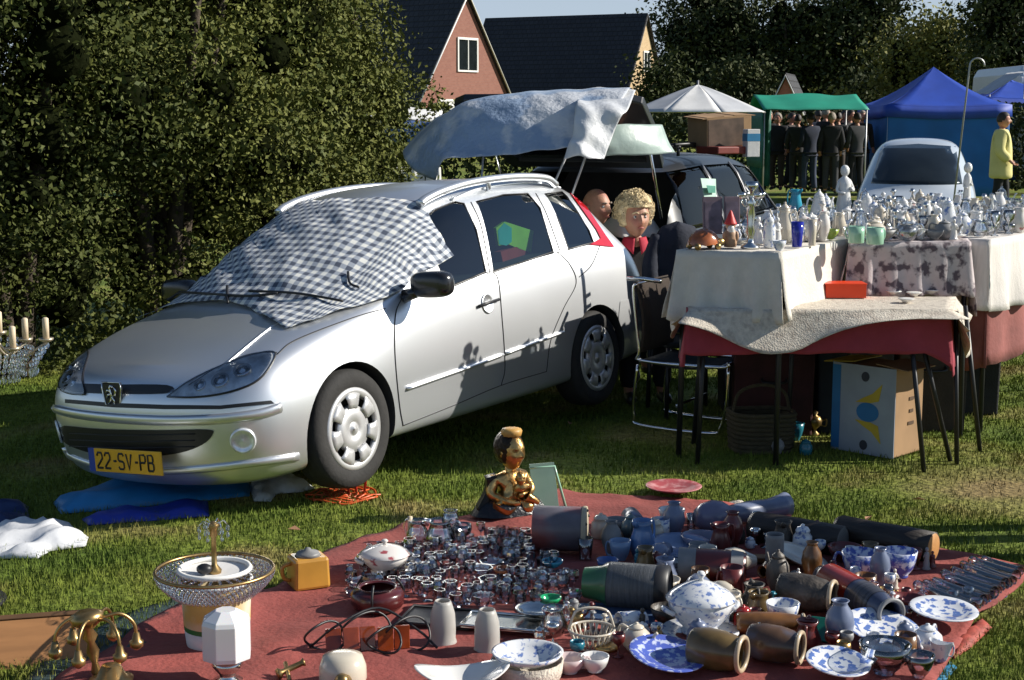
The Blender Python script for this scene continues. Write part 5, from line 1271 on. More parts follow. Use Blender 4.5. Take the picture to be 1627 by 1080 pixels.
def handle(mb, r, z0, z1, out, th, mi=0, ang=0):
    p = [(r, 0, z1), (r+out*.7, 0, z1+.1*(z1-z0)), (r+out, 0, z0+(z1-z0)*.55), (r+out*.6, 0, z0+.05*(z1-z0)), (r*.92, 0, z0)]
    mb.tube(smooth_path(p, 4), th, 6, mi, rotz(ang))
def mk(kind, R_, H, n=20):
    """one mesh of a plain vessel kind"""
    b = MB()
    if kind in PF and kind not in ('cup','mug'): b.lathe(wall_prof(scaled(PF[kind], R_, H), R_*.07, H*.04), n)
    elif kind in ('cup','mug'): b.lathe(wall_prof(scaled(PF[kind], R_, H), R_*.07, H*.06), n); handle(b, R_*.86, H*.25, H*.82, R_*.5, R_*.09)
    elif kind == 'saucer': b.lathe([(0,0),(R_*.45,0),(R_*.55,.006),(R_*.9,.016),(R_,.020),(R_*.97,.023),(R_*.55,.010),(0,.007)], 28)
    elif kind == 'plate': b.lathe([(0,.002),(R_*.55,.0),(R_*.62,.006),(R_*.75,.014),(R_*.98,.022),(R_,.0245),(R_*.97,.027),(R_*.74,.019),(R_*.60,.010),(0,.008)], 40)
    elif kind in ('teapot','coffeepot'):
        pr = [(.55,0),(.6,.03),(.88,.22),(1,.45),(.92,.68),(.62,.84),(.52,.88)] if kind == 'teapot' else [(.70,0),(.74,.03),(1,.25),(.92,.5),(.66,.78),(.58,.86),(.62,.9)]
        b.lathe([(0,0)]+scaled(pr, R_, H*.9)+[(0,H*.80)], n)
        b.lathe([(R_*.56,H*.80),(R_*.50,H*.86),(R_*.2,H*.93),(R_*.10,H*.95),(R_*.15,H*.98),(0,H*1.0)], n)
        handle(b, R_*.72, H*.22, H*.72, R_*.75, R_*.10, 0, math.pi)
        z0 = .28 if kind == 'teapot' else .40
        b.tube(smooth_path([(R_*.80,0,H*z0),(R_*1.25,0,H*(z0+.12)),(R_*1.45,0,H*.66),(R_*1.70,0,H*.80)], 4), [R_*.20]*4+[R_*.15]*4+[R_*.11]*5, 8)
    elif kind == 'jug':
        b.lathe(wall_prof(scaled([(.62,0),(.66,.03),(.95,.28),(1,.42),(.72,.72),(.64,.86),(.80,1)], R_, H), R_*.08, H*.04), n); handle(b, R_*.70, H*.30, H*.88, R_*.62, R_*.10)
        b.tube([(-R_*.66,0,H*.90),(-R_*1.02,0,H*1.02)], [R_*.30, R_*.10], 8)
    elif kind == 'figurine':
        b.lathe([(0,0),(R_*.95,0),(R_*.98,.05*H),(R_*.72,.10*H),(R_*.70,.3*H),(R_*.52,.5*H),(R_*.60,.66*H),(R_*.55,.74*H),(R_*.20,.80*H),(R_*.18,.82*H)], 16)
        b.ball((0,0,H*.90), H*.09, 12, 0, None, (.9,1,1.15)); b.tube(smooth_path([(-R_*.5,0,H*.72),(-R_*.75,-R_*.2,H*.55),(-R_*.2,-R_*.6,H*.50)], 4), R_*.14, 6); b.tube(smooth_path([(R_*.5,0,H*.72),(R_*.8,-R_*.1,H*.56),(R_*.3,-R_*.6,H*.60)], 4), R_*.14, 6)
    elif kind == 'candlestick':
        b.lathe([(0,0),(R_,0),(R_*.95,.02*H),(R_*.35,.07*H),(R_*.22,.12*H),(R_*.38,.2*H),(R_*.18,.3*H),(R_*.16,.6*H),(R_*.36,.68*H),(R_*.16,.76*H),(R_*.18,.86*H),(R_*.55,.92*H),(R_*.34,.94*H),(R_*.34,1*H),(R_*.22,1*H),(0,.96*H)], n)
    elif kind == 'jarlid':
        b.lathe(scaled([(0,0),(.80,0),(.9,.04),(1,.3),(.92,.62),(.66,.74),(.72,.76),(.72,.80),(.5,.90),(.16,.93),(.20,.98),(0,1)], R_, H), n)
    elif kind == 'sauceboat':
        b.grid(lambda u, v: ((R_*1.5*(1+.15*v*math.cos(2*math.pi*u))*math.cos(2*math.pi*u)*(.45+.55*v**.6)), R_*.75*math.sin(2*math.pi*u)*(.45+.55*v**.6), H*(v*.85+.15*v*(math.cos(2*math.pi*u))**2)), 28, 8)
        b.lathe([(0,0),(R_*.55,0),(R_*.50,H*.1),(0,H*.12)], 20); handle(b, R_*1.25, H*.35, H*.9, R_*.5, R_*.09)
    return b
def put(kind, label, cat, m, loc, R_, H, rot=0, group=None, name=None, n=20):
    o = mk(kind, R_, H, n).build(name or {'jarlid':'lidded_jar','tallvase':'vase','figurine':'figurine'}.get(kind, kind), m, None, loc, (0,0,rot))
    return tag(o, label, cat, group)
# ---- named things on the tables
def onT(px, py, z=ZT): return P(px, py, z+.008)
def top_h(px, pyb, pyt, z=ZT):
    p = onT(px, pyb, z); return Q(px, pyt, p.y).z-p.z
p = onT(1118,394); o = thing('tortoise_figure', 'orange brown glazed tortoise shaped bowl at the left end of the white linen table', 'ornament', p, (0,0,.3))
MB().grid(lambda u, v: (.092*math.cos(6.283*u)*math.sin(1.571*v), .07*math.sin(6.283*u)*math.sin(1.571*v), .02+.085*math.cos(1.571*v)+.004*math.sin(u*50)*math.sin(v*14)), 28, 12).build('shell', m_rust, o)
MB().ball((.095,0,.03), .026, 12, 0, None, (1.3,.8,.9)).build('head', m_brass, o)
for fx_, fy_ in ((.06,.055),(-.06,.055),(.06,-.055),(-.06,-.055)): MB().ball((fx_,fy_,.012), .02, 8).build('foot', m_brass, o)
p = onT(1160,392); o = thing('gnome_figurine', 'small figurine with a pointed red hat on the white linen table', 'figurine', p, (0,0,0))
MB().lathe([(0,0),(.034,0),(.038,.03),(.033,.08),(.022,.10)], 18).ball((0,0,.118), .028, 14).ball((.034,-.012,.06), .018, 8, 0, None, (.7,.7,1.6)).ball((-.034,-.012,.06), .018, 8, 0, None, (.7,.7,1.6)).build('body', mat('painted_plaster', (.40,.24,.14), .5, var=.4, scale=20), o)
MB().lathe([(.036,.125),(.034,.132),(.020,.165),(.008,.195),(0,.205)], 16).build('hat', mat('hat_red', (.55,.03,.03), .5), o)
MB().ball((0,-.022,.098), .020, 10, 0, None, (1,.6,1.3)).build('beard', m_china, o)
p = onT(1192,394); h = top_h(1192,394,288); o = thing('centrepiece', 'tall silver table centrepiece with small cups around its top', 'centrepiece', p)
MB().lathe([(0,0),(.055,0),(.05,.012),(.02,.03),(.016,.06),(.028,.09),(.018,.13),(.024,h*.5),(.018,h*.62),(.030,h*.68),(.014,h*.74),(.012,h*.84),(.038,h*.92),(.034,h),(.028,h*.99),(.01,h*.9),(0,h*.9)], 24).build('stem', m_silver, o)
for k in range(4):
    a = k*1.571+.4; c = (.062*math.cos(a), .062*math.sin(a))
    MB().tube(smooth_path([(0,0,h*.68),(c[0]*.7,c[1]*.7,h*.64),(c[0],c[1],h*.74)], 4), .005, 6).lathe([(.006,h*.74),(.022,h*.78),(.026,h*.83),(.022,h*.83),(0,h*.78)], 14, 0, Matrix.Translation((c[0],c[1],0))).build('cup_arm', m_silver, o)
m_mauve = mat('mauve_panel', (.16,.11,.13), .6, var=.2)
for i, (x0, x1) in enumerate(((1117,1148),(1151,1176))):
    pa = Q((x0+x1)/2, 366, 9.3); hh = Q(0,322,9.3).z-pa.z; ww = (x1-x0)*mpp(9.3); z0 = ZT+.01-pa.z
    o = thing('picture_panel', 'left hand mauve panel standing behind the tortoise bowl' if i == 0 else 'right hand mauve panel standing behind the red hatted figurine', 'panel', (pa.x, 9.3, ZT+.008), (R(-8),0,.1))
    MB().box((0,0,hh*.5+.03), (ww,.02,hh+.06)).build('frame', m_mauve, o, bevel=.003); MB().box((0,-.0105,hh*.5+.03), (ww*.8,.004,hh)).build('picture', mat('mauve_print', (.13,.095,.12), .5, var=.5, scale=15), o)
    MB().box((0,.035,hh*.4), (.02,.05,.015)).build('strut', m_mauve, o)
put('jarlid','blue and white lidded jar right of the silver centrepiece','jar',m_delft,onT(1222,393),.035,top_h(1222,393,340))
put('cup','blue and white cup at the front corner of the white linen table','cup',m_delft,onT(1238,398),.038,.055,2)
put('tumbler','cobalt blue glass tumbler on the white linen table','glass',m_cobalt,onT(1266,392),.036,top_h(1266,392,352))
put('tumbler','white speckled tumbler between the cobalt blue glass and the lime bowl','glass',m_cream,onT(1290,390),.026,top_h(1290,390,348))
put('bowl','lime green bowl right of the cobalt blue glass','bowl',m_lime,onT(1318,380),.055,.06)
put('jug','turquoise jug standing on the teal box','jug',m_turq,onT(1263,362)+Vector((0,0,.07)),.045,top_h(1263,345,305),2.5)
o = tag(MB().box((0,0,.035), (.19,.11,.07)).build('teal_box', m_teal, None, onT(1262,362), (0,0,.1), bevel=.006), 'flat teal blue box behind the cobalt blue glass', 'box')
put('coffeepot','white coffee pot with an ornate lid right of the turquoise jug','coffee pot',m_china,onT(1300,366),.06,top_h(1300,366,300),.3)
put('figurine','tall white figurine of a robed lady left of the pale parked car','figurine',m_china,onT(1340,352),.078,top_h(1340,352,262),.2)
put('figurine','tall white figurine at the right among the china, below the hooked pole','figurine',m_china,onT(1535,340),.045,top_h(1535,340,258),.2)
put('mug','mint green mug at the front of the floral cloth, left of its twin','mug',m_mint,onT(1360,386),.047,top_h(1360,386,359),2.6)
put('mug','mint green mug at the front of the floral cloth, right of its twin','mug',m_mint,onT(1390,388),.050,top_h(1390,388,361),.4)
# ---- the crowd of china, in ragged rows
kinds = [('cup','cup',(.036,.045),(.05,.065)),('teapot','teapot',(.055,.075),(.12,.16)),('coffeepot','coffee pot',(.048,.06),(.17,.23)),('jug','jug',(.04,.055),(.09,.15)),
         ('vase','vase',(.035,.05),(.11,.20)),('bowl','bowl',(.05,.08),(.05,.075)),('jarlid','jar',(.035,.05),(.09,.15)),('figurine','figurine',(.028,.04),(.11,.18)),('goblet','glass',(.030,.038),(.11,.15)),('candlestick','candlestick',(.035,.045),(.15,.22)),('saucer','saucer',(.06,.08),(.02,.02)),('sauceboat','sauce boat',(.045,.05),(.07,.09))]
palette = [(m_china,'white',8),(m_delft,'blue patterned white',3),(m_cream,'cream',3),(m_rose,'rose patterned white',2),(m_silver,'silver',1),(m_greyc,'grey',1)]
pl_w = [x for x in palette for _ in range(x[2])]
cnt = 0; taken = [onT(1340,352), onT(1535,340), onT(1360,386), onT(1390,388), onT(1300,366), onT(1263,362), onT(1318,380), onT(1290,390), onT(1266,392), onT(1222,393), onT(1192,394)]
zones = [('on the floral cloth table', T2, (.04,.92), (.025,.97), 165), ('on the table at the right edge', T3, (.04,.97), (.03,.97), 110), ('at the back of the white linen table', T1, (.06,.95), (.22,.96), 44)]
crowd_groups = {}
for zn, T, (u0, u1), (v0, v1), N in zones:
    tries = 0; k = 0
    while k < N and tries < N*14:
        tries += 1
        u, v = u0+(u1-u0)*rng.random(), v0+(v1-v0)*rng.random()
        p = (T[0]*(1-u)+T[1]*u)*(1-v)+(T[3]*(1-u)+T[2]*u)*v; p.z = ZT+.008
        if p.x > .36*p.y+.25: continue
        kd = rng.choice(kinds); R_ = rng.uniform(*kd[2]); H = rng.uniform(*kd[3])*1.05
        if v < .15 and T is T2: H *= .8
        if any((p-q_).length < .064 for q_ in taken): continue
        taken.append(p.copy()); m, cn, _ = rng.choice(pl_w)
        if kd[0] == 'goblet' or rng.random() < (.5 if T is T3 else .22): m, cn = m_crys, 'clear glass'
        if kd[0] == 'candlestick' and rng.random() < .6: m, cn = m_silver, 'silver'
        put(kd[0], '%s %s %s, amid crowded china' % (cn, kd[1], zn), kd[1], m, p, R_, H, rng.uniform(0, 6.28), 'crowded china '+zn, None, 16); k += 1
# ---- on the low table
p = P(1340,471,ZL+.012); o = thing('red_box', 'bright orange red plastic box on the low table', 'box', p, (0,0,-.02)); m_obox = mat('orange_red_plastic', (.75,.055,.01), .35, var=.04)
w_ = 64*mpp(p.y); hh = .075
b = MB()
for (c, d) in (((0,-.07,hh/2),(w_,.006,hh)),((0,.07,hh/2),(w_,.006,hh)),((-w_/2+.003,0,hh/2),(.006,.134,hh)),((w_/2-.003,0,hh/2),(.006,.134,hh)),((0,0,.004),(w_-.012,.134,.006))): b.box(c, d)
b.build('tray', m_obox, o); MB().box((0,0,hh+.004), (w_+.008,.15,.008)).build('lid', m_obox, o, bevel=.003)
p = P(1378,466,ZL+.012); o = thing('framed_print', 'small dark framed print leaning against the floral cloth behind the red box', 'picture', p+Vector((0,.10,0)), (R(-12),0,-.1))
MB().box((0,0,.085), (.19,.016,.17)).build('frame', mat('grey_brown_frame', (.12,.10,.095), .6, var=.2), o, bevel=.003); MB().box((-.015,-.0095,.09), (.13,.004,.11)).build('print', mat('pinkish_print', (.28,.18,.15), .6, var=.35, scale=10), o)
for i, (px, py) in enumerate(((1420,468),(1452,470),(1480,466),(1440,480))):
    put('saucer', 'small white saucer lying on the lace of the low table', 'saucer', m_china, P(px,py,ZL+.012), .045, .02, 0, 'saucers on the low table')
# ---- below the tables: dark crates added as clutter, to deepen the shade
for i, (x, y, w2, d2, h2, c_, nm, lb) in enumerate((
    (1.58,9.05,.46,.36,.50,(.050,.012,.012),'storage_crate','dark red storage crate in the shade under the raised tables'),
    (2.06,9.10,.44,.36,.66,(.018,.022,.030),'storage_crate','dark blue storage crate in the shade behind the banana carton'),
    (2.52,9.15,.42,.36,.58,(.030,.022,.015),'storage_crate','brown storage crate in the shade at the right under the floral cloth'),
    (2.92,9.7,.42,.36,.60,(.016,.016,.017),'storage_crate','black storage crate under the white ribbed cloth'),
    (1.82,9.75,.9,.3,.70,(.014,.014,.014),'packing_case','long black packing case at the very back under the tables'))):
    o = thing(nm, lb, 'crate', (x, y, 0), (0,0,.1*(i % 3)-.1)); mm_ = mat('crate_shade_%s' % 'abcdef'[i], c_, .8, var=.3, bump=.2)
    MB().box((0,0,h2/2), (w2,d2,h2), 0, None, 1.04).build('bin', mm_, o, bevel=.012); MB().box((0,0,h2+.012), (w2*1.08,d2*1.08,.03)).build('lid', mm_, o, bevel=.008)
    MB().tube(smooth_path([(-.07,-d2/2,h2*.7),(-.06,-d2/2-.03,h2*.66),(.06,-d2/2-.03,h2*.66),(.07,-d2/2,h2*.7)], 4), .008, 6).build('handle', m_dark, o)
# ---- things before them
def crate_box(): pass
bp_ = P(1395,735); o = thing('banana_box', 'blue and white banana carton with a bare cardboard side under the low table', 'box', P(1392,716), (0,0,R(-45)))
W_, D_b, H_ = .42, .30, .52
MB().box((0,0,H_/2), (W_-.02,D_b,H_-.02)).build('carton', m_card, o, bevel=.008)
fx = MB(); fx.box((-(W_)/2+.004,0,H_/2), (.004,D_b*.99,H_*.985)); fx.build('side_print', mat('blue_print_side', (.03,.20,.40), .6, var=.1), o)
fr_ = MB(); fr_.box((0,-D_b/2-.002,H_/2), (W_-.016,.004,H_*.97)); fr_.build('front_print', mat('pale_print', (.30,.34,.40), .6, var=.08), o)
m_pb = mat('print_blue', (.02,.15,.36), .6); m_py = mat('print_yellow', (.50,.36,.03), .6)
def flat(poly, y, m, nm):
    b = MB(); n = len(poly); b.add([(x, y, z) for x, z in poly]+[(x, y-.003, z) for x, z in poly], [tuple(range(n)), tuple(range(2*n-1, n-1, -1))]+[(i, n+i, n+(i+1) % n, (i+1) % n) for i in range(n)], 0, False)
    bm_ = b.build(nm, m, o); return bm_
circ = lambda cx, cz, r, k=18, sx=1: [(cx+r*sx*math.cos(2*math.pi*i/k), cz+r*math.sin(2*math.pi*i/k)) for i in range(k)]
flat(circ(.03,.25,.055,18,1.3), -D_b/2-.0045, m_pb, 'round_emblem'); flat([(-.05,.30),(.0,.33),(.06,.36),(.12,.42),(.10,.32),(.05,.305)], -D_b/2-.0045, m_py, 'banana_print'); flat([(-.05,.20),(.0,.17),(.06,.14),(.12,.08),(.10,.18),(.05,.195)], -D_b/2-.0045, m_py, 'banana_print')
for (cx, cz) in ((.01,.45),(.01,.06)): flat(circ(cx, cz, .028, 14, .9), -D_b/2-.0045, mat('print_dark', (.03,.035,.05), .6), 'hand_hole')
flat([(-.20,.02),(-.15,.02),(-.15,.50),(-.20,.50)], -D_b/2-.0045, m_pb, 'blue_border')
for (sx, rot) in ((-1,.5),(1,-.35)): MB().box((sx*.10,0,H_-.002), (.20,D_b*.98,.005), 0, Matrix.Translation((sx*.02,0,.012)) @ Matrix.Rotation(.10*sx,4,'Y')).build('flap', m_py if sx < 0 else m_card, o)
for (zz, l) in ((.33,.05),(.26,.04),(.19,.06)): MB().box((W_/2-.008,.02,zz), (.005,l,.018)).build('vent_slot', mat('slot_dark', (.09,.05,.025), .8), o)
o = thing('basket', 'dark wicker basket on the grass under the low table', 'basket', P(1208,715), (0,0,.15)); m_wick = mat('dark_wicker', (.075,.060,.030), .8, var=.4, scale=25, bump=.8, bscale=60, stretch=(1,1,6))
b = MB()
for k in range(9):
    s = 1+.012*k; z = .015+.026*k; b.tube([(x*.165*s, y*.12*s, z+.003*math.sin(6*i_)) for i_, (x, y) in enumerate([(math.copysign(abs(math.cos(t))**.5, math.cos(t)), math.copysign(abs(math.sin(t))**.5, math.sin(t))) for t in np.linspace(0, 2*math.pi, 33)[:-1]])], .014, 6, closed=True)
b.box((0,0,.01), (.31,.22,.015)); b.build('wickerwork', m_wick, o); MB().tube(smooth_path([(-.17,0,.22),(-.13,0,.34),(0,0,.38),(.13,0,.34),(.17,0,.22)], 5), .010, 6).build('handle', m_wick, o)
def lump(name, label, cat, px, py, sx, sy, sz, m, rot=0, seed=0, z=0):
    b = MB(); b.grid(lambda u, v: ((1+.22*nz(3*math.cos(6.283*u)+seed, 3*math.sin(6.283*u), v*4))*sx*math.cos(6.283*u)*math.sin(math.pi*v)**.7, (1+.22*nz(3*math.cos(6.283*u), 3*math.sin(6.283*u)+seed, v*4))*sy*math.sin(6.283*u)*math.sin(math.pi*v)**.7, max(0, sz*.5-sz*.5*math.cos(math.pi*v)+.2*sz*nz(u*5, v*5, seed)*math.sin(math.pi*v))), 40, 24)
    o = b.build(name, m, None, P(px, py, z), (0,0,rot)); return tag(o, label, cat)
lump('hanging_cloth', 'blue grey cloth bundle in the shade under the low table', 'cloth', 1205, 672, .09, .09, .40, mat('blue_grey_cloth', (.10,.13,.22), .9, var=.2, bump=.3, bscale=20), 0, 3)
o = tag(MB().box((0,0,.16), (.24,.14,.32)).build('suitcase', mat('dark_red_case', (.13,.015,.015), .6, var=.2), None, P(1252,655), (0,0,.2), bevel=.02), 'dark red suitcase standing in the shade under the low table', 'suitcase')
o = thing('brass_ornament', 'small polished brass ornament on the grass left of the banana carton', 'ornament', P(1294,692))
MB().lathe([(0,0),(.030,0),(.032,.012),(.014,.03),(.012,.04),(.040,.07),(.044,.095),(.030,.12),(.012,.125),(.020,.145),(0,.16)], 18).build('pot', m_brass, o); MB().tube(smooth_path([(.042,0,.09),(.068,0,.10),(.066,0,.06),(.036,0,.065)], 4), .005, 6).build('handle', m_brass, o)
o = thing('lamp_stand', 'grey metal lamp stand with a thin stem under the low table', 'lamp', P(1312,668))
MB().lathe([(0,0),(.075,0),(.07,.02),(.02,.05),(.012,.07),(.01,.36),(.018,.37),(.018,.42),(0,.42)], 18).build('stem', m_silver, o); MB().lathe([(.09,.20),(.10,.21),(.03,.235),(.012,.24)], 18).build('dish', m_silver, o)
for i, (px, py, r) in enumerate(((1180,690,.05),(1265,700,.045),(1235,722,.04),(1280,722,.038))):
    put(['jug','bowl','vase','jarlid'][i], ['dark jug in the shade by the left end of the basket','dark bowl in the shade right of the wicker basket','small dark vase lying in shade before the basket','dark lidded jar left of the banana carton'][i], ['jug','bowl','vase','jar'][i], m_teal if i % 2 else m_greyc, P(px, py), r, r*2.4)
# ------------------------------------------------------------------ the blanket and what lies on it
m_blank = mat('red_blanket_cloth', (.25,.056,.046), .9, var=.28, scale=3.5, bump=.35, bscale=45)
def wr(x, y): return .020*nz(x*2.1+3, y*3.2)+.014*nz(x*5.3, y*4.1, 4)+.022*(.5-min(.5, abs(nz(x*3.3+y*1.7, y*1.9-x*.6, 7))*2.2))
V2, F = cdt([(p.x, p.y) for p in BLANKET], .045, .03)
ax = np.array([[p.x, p.y] for p in BLANKET])
def bz(x, y): return .010+max(0, wr(x, y)+.006)
o = MB().add([(x, y, bz(x, y)) for x, y in V2], F).build('blanket', m_blank, None, thick=.006)
tag(o, 'rust red blanket spread on the grass under the bric-a-brac', 'blanket')
SHEET = [P(x, y) for x, y in [(40,1085),(60,1062),(120,1020),(210,975),(300,945),(420,938),(330,985),(200,1040),(120,1095)]]
V2, F = cdt([(p.x, p.y) for p in SHEET], .05, .04)
o = MB().add([(x, y, .010+.006*nz(x*6, y*6)) for x, y in V2], F).build('groundsheet', mat('dark_teal_sheet', (.035,.060,.060), .7, var=.2, bump=.2, bscale=30), None, thick=.004)
tag(o, 'dark grey green groundsheet showing under the left edge of the red blanket', 'groundsheet')
def Bp(px, py, dz=0):
    p = P(px, py, .0); p = P(px, py, bz(p.x, p.y)+.004); p.z += dz; return p
def Wm(n, py): return n*mpp(P(0, py).y)
def lying(name, label, cat, m, p0, p1, rpx, prof, group=None, n=32, open_=True, extra=None, t=.08):
    a, c = Bp(*p0), Bp(*p1); r = Wm(rpx, (p0[1]+p1[1])/2); L = (c-a).length; d = (c-a); ang = math.atan2(d.y, d.x)
    pr = scaled(prof, r, L); b = MB(); b.lathe(wall_prof(pr, r*t, L*.03) if open_ else pr, n)
    root = thing(name, label, cat, (a.x, a.y, bz(a.x, a.y)+r), (0, 0, 0), group)
    root.rotation_euler = (Matrix.Rotation(ang, 4, 'Z') @ Matrix.Rotation(math.pi/2, 4, 'Y')).to_euler()
    if extra is None:
        o = b.build(name, m, None, root.location, root.rotation_euler); tag(o, label, cat, group); bpy.data.objects.remove(root); return o
    b.build('body', m, root); extra(root, r, L); return root
# ---- statue: gilded mother and child on a black base
p = Bp(808,812); st = thing('statue', 'gilded bronze statue of a woman holding a child at the back of the blanket', 'statue', p, (0,0,R(28)))
S_ = Wm(1,812); H = 126*S_; HS = H*2.0; HC = Vector((.0,-.03,.80*H))
J = {'pel': ((0,0,.16*H),(.19*H,.16*H)), 'wa': ((.01,0,.28*H),(.16*H,.13*H)), 'ch': ((.01,0,.42*H),(.19*H,.14*H)), 'nk': ((.005,-.012,.54*H),.085*H), 'hd': ((.0,-.02,.62*H),.085*H),
     'sl': ((.22*H,0,.44*H),.085*H), 'el': ((.30*H,-.06*H,.26*H),.07*H), 'wl': ((.10*H,-.22*H,.25*H),.05*H), 'hl': ((.01,-.24*H,.27*H),.045*H),
     'sr': ((-.21*H,0,.44*H),.085*H), 'er': ((-.30*H,-.05*H,.26*H),.07*H), 'wr': ((-.08*H,-.21*H,.16*H),.05*H), 'hr': ((.02,-.24*H,.16*H),.045*H),
     'kl': ((.20*H,-.18*H,.12*H),.12*H), 'kr': ((-.20*H,-.18*H,.12*H),.12*H), 'fl': ((.12*H,-.30*H,.05*H),.08*H), 'fr': ((-.10*H,-.30*H,.05*H),.08*H)}
me = skin_mesh(J, [('pel','wa'),('wa','ch'),('ch','nk'),('nk','hd'),('ch','sl'),('sl','el'),('el','wl'),('wl','hl'),('ch','sr'),('sr','er'),('er','wr'),('wr','hr'),('pel','kl'),('kl','fl'),('pel','kr'),('kr','fr')])
b = MB(); b.add([v.co[:] for v in me.vertices], [q.vertices[:] for q in me.polygons]); hM = head_mb(b, HC, R(12), HS); b.build('figure', m_gold, st)
b = MB(); b.grid(lambda u, v: (lambda a, q_: (math.cos(a)*math.sin(q_)*.090*(1+.10*nz(a*3, q_*6)), math.sin(a)*math.sin(q_)*.108*(1+.08*nz(a*4, q_*6))+.028, .016+.118*math.cos(q_)))(6.283*u, math.pi*.78*v), 40, 20, 0, hM); b.build('hair', mat('dark_bronze', (.030,.020,.012), .32, metal=.7, var=.3, bump=.4, bscale=60), st)
b = MB(); b.lathe([(.050,.098),(.060,.102),(.066,.130),(.056,.146),(.03,.150),(0,.150)], 24, 0, hM, flute=.06, nf=12); b.build('headdress', mat('ochre_wood', (.50,.28,.07), .5, var=.2), st)
J = {'a': ((.09*H,-.20*H,.26*H),.085*H), 'b': ((.03*H,-.24*H,.36*H),.075*H), 'c': ((.02*H,-.25*H,.43*H),.04*H), 'l1': ((.20*H,-.28*H,.20*H),.045*H), 'l2': ((.30*H,-.26*H,.13*H),.035*H), 'a1': ((.12*H,-.28*H,.38*H),.032*H), 'a2': ((.20*H,-.24*H,.34*H),.026*H)}
me = skin_mesh(J, [('a','b'),('b','c'),('a','l1'),('l1','l2'),('b','a1'),('a1','a2')]); b = MB(); b.add([v.co[:] for v in me.vertices], [q.vertices[:] for q in me.polygons]); head_mb(b, Vector((.03*H,-.26*H,.48*H)), R(-10), H*.80); b.build('child', m_gold, st)
b = MB(); b.grid(lambda u, v: (lambda a, k: (math.cos(a)*k*.52*H*(1+.14*nz(3*math.cos(a), 3*math.sin(a))), math.sin(a)*k*.30*H, .30*H*(1-k**3)*.3*(1-v)+.16*H*(1-v**4)))(6.283*u, .25+.75*v), 36, 10); b.build('base', mat('black_base', (.012,.012,.014), .3, var=.2, bump=.5, bscale=25), st)
b = MB(); b.grid(lambda u, v: (-.42*H+.16*H*math.sin(v*2)+.05*H*u, .02*H+.16*H*u-.03, .05*H+.44*H*v), 8, 12); b.build('cloak', mat('dark_bronze_cloak', (.02,.018,.014), .45, metal=.5, var=.3), st, thick=.05)
# green framed pane leaning behind the statue
pa = Bp(868,808); o = thing('glass_sheet', 'pale green glass sheet leaning behind the right side of the statue', 'pane', pa, (R(-18),0,R(20)))
MB().box((0,0,.11), (.13,.008,.22)).build('sheet', mat('pale_green_glass', (.20,.30,.24), .12, trans=.4, var=.1), o, bevel=.002); MB().tube([(-.065,0,.2),(.065,0,.2),(.10,0,0)], .007, 6).build('edge', m_mint, o)
# ---- chandelier ring standing on a paint bucket
p = Bp(346,1022); o = thing('paint_bucket', 'yellow and white plastic bucket with a green band under the crystal chandelier', 'bucket', p); r = Wm(57,1022); hB = Q(0,925,p.y).z-p.z
MB().lathe(wall_prof([(r*.86,0),(r*.88,.01),(r*.93,hB*.28)],.003)[:4]+[(r*.93,hB*.28)], 40, caps=False).build('lower_wall', m_white, o)
MB().lathe([(r*.932,hB*.28),(r*.945,hB*.36)], 40, 0, caps=False).build('green_band', mat('label_green', (.02,.16,.04), .5), o)
MB().lathe([(r*.945,hB*.36),(r,hB)], 40, 0, caps=False).build('label', mat('label_yellow', (.62,.42,.12), .5, var=.2, scale=6, col2=(.62,.58,.48), c2scale=4, c2thr=.5), o)
MB().lathe([(r*1.0,hB),(r*1.05,hB+.004),(r*1.05,hB+.014),(r*.98,hB+.016)], 40, 0, caps=False).build('rim', m_white, o)
hc = Vector((p.x-.004, p.y, p.z+hB+.018)); ch = thing('crystal_chandelier', 'brass ringed crystal bead chandelier resting on the yellow bucket', 'chandelier', hc); rr = 96*mpp(p.y)
zr_ = Q(0,905,p.y).z-hc.z
MB().tube([(rr*math.cos(a), rr*math.sin(a), zr_) for a in np.linspace(0, 6.283, 65)[:-1]], .0065, 6, closed=True).build('outer_ring', m_brass, ch)
MB().tube([(rr*.60*math.cos(a), rr*.60*math.sin(a), zr_+.004) for a in np.linspace(0, 6.283, 49)[:-1]], .009, 6, closed=True).build('inner_ring', m_wpaint, ch)
MB().lathe([(rr*.60,zr_-.004),(rr*.3,zr_-.010),(.02,zr_-.012)], 36, 0, caps=False).build('white_dish', m_white, ch)
MB().lathe([(.022,zr_-.02),(.026,zr_),(.010,zr_+.02),(.009,zr_+.12),(.014,zr_+.125),(.013,zr_+.15),(.022,zr_+.165),(.012,zr_+.175),(0,zr_+.18)], 18).build('stem', m_brass, ch)
beads = MB()
for k in range(60):
    a = 6.283*k/60
    for j in range(7):
        t = j/6; q_ = rr*(1-.30*t**1.4); beads.ball((q_*math.cos(a+.05*j), q_*math.sin(a+.05*j), zr_-.010-.072*t), .0082, 6, 0, None, (.8,.8,1.15), False)
for k in range(30):
    a = 6.283*k/30
    for j in range(4): beads.ball((rr*(.64+.09*j)*math.cos(a), rr*(.64+.09*j)*math.sin(a), zr_-.004), .006, 6, 0, None, (1,1,.8), False)
b_ = beads.build('bead_skirt', m_crys, ch); tag(b_, kind='stuff')
for k in range(6):
    a = 6.283*k/6+.3; c = (.050*math.cos(a), .050*math.sin(a)); d = MB(); d.tube([(.01*math.cos(a), .01*math.sin(a), zr_+.165), (c[0]*.7, c[1]*.7, zr_+.180), (c[0], c[1], zr_+.165)], .0025, 5)
    d.ball((c[0], c[1], zr_+.150), .008, 6, 0, None, (1,1,1.6), False).ball((c[0], c[1], zr_+.125), .006, 6, 0, None, (1,1,2), False); d.build('crystal_drop', m_crys, ch)
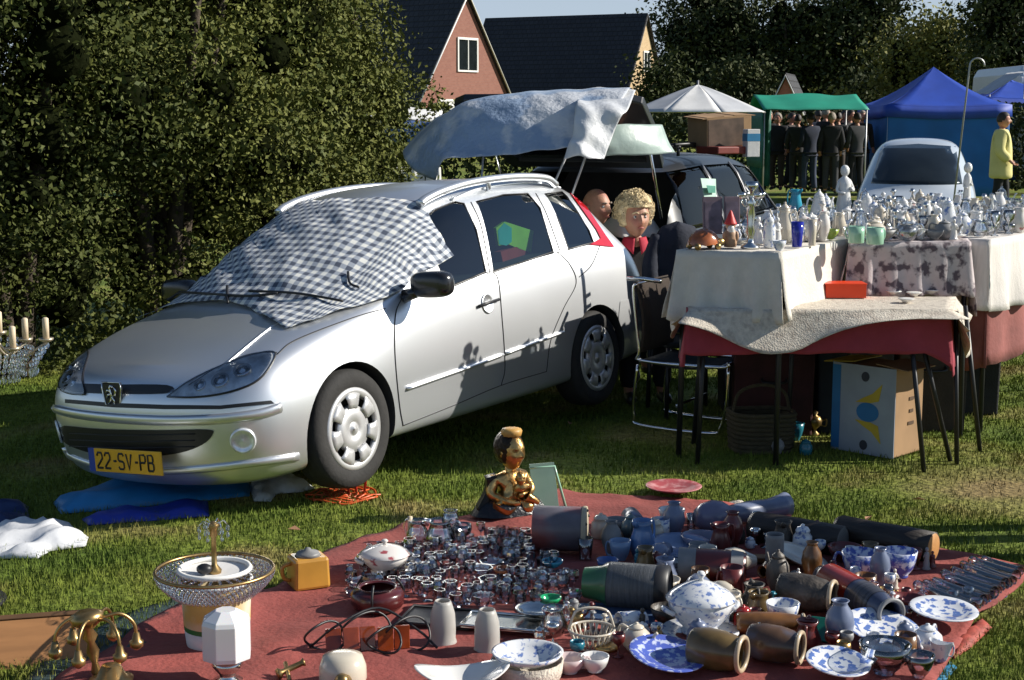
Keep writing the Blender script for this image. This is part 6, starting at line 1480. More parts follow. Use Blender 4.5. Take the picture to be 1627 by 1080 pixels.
MB().ball((-.03,-.03,zr_+.012), .024, 12, 0, None, (1.2,1,.8)).build('ceiling_rose', m_dark, ch)
# ---- faceted white lamp
p = Bp(362,1083); o = thing('table_lamp', 'white eight sided glass lamp on a metal foot at the front of the blanket', 'lamp', p, (0,0,R(22.5+8))); r = 42*mpp(p.y)
zt, zb_, zs = Q(0,985,p.y).z-p.z, Q(0,1046,p.y).z-p.z, Q(0,968,p.y).z-p.z
MB().lathe([(r*.55,0),(r*.6,.008),(r*.30,.02),(r*.34,.03),(r*.62,zb_*.75),(r*.5,zb_-.004),(0,zb_-.004)], 28).build('foot', m_silver, o)
m_opal = mat('opal_glass', (.74,.73,.74), .22, var=.02, coat=.3, sub=.2)
MB().lathe([(r*.6,zb_),(r*.98,zb_+.006),(r,zb_+.02),(r,zt-.006),(r*.93,zt+.008),(r*.42,zs),(r*.36,zs)], 8, smooth=False).build('shade', m_opal, o, bevel=.002)
# ---- brass chandelier lying at the front left corner
p = Bp(155,1075); o = thing('brass_chandelier', 'tarnished brass chandelier with drooping arms at the front left corner of the blanket', 'chandelier', p); s = mpp(p.y)
Hc = Q(0,970,p.y).z-p.z
MB().lathe([(.012,0),(.018,.02),(.010,.05),(.022,.09),(.012,.12),(.026,Hc*.62),(.014,Hc*.72),(.05,Hc*.84),(.058,Hc*.94),(.03,Hc),(0,Hc)], 20, 0, Matrix.Rotation(R(-8),4,'Y')).build('column', m_brass, o)
for k in range(6):
    a = 6.283*k/6+.35; x, y = math.cos(a), math.sin(a); q = MB(); R1 = 62*s
    q.tube(smooth_path([(0,0,Hc*.85),(x*R1*.6,y*R1*.6,Hc*.92),(x*R1,y*R1,Hc*.74),(x*R1*1.05,y*R1*1.05,Hc*.42)], 6), .006, 7); q.lathe([(.006,0),(.022,.012),(.024,.03),(.016,.035),(.010,.06),(0,.06)], 12, 0, Matrix.Translation((x*R1*1.05, y*R1*1.05, Hc*.34)))
    q.build('arm', m_brass, o)
MB().lathe([(.03,.0),(.07,.004),(.072,.014),(.05,.02),(.03,.06),(.0,.06)], 24, 0, Matrix.Translation((.06,-.05,0))).build('ceiling_cup', m_brass, o)
# ---- wooden tray / plank at the left
a_, c_ = P(-40,1030), P(112,1000); o = thing('serving_board', 'orange brown wooden board propped at the left edge in front of the grass', 'board', P(40,1058), (R(-38),0,R(14)))
MB().box((-.10,0,.07), (.62,.018,.20)).build('board', mat('orange_wood', (.34,.16,.06), .55, var=.2, scale=3, stretch=(1,1,8)), o, bevel=.004); MB().box((-.10,0,.178), (.63,.03,.018)).build('edge_strip', mat('dark_edge_wood', (.12,.06,.025), .6, var=.2), o, bevel=.003)
# ---- hanging chandelier at the left edge, on a stand outside the frame
Yc = 5.6; sc_ = mpp(Yc); cx = Q(-48,0,Yc).x; z0 = Q(0,548,Yc).z
o = thing('hanging_chandelier', 'pale crystal chandelier with candles hanging at the left edge', 'chandelier', (cx, Yc, z0)); m_cand = mat('candle_sleeve', (.58,.47,.33), .6, var=.08); m_pale_b = mat('pale_brass', (.42,.36,.26), .35, metal=.6, var=.3)
MB().lathe([(.0,-.10),(.03,-.08),(.05,-.04),(.028,0),(.014,.06),(.03,.12),(.012,.18),(.008,.42),(0,.42)], 16).build('column', m_pale_b, o)
for k in range(8):
    a = 6.283*k/8+.12; x, y = math.cos(a), math.sin(a); R1 = (.165 if k % 2 else .215); zz = .0 if k % 2 else .015; q = MB()
    q.tube(smooth_path([(.02*x,.02*y,.03),(x*R1*.5,y*R1*.5,-.05),(x*R1,y*R1,-.01+zz)], 6), .005, 6); q.lathe([(.004,-.012),(.026,.0),(.028,.008),(0,.004)], 14, 0, Matrix.Translation((x*R1,y*R1,zz)))
    am = q.build('arm', m_pale_b, o); MB().lathe([(.012,0),(.012,.075),(.006,.080),(0,.080)], 12, 0, Matrix.Translation((x*R1,y*R1,zz+.006))).build('candle', m_cand, am)
    d = MB()
    for j in range(5):
        aa = a+(j-2)*.16; 
        for i_ in range(4): d.ball((R1*math.cos(aa)*(1-.06*i_), R1*math.sin(aa)*(1-.06*i_), zz-.024-.020*i_), .0085, 6, 0, None, (1,1,1.3), False)
        d.ball((R1*math.cos(aa)*.8, R1*math.sin(aa)*.8, zz-.115), .012, 6, 0, None, (.8,.8,1.7), False)
    tag(d.build('crystal_string', m_crys, am), kind='stuff')
rk = thing('display_stand', 'black stand holding the hanging chandelier just outside the left edge', 'stand', (cx-.22, Yc+.1, 0))
MB().tube([(0,0,0),(0,0,z0+.55),(.22,-.1,z0+.55)], .014, 8).build('post', m_dark, rk); MB().tube([(.22,-.1,z0+.55),(.22,-.1,z0+.42)], .004, 5).build('chain', m_brass, rk); MB().lathe([(.20,0),(.20,.012),(.02,.03),(0,.03)], 24).build('foot', m_dark, rk)
# ---- heaps of cloth and plastic round the car
def heap(name, label, cat, poly, hgt, m, seed, step=.045, fold=4.0, thick=.006):
    pts = [P(x, y) for x, y in poly]; V2, F = cdt([(q.x, q.y) for q in pts], step, step*.8)
    ax_ = np.array([[q.x, q.y] for q in pts]); nx_ = np.roll(ax_, -1, 0)
    def ed(x, y):
        d = nx_-ax_; t = np.clip(((x-ax_[:,0])*d[:,0]+(y-ax_[:,1])*d[:,1])/((d**2).sum(1)+1e-9), 0, 1)
        return float(np.min(np.hypot(ax_[:,0]+t*d[:,0]-x, ax_[:,1]+t*d[:,1]-y)))
    V = [(x, y, gz(x, y)+.006+hgt*(min(1, ed(x, y)/(hgt*1.3+.02))**.55)*(.30+.75*max(0, 1-abs(nz(x*fold*.8+y*fold*.4+seed, y*fold*.5-x*fold*.3))*2.4)+.30*nz(x*fold*1.7-y*fold, y*fold*1.1+seed))) for x, y in V2]
    c = sum(pts, Vector())/len(pts); o = MB().add([tuple(Vector(v)-c) for v in V], F).build(name, m, None, c, thick=thick); return tag(o, label, cat)
heap('blue_tarpaulin', 'bright blue rolled tarpaulin lying under the front bumper of the silver car', 'tarpaulin', [(84,778),(120,762),(260,758),(400,764),(396,786),(300,792),(180,798),(96,800)], .085, mat('bright_blue_plastic', (.02,.21,.48), .45, var=.15, bump=.2, bscale=12), 1, fold=2.5)
heap('dark_blue_tarpaulin', 'deep blue folded tarpaulin on the grass in front of the bright blue one', 'tarpaulin', [(130,814),(190,800),(330,792),(332,820),(240,824),(140,826)], .04, mat('deep_blue_plastic', (.015,.04,.36), .45, var=.2, bump=.2, bscale=12), 2)
heap('plastic_bag', 'crumpled clear plastic bag beside the front wheel of the silver car', 'bag', [(395,765),(430,752),(470,760),(500,776),(480,782),(440,784),(430,797),(404,796)], .09, mat('clear_plastic', (.58,.60,.60), .3, var=.15, trans=.08, bump=.5, bscale=18), 3, fold=9)
heap('white_cloth', 'crumpled white cloth lying on the grass at the left edge', 'cloth', [(-30,830),(30,818),(110,824),(140,850),(136,866),(80,872),(60,884),(-30,880)], .06, mat('crumpled_white_cloth', (.60,.61,.63), .85, var=.06, bump=.15, bscale=20), 4, fold=7, step=.025)
heap('navy_bundle', 'dark blue plastic bundle at the left edge behind the white cloth', 'bundle', [(-40,790),(10,778),(44,782),(46,812),(20,818),(-40,818)], .09, mat('navy_plastic', (.012,.035,.13), .4, var=.25, bump=.3, bscale=14), 5, fold=6)
p = P(545,790); o = thing('red_wire_basket', 'orange red wire trivet and sticks on the grass by the front wheel', 'wire basket', p); m_or = mat('orange_wire', (.60,.09,.02), .4, var=.15)
b = MB(); 
for k in range(5): b.tube([(.035*(k+1)*math.cos(a)*(1+.08*math.sin(5*a+k)), .035*(k+1)*.9*math.sin(a), .012+.008*math.sin(4*a+k)) for a in np.linspace(0, 6.283, 41)[:-1]], .0055, 6, closed=True)
for k in range(8): a = 6.283*k/8; b.tube([(.02*math.cos(a), .02*math.sin(a), .012), (.19*math.cos(a), .17*math.sin(a), .014)], .005, 5)
b.build('wire_coil', m_or, o)
for (x, y, h, l) in ((.02,.05,.20,.02),(.07,.03,.17,-.03),(.10,.06,.23,.03)): MB().tube([(x, y, 0), (x+l, y, h)], .007, 6).build('upright', mat('red_rod', (.50,.03,.02), .4), o)
p = P(1070,788); o = tag(mk('plate', 46*mpp(p.y), .03).build('red_plate', mat('red_patterned_plate', (.36,.07,.08), .5, var=.2, col2=(.50,.24,.24), c2scale=18, c2thr=.55), None, p+Vector((0,0,.03))), 'red patterned round mat on the grass behind the blanket', 'mat')
# ---- left half of the blanket
p = Bp(490,930); o = thing('ochre_jug', 'ochre square jar with a grey lid at the left end of the glassware', 'jar', p, (0,0,R(25))); r = 36*mpp(p.y); h = Q(0,882,p.y).z-p.z
MB().box((0,0,h/2), (r*1.7,r*1.5,h), 0, None, .94).build('body', mat('ochre_glaze', (.50,.25,.04), .35, var=.15, coat=.2), o, bevel=.012); MB().lathe([(r*.6,h),(r*.5,h+.014),(r*.18,h+.022),(.012,h+.03),(0,h+.034)], 20).build('lid', m_greyc, o); MB().tube(smooth_path([(-r*.8,0,h*.8),(-r*1.2,0,h*.7),(-r*1.15,0,h*.35),(-r*.85,0,h*.25)], 4), .008, 6).build('handle', MATS['ochre_glaze'], o)
def tureen(label, px, py, wpx, hpx, m, plate=False):
    p = Bp(px, py); r = wpx*.5*mpp(p.y); h = Q(0, py-hpx, p.y).z-p.z; o = thing('tureen', label, 'tureen', p, (0,0,R(15))); z0 = .022 if plate else 0
    if plate: MB().lathe([(0,.002),(r*.7,0),(r*.95,.014),(r*1.20,.026),(r*1.18,.030),(r*.7,.010),(0,.008)], 44).build('stand_plate', m, o)
    MB().lathe([(0,z0),(r*.58,z0),(r*.60,z0+.008),(r*.50,z0+h*.08),(r*.72,z0+h*.20),(r*.96,z0+h*.40),(r*1.0,z0+h*.52),(r*.97,z0+h*.54),(0,z0+h*.5)], 40).build('bowl', m, o)
    lid = MB().lathe([(r*1.06,z0+h*.54),(r*1.07,z0+h*.565),(r*.88,z0+h*.66),(r*.55,z0+h*.76),(r*.22,z0+h*.83),(r*.10,z0+h*.84)], 40).build('lid', m, o); MB().lathe([(r*.10,z0+h*.83),(r*.07,z0+h*.88),(r*.15,z0+h*.94),(r*.09,z0+h*.99),(0,z0+h)], 20).build('knob', m, lid)
    for sx in (-1, 1): MB().tube(smooth_path([(sx*r*.94,-.03,z0+h*.36),(sx*r*1.16,-.02,z0+h*.42),(sx*r*1.16,.02,z0+h*.42),(sx*r*.94,.03,z0+h*.36)], 4), .009, 6).build('handle', m, o)
    return o
tureen('large blue and white lidded tureen on its plate in the middle of the blanket', 1112, 1012, 108, 96, m_delft, True)
tureen('white lidded tureen with faint flowers at the left end of the glassware', 612, 908, 80, 52, m_rose, False)
for i, (px, py, k, w_, h_, lb) in enumerate(((700,872,'jug',26,46,'tall clear glass jug left of the statue'),(716,866,'tallvase',15,56,'slim clear glass decanter with a stopper left of the statue'),(664,868,'jug',20,42,'small clear glass jug behind the white tureen'),(735,872,'goblet',16,40,'clear glass goblet beside the slim decanter'))):
    p = Bp(px, py); put(k, lb, {'jug':'jug','tallvase':'decanter','goblet':'goblet'}[k], m_crys, p, w_*mpp(p.y), Q(0,py-h_,p.y).z-p.z, i*1.3, None, {'tallvase':'decanter'}.get(k, k), 12)
p = Bp(652,866); o = thing('brass_candle', 'small brass candle holder with a cream candle behind the white tureen', 'candle holder', p); MB().lathe([(0,0),(.03,0),(.028,.008),(.010,.02),(.012,.05),(.018,.06),(0,.06)], 16).build('holder', m_brass, o); MB().lathe([(.011,.06),(.011,.13),(0,.132)], 12).build('candle', m_cand, o)
# cut crystal crowd
crys_kinds = [('goblet',(.020,.028),(.07,.10)),('tumbler',(.022,.028),(.045,.07)),('bowl',(.032,.055),(.03,.05)),('beaker',(.020,.028),(.055,.08)),('vase',(.020,.027),(.07,.10))]
zone = [(545,940),(600,905),(690,880),(760,862),(830,868),(850,905),(900,930),(920,962),(900,985),(830,985),(740,978),(640,965),(560,958)]
zp = [P(x, y) for x, y in zone]; zx = [q.x for q in zp]; zy = [q.y for q in zp]; got = []; tries = 0
crl = {'goblet':'cut crystal goblet in the glittering glassware at the middle of the blanket','tumbler':'cut crystal tumbler in the glittering glassware at the middle of the blanket','bowl':'cut crystal dish in the glittering glassware at the middle of the blanket','beaker':'cut crystal beaker in the glittering glassware at the middle of the blanket','vase':'cut crystal vase in the glittering glassware at the middle of the blanket'}
while len(got) < 150 and tries < 6000:
    tries += 1; x, y = rng.uniform(min(zx), max(zx)), rng.uniform(min(zy), max(zy))
    if not in_poly(np.array([x]), np.array([y]), zp)[0]: continue
    k, rr_, hh_ = rng.choice(crys_kinds); r = rng.uniform(*rr_)
    if any((x-a)**2+(y-b_)**2 < ((r+c)*.88)**2 for a, b_, c in got): continue
    got.append((x, y, r)); b = MB()
    b.lathe(wall_prof(scaled(PF[k], r, rng.uniform(*hh_)), r*.10, .006), 14, smooth=False, flute=.05, nf=7)
    o = b.build({'goblet':'goblet','tumbler':'tumbler','bowl':'dish','beaker':'beaker','vase':'vase'}[k], m_crys, None, (x, y, bz(x, y)+.004), (0,0,rng.uniform(0,6.3))); tag(o, crl[k], {'bowl':'dish'}.get(k, k), 'cut crystal in the middle of the blanket')
for (px, py, m, lb) in ((878,912,m_turq,'small turquoise dish among the cut crystal'),(800,925,m_rust,'small amber dish among the cut crystal'),(875,972,mat('emerald_glass',(.01,.28,.10),.1,coat=.6),'small emerald glass stopper by the cut crystal')):
    p = Bp(px, py); put('bowl', lb, 'dish', m, p+Vector((0,0,.03)), 18*mpp(p.y), .03, 0, None, 'dish')
# frosted lamp glasses
for (px, py, lb) in ((704,1020,'left hand frosted glass lamp shade standing on the red blanket'),(774,1034,'right hand frosted glass lamp shade standing on the red blanket')):
    p = Bp(px, py); h = Q(0, py-66, p.y).z-p.z; r = 21*mpp(p.y); o = tag(MB().lathe([(r*1.08,0),(r*1.05,h*.05),(r*.98,h*.12),(r,h*.35),(r*.94,h*.7),(r*.72,h*.93),(r*.62,h),(r*.56,h),(r*.66,h*.92),(r*.88,h*.7),(r*.94,h*.35),(r*.95,0)], 28, 0, None, flute=.012, nf=14, caps=False).build('lamp_glass', m_frost, None, p), lb, 'lamp shade')
# trays under the glass
for (px, py, w_, d_, m, lb) in ((700,985,120,.20,m_dark,'flat black tray at the front of the cut crystal'),(810,993,150,.16,m_silver,'flat silver tray right of the frosted glasses'),(985,980,120,.18,mat('slate_blue_tray',(.06,.10,.19),.35,var=.2,coat=.3),'slate blue tray under the green necked vase')):
    p = Bp(px, py); o = thing('tray', lb, 'tray', p, (0,0,R(-14))); w2 = w_*mpp(p.y); MB().box((0,0,.006), (w2,d_,.008)).build('base', m, o, bevel=.003)
    MB().tube([(-w2/2,-d_/2,.014),(w2/2,-d_/2,.014),(w2/2,d_/2,.014),(-w2/2,d_/2,.014)], .006, 6, closed=True).build('rim', m, o)
# amber lantern in black wire
p = Bp(585,1035); o = thing('wire_lantern', 'black wire lantern with amber glass panes lying on the blanket', 'lantern', p, (0,0,R(12))); m_amb = mat('amber_glass', (.30,.055,.012), .15, var=.5, scale=12, trans=.25, coat=.4); s = mpp(p.y)
for k in range(5): MB().box((-.12+.06*k, -.02*(k % 2), .045), (.055,.012,.085), 0, Matrix.Rotation(R(-25+6*k),4,'X')).build('amber_pane', m_amb, o, bevel=.002)
for (dx, dy, rr_) in ((-.15,.03,.07),(.0,.06,.09),(.14,.0,.08),(.05,-.05,.06)): MB().tube([(dx+rr_*math.cos(a), dy+.03*math.sin(a*2), .055+rr_*.75*math.sin(a)) for a in np.linspace(0, 6.283, 33)[:-1]], .0045, 6, closed=True).build('wire_hoop', m_dark, o)
MB().tube(smooth_path([(-.20,.06,.01),(-.10,.02,.10),(.05,.08,.13),(.18,.02,.06),(.24,-.04,.01)], 5), .005, 6).build('wire_arm', m_dark, o)
p = Bp(600,965); o = thing('dark_red_pot', 'dark red glazed pot with a black wire stand left of the cut crystal', 'pot', p); MB().lathe(wall_prof(scaled(PF['jar'], 44*mpp(p.y), .085), .004), 28).build('pot', mat('oxblood_glaze', (.07,.012,.012), .25, var=.3, coat=.4), o)
for k in range(3): a = 2.1*k+.4; MB().tube(smooth_path([(.09*math.cos(a), .09*math.sin(a), 0), (.105*math.cos(a), .105*math.sin(a), .06), (.075*math.cos(a), .075*math.sin(a), .11)], 4), .005, 6).build('wire_leg', m_dark, o)
# front row
p = Bp(545,1085); o = thing('cream_lamp', 'cream lamp base with a brass fitting at the front edge of the blanket', 'lamp', p); r = 40*mpp(p.y); MB().lathe([(r*.9,0),(r,.02),(r*.98,.06),(r*.82,.095),(r*.4,.105),(0,.105)], 30).build('base', m_cream, o); MB().lathe([(.02,0),(.03,.01),(.018,.03),(.024,.045),(.012,.06),(0,.06)], 16, 0, Matrix.Translation((.01,-r*.95,.03)) @ Matrix.Rotation(R(60),4,'X')).build('fitting', m_brass, o)
p = Bp(440,1080); o = thing('brass_tap', 'little brass candle arm lying left of the cream lamp base', 'fitting', p, (0,0,.4)); MB().lathe([(.016,0),(.02,.01),(.010,.02),(.010,.09),(.016,.10),(0,.10)], 14, 0, Matrix.Translation((0,0,.018)) @ Matrix.Rotation(R(72),4,'Y')).build('arm', m_brass, o); MB().tube([(.03,-.05,.012),(.04,.04,.04)], .008, 6).build('cross_bar', m_brass, o)
lp = Bp(735,1092); o = tag(MB().grid(lambda u, v: (.16*math.cos(6.283*u)*(.25+.75*v), .10*math.sin(6.283*u)*(.25+.75*v), .05*v+.022*v*math.cos(2*6.283*u)+.01), 48, 8).build('leaf_dish', m_china, None, lp, (0,0,.2), thick=.005), 'white leaf shaped dish with wavy edges at the front of the blanket', 'dish')
p = Bp(838,1078); o = thing('lace_basket', 'cream lace covered round basket under the white bowl at the front', 'basket', p); r = 60*mpp(p.y); MB().lathe(wall_prof([(r*.88,0),(r*.95,.02),(r,.07)], .005), 40, 0, None, flute=.01, nf=20).build('lace_wall', m_lace, o)
put('bowl', 'shallow white bowl with a blue flower resting on the lace basket', 'bowl', m_delft, p+Vector((0,0,.052)), r*1.0, .045, 0, None, 'bowl', 40)
for (px, py, w_, lb) in ((905,1068,26,'pale pink cup right of the lace basket'),(945,1066,24,'small white cup by the blue printed plate')):
    q_ = Bp(px, py); put('cup', lb, 'cup', m_china if px > 920 else mat('pale_pink_china', (.60,.48,.47), .2, coat=.4), q_, w_*mpp(q_.y), .055, px)
p = Bp(940,1025); o = thing('filigree_basket', 'white filigree basket with a gilt foot behind the small white cup', 'basket', p); r = 38*mpp(p.y)
b = MB()
for k in range(22): a = 6.283*k/22; b.tube([(r*.7*math.cos(a), r*.7*math.sin(a), 0), (r*math.cos(a+.2), r*math.sin(a+.2), .06)], .0035, 5); b.tube([(r*.7*math.cos(a), r*.7*math.sin(a), 0), (r*math.cos(a-.2), r*math.sin(a-.2), .06)], .0035, 5)
for z, q_ in ((.0,.7),(.06,1)): b.tube([(r*q_*math.cos(a), r*q_*math.sin(a), z) for a in np.linspace(0, 6.283, 33)[:-1]], .005, 5, closed=True)
b.build('wirework', m_cream, o); MB().tube(smooth_path([(-r,0,.06),(-r*.6,0,.13),(r*.6,0,.13),(r,0,.06)], 5), .005, 6).build('handle', m_cream, o); MB().lathe([(r*.5,0),(r*.6,.012),(r*.4,.02),(0,.02)], 20, 0, Matrix.Translation((r*.6,-r*.5,0))).build('gilt_foot', m_gold, o)
p = Bp(880,1010); put('jug', 'gilt edged glass jug lying by the filigree basket', 'jug', m_crys, p, .05, .11, .6, None, 'glass_jug', 12)
# ---- plates
def plate(px, py, wpx, m, label, tilt=(0,0), lift=0, group=None):
    p = Bp(px, py); r = wpx*.5*mpp(p.y); o = mk('plate', r, .03).build('plate', m, None, p+Vector((0,0,.004+lift+abs(math.sin(tilt[0]))*r*.5)), (tilt[0], tilt[1], 1.0*px)); o.rotation_euler = (tilt[0], tilt[1], 0); return tag(o, label, 'plate', group)
def ring_plate(name, c1, c2, sc):
    m = bpy.data.materials.new(name); m.use_nodes = True; t = m.node_tree; b = t.nodes['Principled BSDF']; tc = _n(t,'ShaderNodeTexCoord'); sx = _n(t,'ShaderNodeSeparateXYZ'); t.links.new(tc.outputs['Object'], sx.inputs[0])
    cb = _n(t,'ShaderNodeCombineXYZ'); t.links.new(sx.outputs[0], cb.inputs[0]); t.links.new(sx.outputs[1], cb.inputs[1]); ln = _n(t,'ShaderNodeVectorMath', operation='LENGTH'); t.links.new(cb.outputs[0], ln.inputs[0])
    nzx = _n(t,'ShaderNodeTexNoise'); nzx.inputs['Scale'].default_value = sc; nzx.inputs['Detail'].default_value = 4; t.links.new(tc.outputs['Object'], nzx.inputs[0])
    wv = _n(t,'ShaderNodeMath', operation='SINE'); ml = _n(t,'ShaderNodeMath', operation='MULTIPLY'); ml.inputs[1].default_value = 150; t.links.new(ln.outputs['Value'], ml.inputs[0]); t.links.new(ml.outputs[0], wv.inputs[0])
    m2 = _n(t,'ShaderNodeMath', operation='MULTIPLY_ADD'); m2.inputs[1].default_value = .10; t.links.new(wv.outputs[0], m2.inputs[0]); t.links.new(nzx.outputs[0], m2.inputs[2])
    r_ = _n(t,'ShaderNodeMapRange'); r_.inputs[1].default_value = .53; r_.inputs[2].default_value = .60; t.links.new(m2.outputs[0], r_.inputs[0])
    mx = _n(t,'ShaderNodeMix', data_type='RGBA'); mx.inputs[6].default_value = (*c1,1); mx.inputs[7].default_value = (*c2,1); t.links.new(r_.outputs[0], mx.inputs[0]); t.links.new(mx.outputs[2], b.inputs['Base Color'])
    b.inputs['Roughness'].default_value = .14; b.inputs['Coat Weight'].default_value = .4; return m
m_pl1 = ring_plate('blue_flower_plate', (.70,.71,.73), (.10,.17,.42), 42); m_pl2 = ring_plate('deep_blue_print_plate', (.08,.12,.46), (.50,.55,.72), 50)
plate(1058,1062,128,m_pl2,'dark blue printed oval plate at the front of the blanket',(R(8),R(8)),.02)
plate(1400,1022,128,m_pl1,'white plate with blue flowers, larger of the two near the cut glass bowl',(R(10),R(6)),.025)
plate(1330,1070,108,m_pl1,'white plate with blue scrolls at the front right of the blanket',(R(8),R(4)),.01)
plate(1498,992,112,m_pl1,'blue rimmed white plate at the right corner of the blanket',(R(4),R(2)),.03)
plate(1270,905,96,m_cream,'cream plate lying aslant behind the red banded vase',(R(6),R(20)),.03)
plate(852,985,70,m_silver,'small silver plate between the frosted glasses and the crystal',(0,0),.018)
plate(1080,885,110,mat('blue_grey_platter',(.16,.22,.36),.2,var=.2,coat=.4),'blue grey platter lying behind the green necked vase',(R(6),0),.02)
# ---- bowls, cups, small blue china on the right
for (k, px, py, w_, h_, m, lb, cat) in (
  ('bowl',1243,993,56,36,m_delft,'white bowl with a blue band right of the large tureen','bowl'),
  ('bowl',1067,832,44,24,m_china,'small white bowl at the back of the blanket, near the red mat','bowl'),
  ('jug',1020,888,70,62,mat('blue_glaze',(.10,.20,.40),.25,var=.3,coat=.3),'round blue jug behind the green necked vase','jug'),
  ('cup',985,892,36,34,mat('pale_blue_glaze',(.20,.30,.46),.25,var=.2,coat=.3),'pale blue cup left of the round blue jug','cup'),
  ('teapot',1002,858,52,44,mat('grey_teal_glaze',(.10,.16,.18),.25,var=.3,coat=.3),'grey green teapot behind the round blue jug','teapot'),
  ('cup',1366,918,62,42,m_delft2,'large blue cup right of the cream plate','cup'),
  ('cup',1428,916,58,42,m_delft2,'large blue cup next to the row of glass vases','cup'),
  ('figurine',1390,915,20,44,m_china,'small white figurine between the two large blue cups','figurine'),
  ('sauceboat',1492,1050,46,34,m_delft,'blue and white sauce boat in front of the blue rimmed plate','sauce boat'),
  ('jarlid',1385,962,34,42,m_crys,'clear glass jar with a lid in front of the red banded vase','jar'),
  ('bowl',1405,1068,86,46,m_crys,'cut glass bowl in front of the larger blue flowered plate','bowl'),
  ('bowl',1460,1075,50,36,m_crys,'small cut glass bowl at the right front corner','bowl'),
  ('cylinder',1230,908,30,60,m_greyc,'upright grey stone jar behind the brown tilted vase','jar'),
  ('teapot',1235,938,64,66,mat('mottled_stoneware',(.10,.085,.07),.5,var=.5,scale=16,bump=.2),'mottled brown stoneware teapot beside the cream plate','teapot'),
  ('mug',1162,946,40,46,mat('oxblood_mug',(.12,.02,.018),.3,var=.2,coat=.3),'dark red mug behind the large tureen','mug'),
  ('bowl',1115,872,70,22,mat('lilac_grey_bowl',(.22,.22,.30),.25,var=.2,coat=.3),'lilac grey dish in front of the small white bowl','bowl'),
  ('tumbler',1098,842,16,26,m_crys,'tiny clear glass beside the small white bowl','glass'),
  ('jarlid',1180,1000,34,40,mat('red_glass_jar',(.30,.02,.015),.12,coat=.6),'small red lidded jar right of the large tureen plate','jar'),
  ('tumbler',930,890,26,36,m_crys,'clear glass tumbler in front of the drum','glass'),
  ('bowl',965,908,36,20,mat('deep_blue_dish',(.05,.12,.34),.2,coat=.4),'deep blue dish in front of the drum','dish')):
    p = Bp(px, py); h = Q(0, py-h_, p.y).z-p.z; r = w_*.5*mpp(p.y)*(.62 if k in ('teapot','jug','sauceboat') else 1)
    put(k, lb, cat, m, p, r, max(.02, h), (px*1.7) % 6.28 if k != 'cup' else 2.8, None, {'jarlid':'lidded_jar','tumbler':'glass','cylinder':'stone_jar','sauceboat':'sauce_boat'}.get(k, k), 28)
# ---- vases lying on their sides
m_drum = mat('drum_shell', (.13,.12,.14), .4, var=.4, scale=5, col2=(.20,.06,.05), c2scale=4, c2thr=.55)
def drum_x(root, r, L):
    MB().lathe([(0,L+.006),(r*1.02,L+.006),(r*1.04,L+.001),(r*1.04,L-.012),(r,L-.014)], 36).build('skin', mat('drum_skin', (.40,.34,.24), .7, var=.1, scale=6), root)
    for k in range(6): a = 6.283*k/6; MB().ball((r*.86*math.cos(a), r*.86*math.sin(a), L+.007), .007, 8).build('peg', m_dark, root)
lying('drum','small drum lying on its side with a pale skin facing right','drum',m_drum,(848,872),(930,876),36,[(.98,0),(1,.02),(1,.98),(.98,1)],open_=False,extra=drum_x)
def green_x(root, r, L):
    MB().lathe([(r*.66,-.004),(r*.80,L*.20),(r*1.006,L*.29)], 36, 0, caps=False).build('green_neck', mat('green_glaze', (.035,.12,.05), .3, var=.2, coat=.3), root)
    MB().lathe([(r*1.02,L*.86),(r*1.02,L*1.0),(r*.8,L*1.02)], 36, 0, caps=False).build('black_band', m_dark, root)
lying('floor_vase','large grey ribbed vase with a green neck lying before the large tureen','vase',mat('grey_ribbed_glaze',(.075,.08,.085),.45,var=.3,scale=10,stretch=(1,1,14),bump=.3,bscale=30),(930,958),(1062,966),37,[(.66,0),(.78,.2),(1,.3),(1,.9),(.92,1)],extra=green_x)
def rim_x(m):
    def f(root, r, L): MB().tube([(r*.80*math.cos(a), r*.80*math.sin(a), L) for a in np.linspace(0, 6.283, 41)[:-1]], r*.13, 8, closed=True).build('rim', m, root)
    return f
m_rim = mat('cream_glaze_rim', (.46,.36,.24), .35, var=.15, coat=.2)
vs = [('dark brown mottled vase with a cream rim lying right of the white bowl',(1238,962),(1322,972),30,mat('mottled_brown_glaze',(.06,.05,.04),.45,var=.6,scale=18,bump=.3)),
      ('yellowish brown vase with a pale rim lying right of the dark blue plate',(1098,1050),(1178,1068),34,mat('olive_brown_glaze',(.13,.085,.03),.3,var=.4,scale=10,coat=.3)),
      ('brown banded jug with a cream rim lying behind the blue scrolled plate',(1190,1040),(1270,1058),31,mat('brown_banded_glaze',(.10,.055,.03),.35,var=.5,scale=8,col2=(.10,.10,.13),c2scale=10,coat=.3)),
      ('slim brown vase lying behind the brown banded jug',(1170,1005),(1275,1018),19,mat('amber_brown_glaze',(.16,.07,.02),.3,var=.5,scale=14,coat=.3))]
for lb, a, c, r, m in vs: lying('vase', lb, 'vase', m, a, c, r, [(.80,0),(.90,.04),(1,.3),(.98,.6),(.84,.85),(.74,.92),(.86,1)], extra=rim_x(m_rim))
def redb(root, r, L): MB().lathe([(r*1.01,L*.12),(r*1.03,L*.55)], 36, 0, caps=False).build('red_band', mat('red_glaze', (.30,.025,.012), .25, var=.35, scale=10, coat=.4), root); MB().lathe([(r*1.02,L*.60),(r*1.0,L*.74),(r*.93,L*.84)], 36, 0, caps=False).build('striped_band', mat('dark_striped_glaze', (.05,.05,.06), .3, var=.9, scale=6, stretch=(1,1,40)), root); rim_x(m_greyc)(root, r, L)
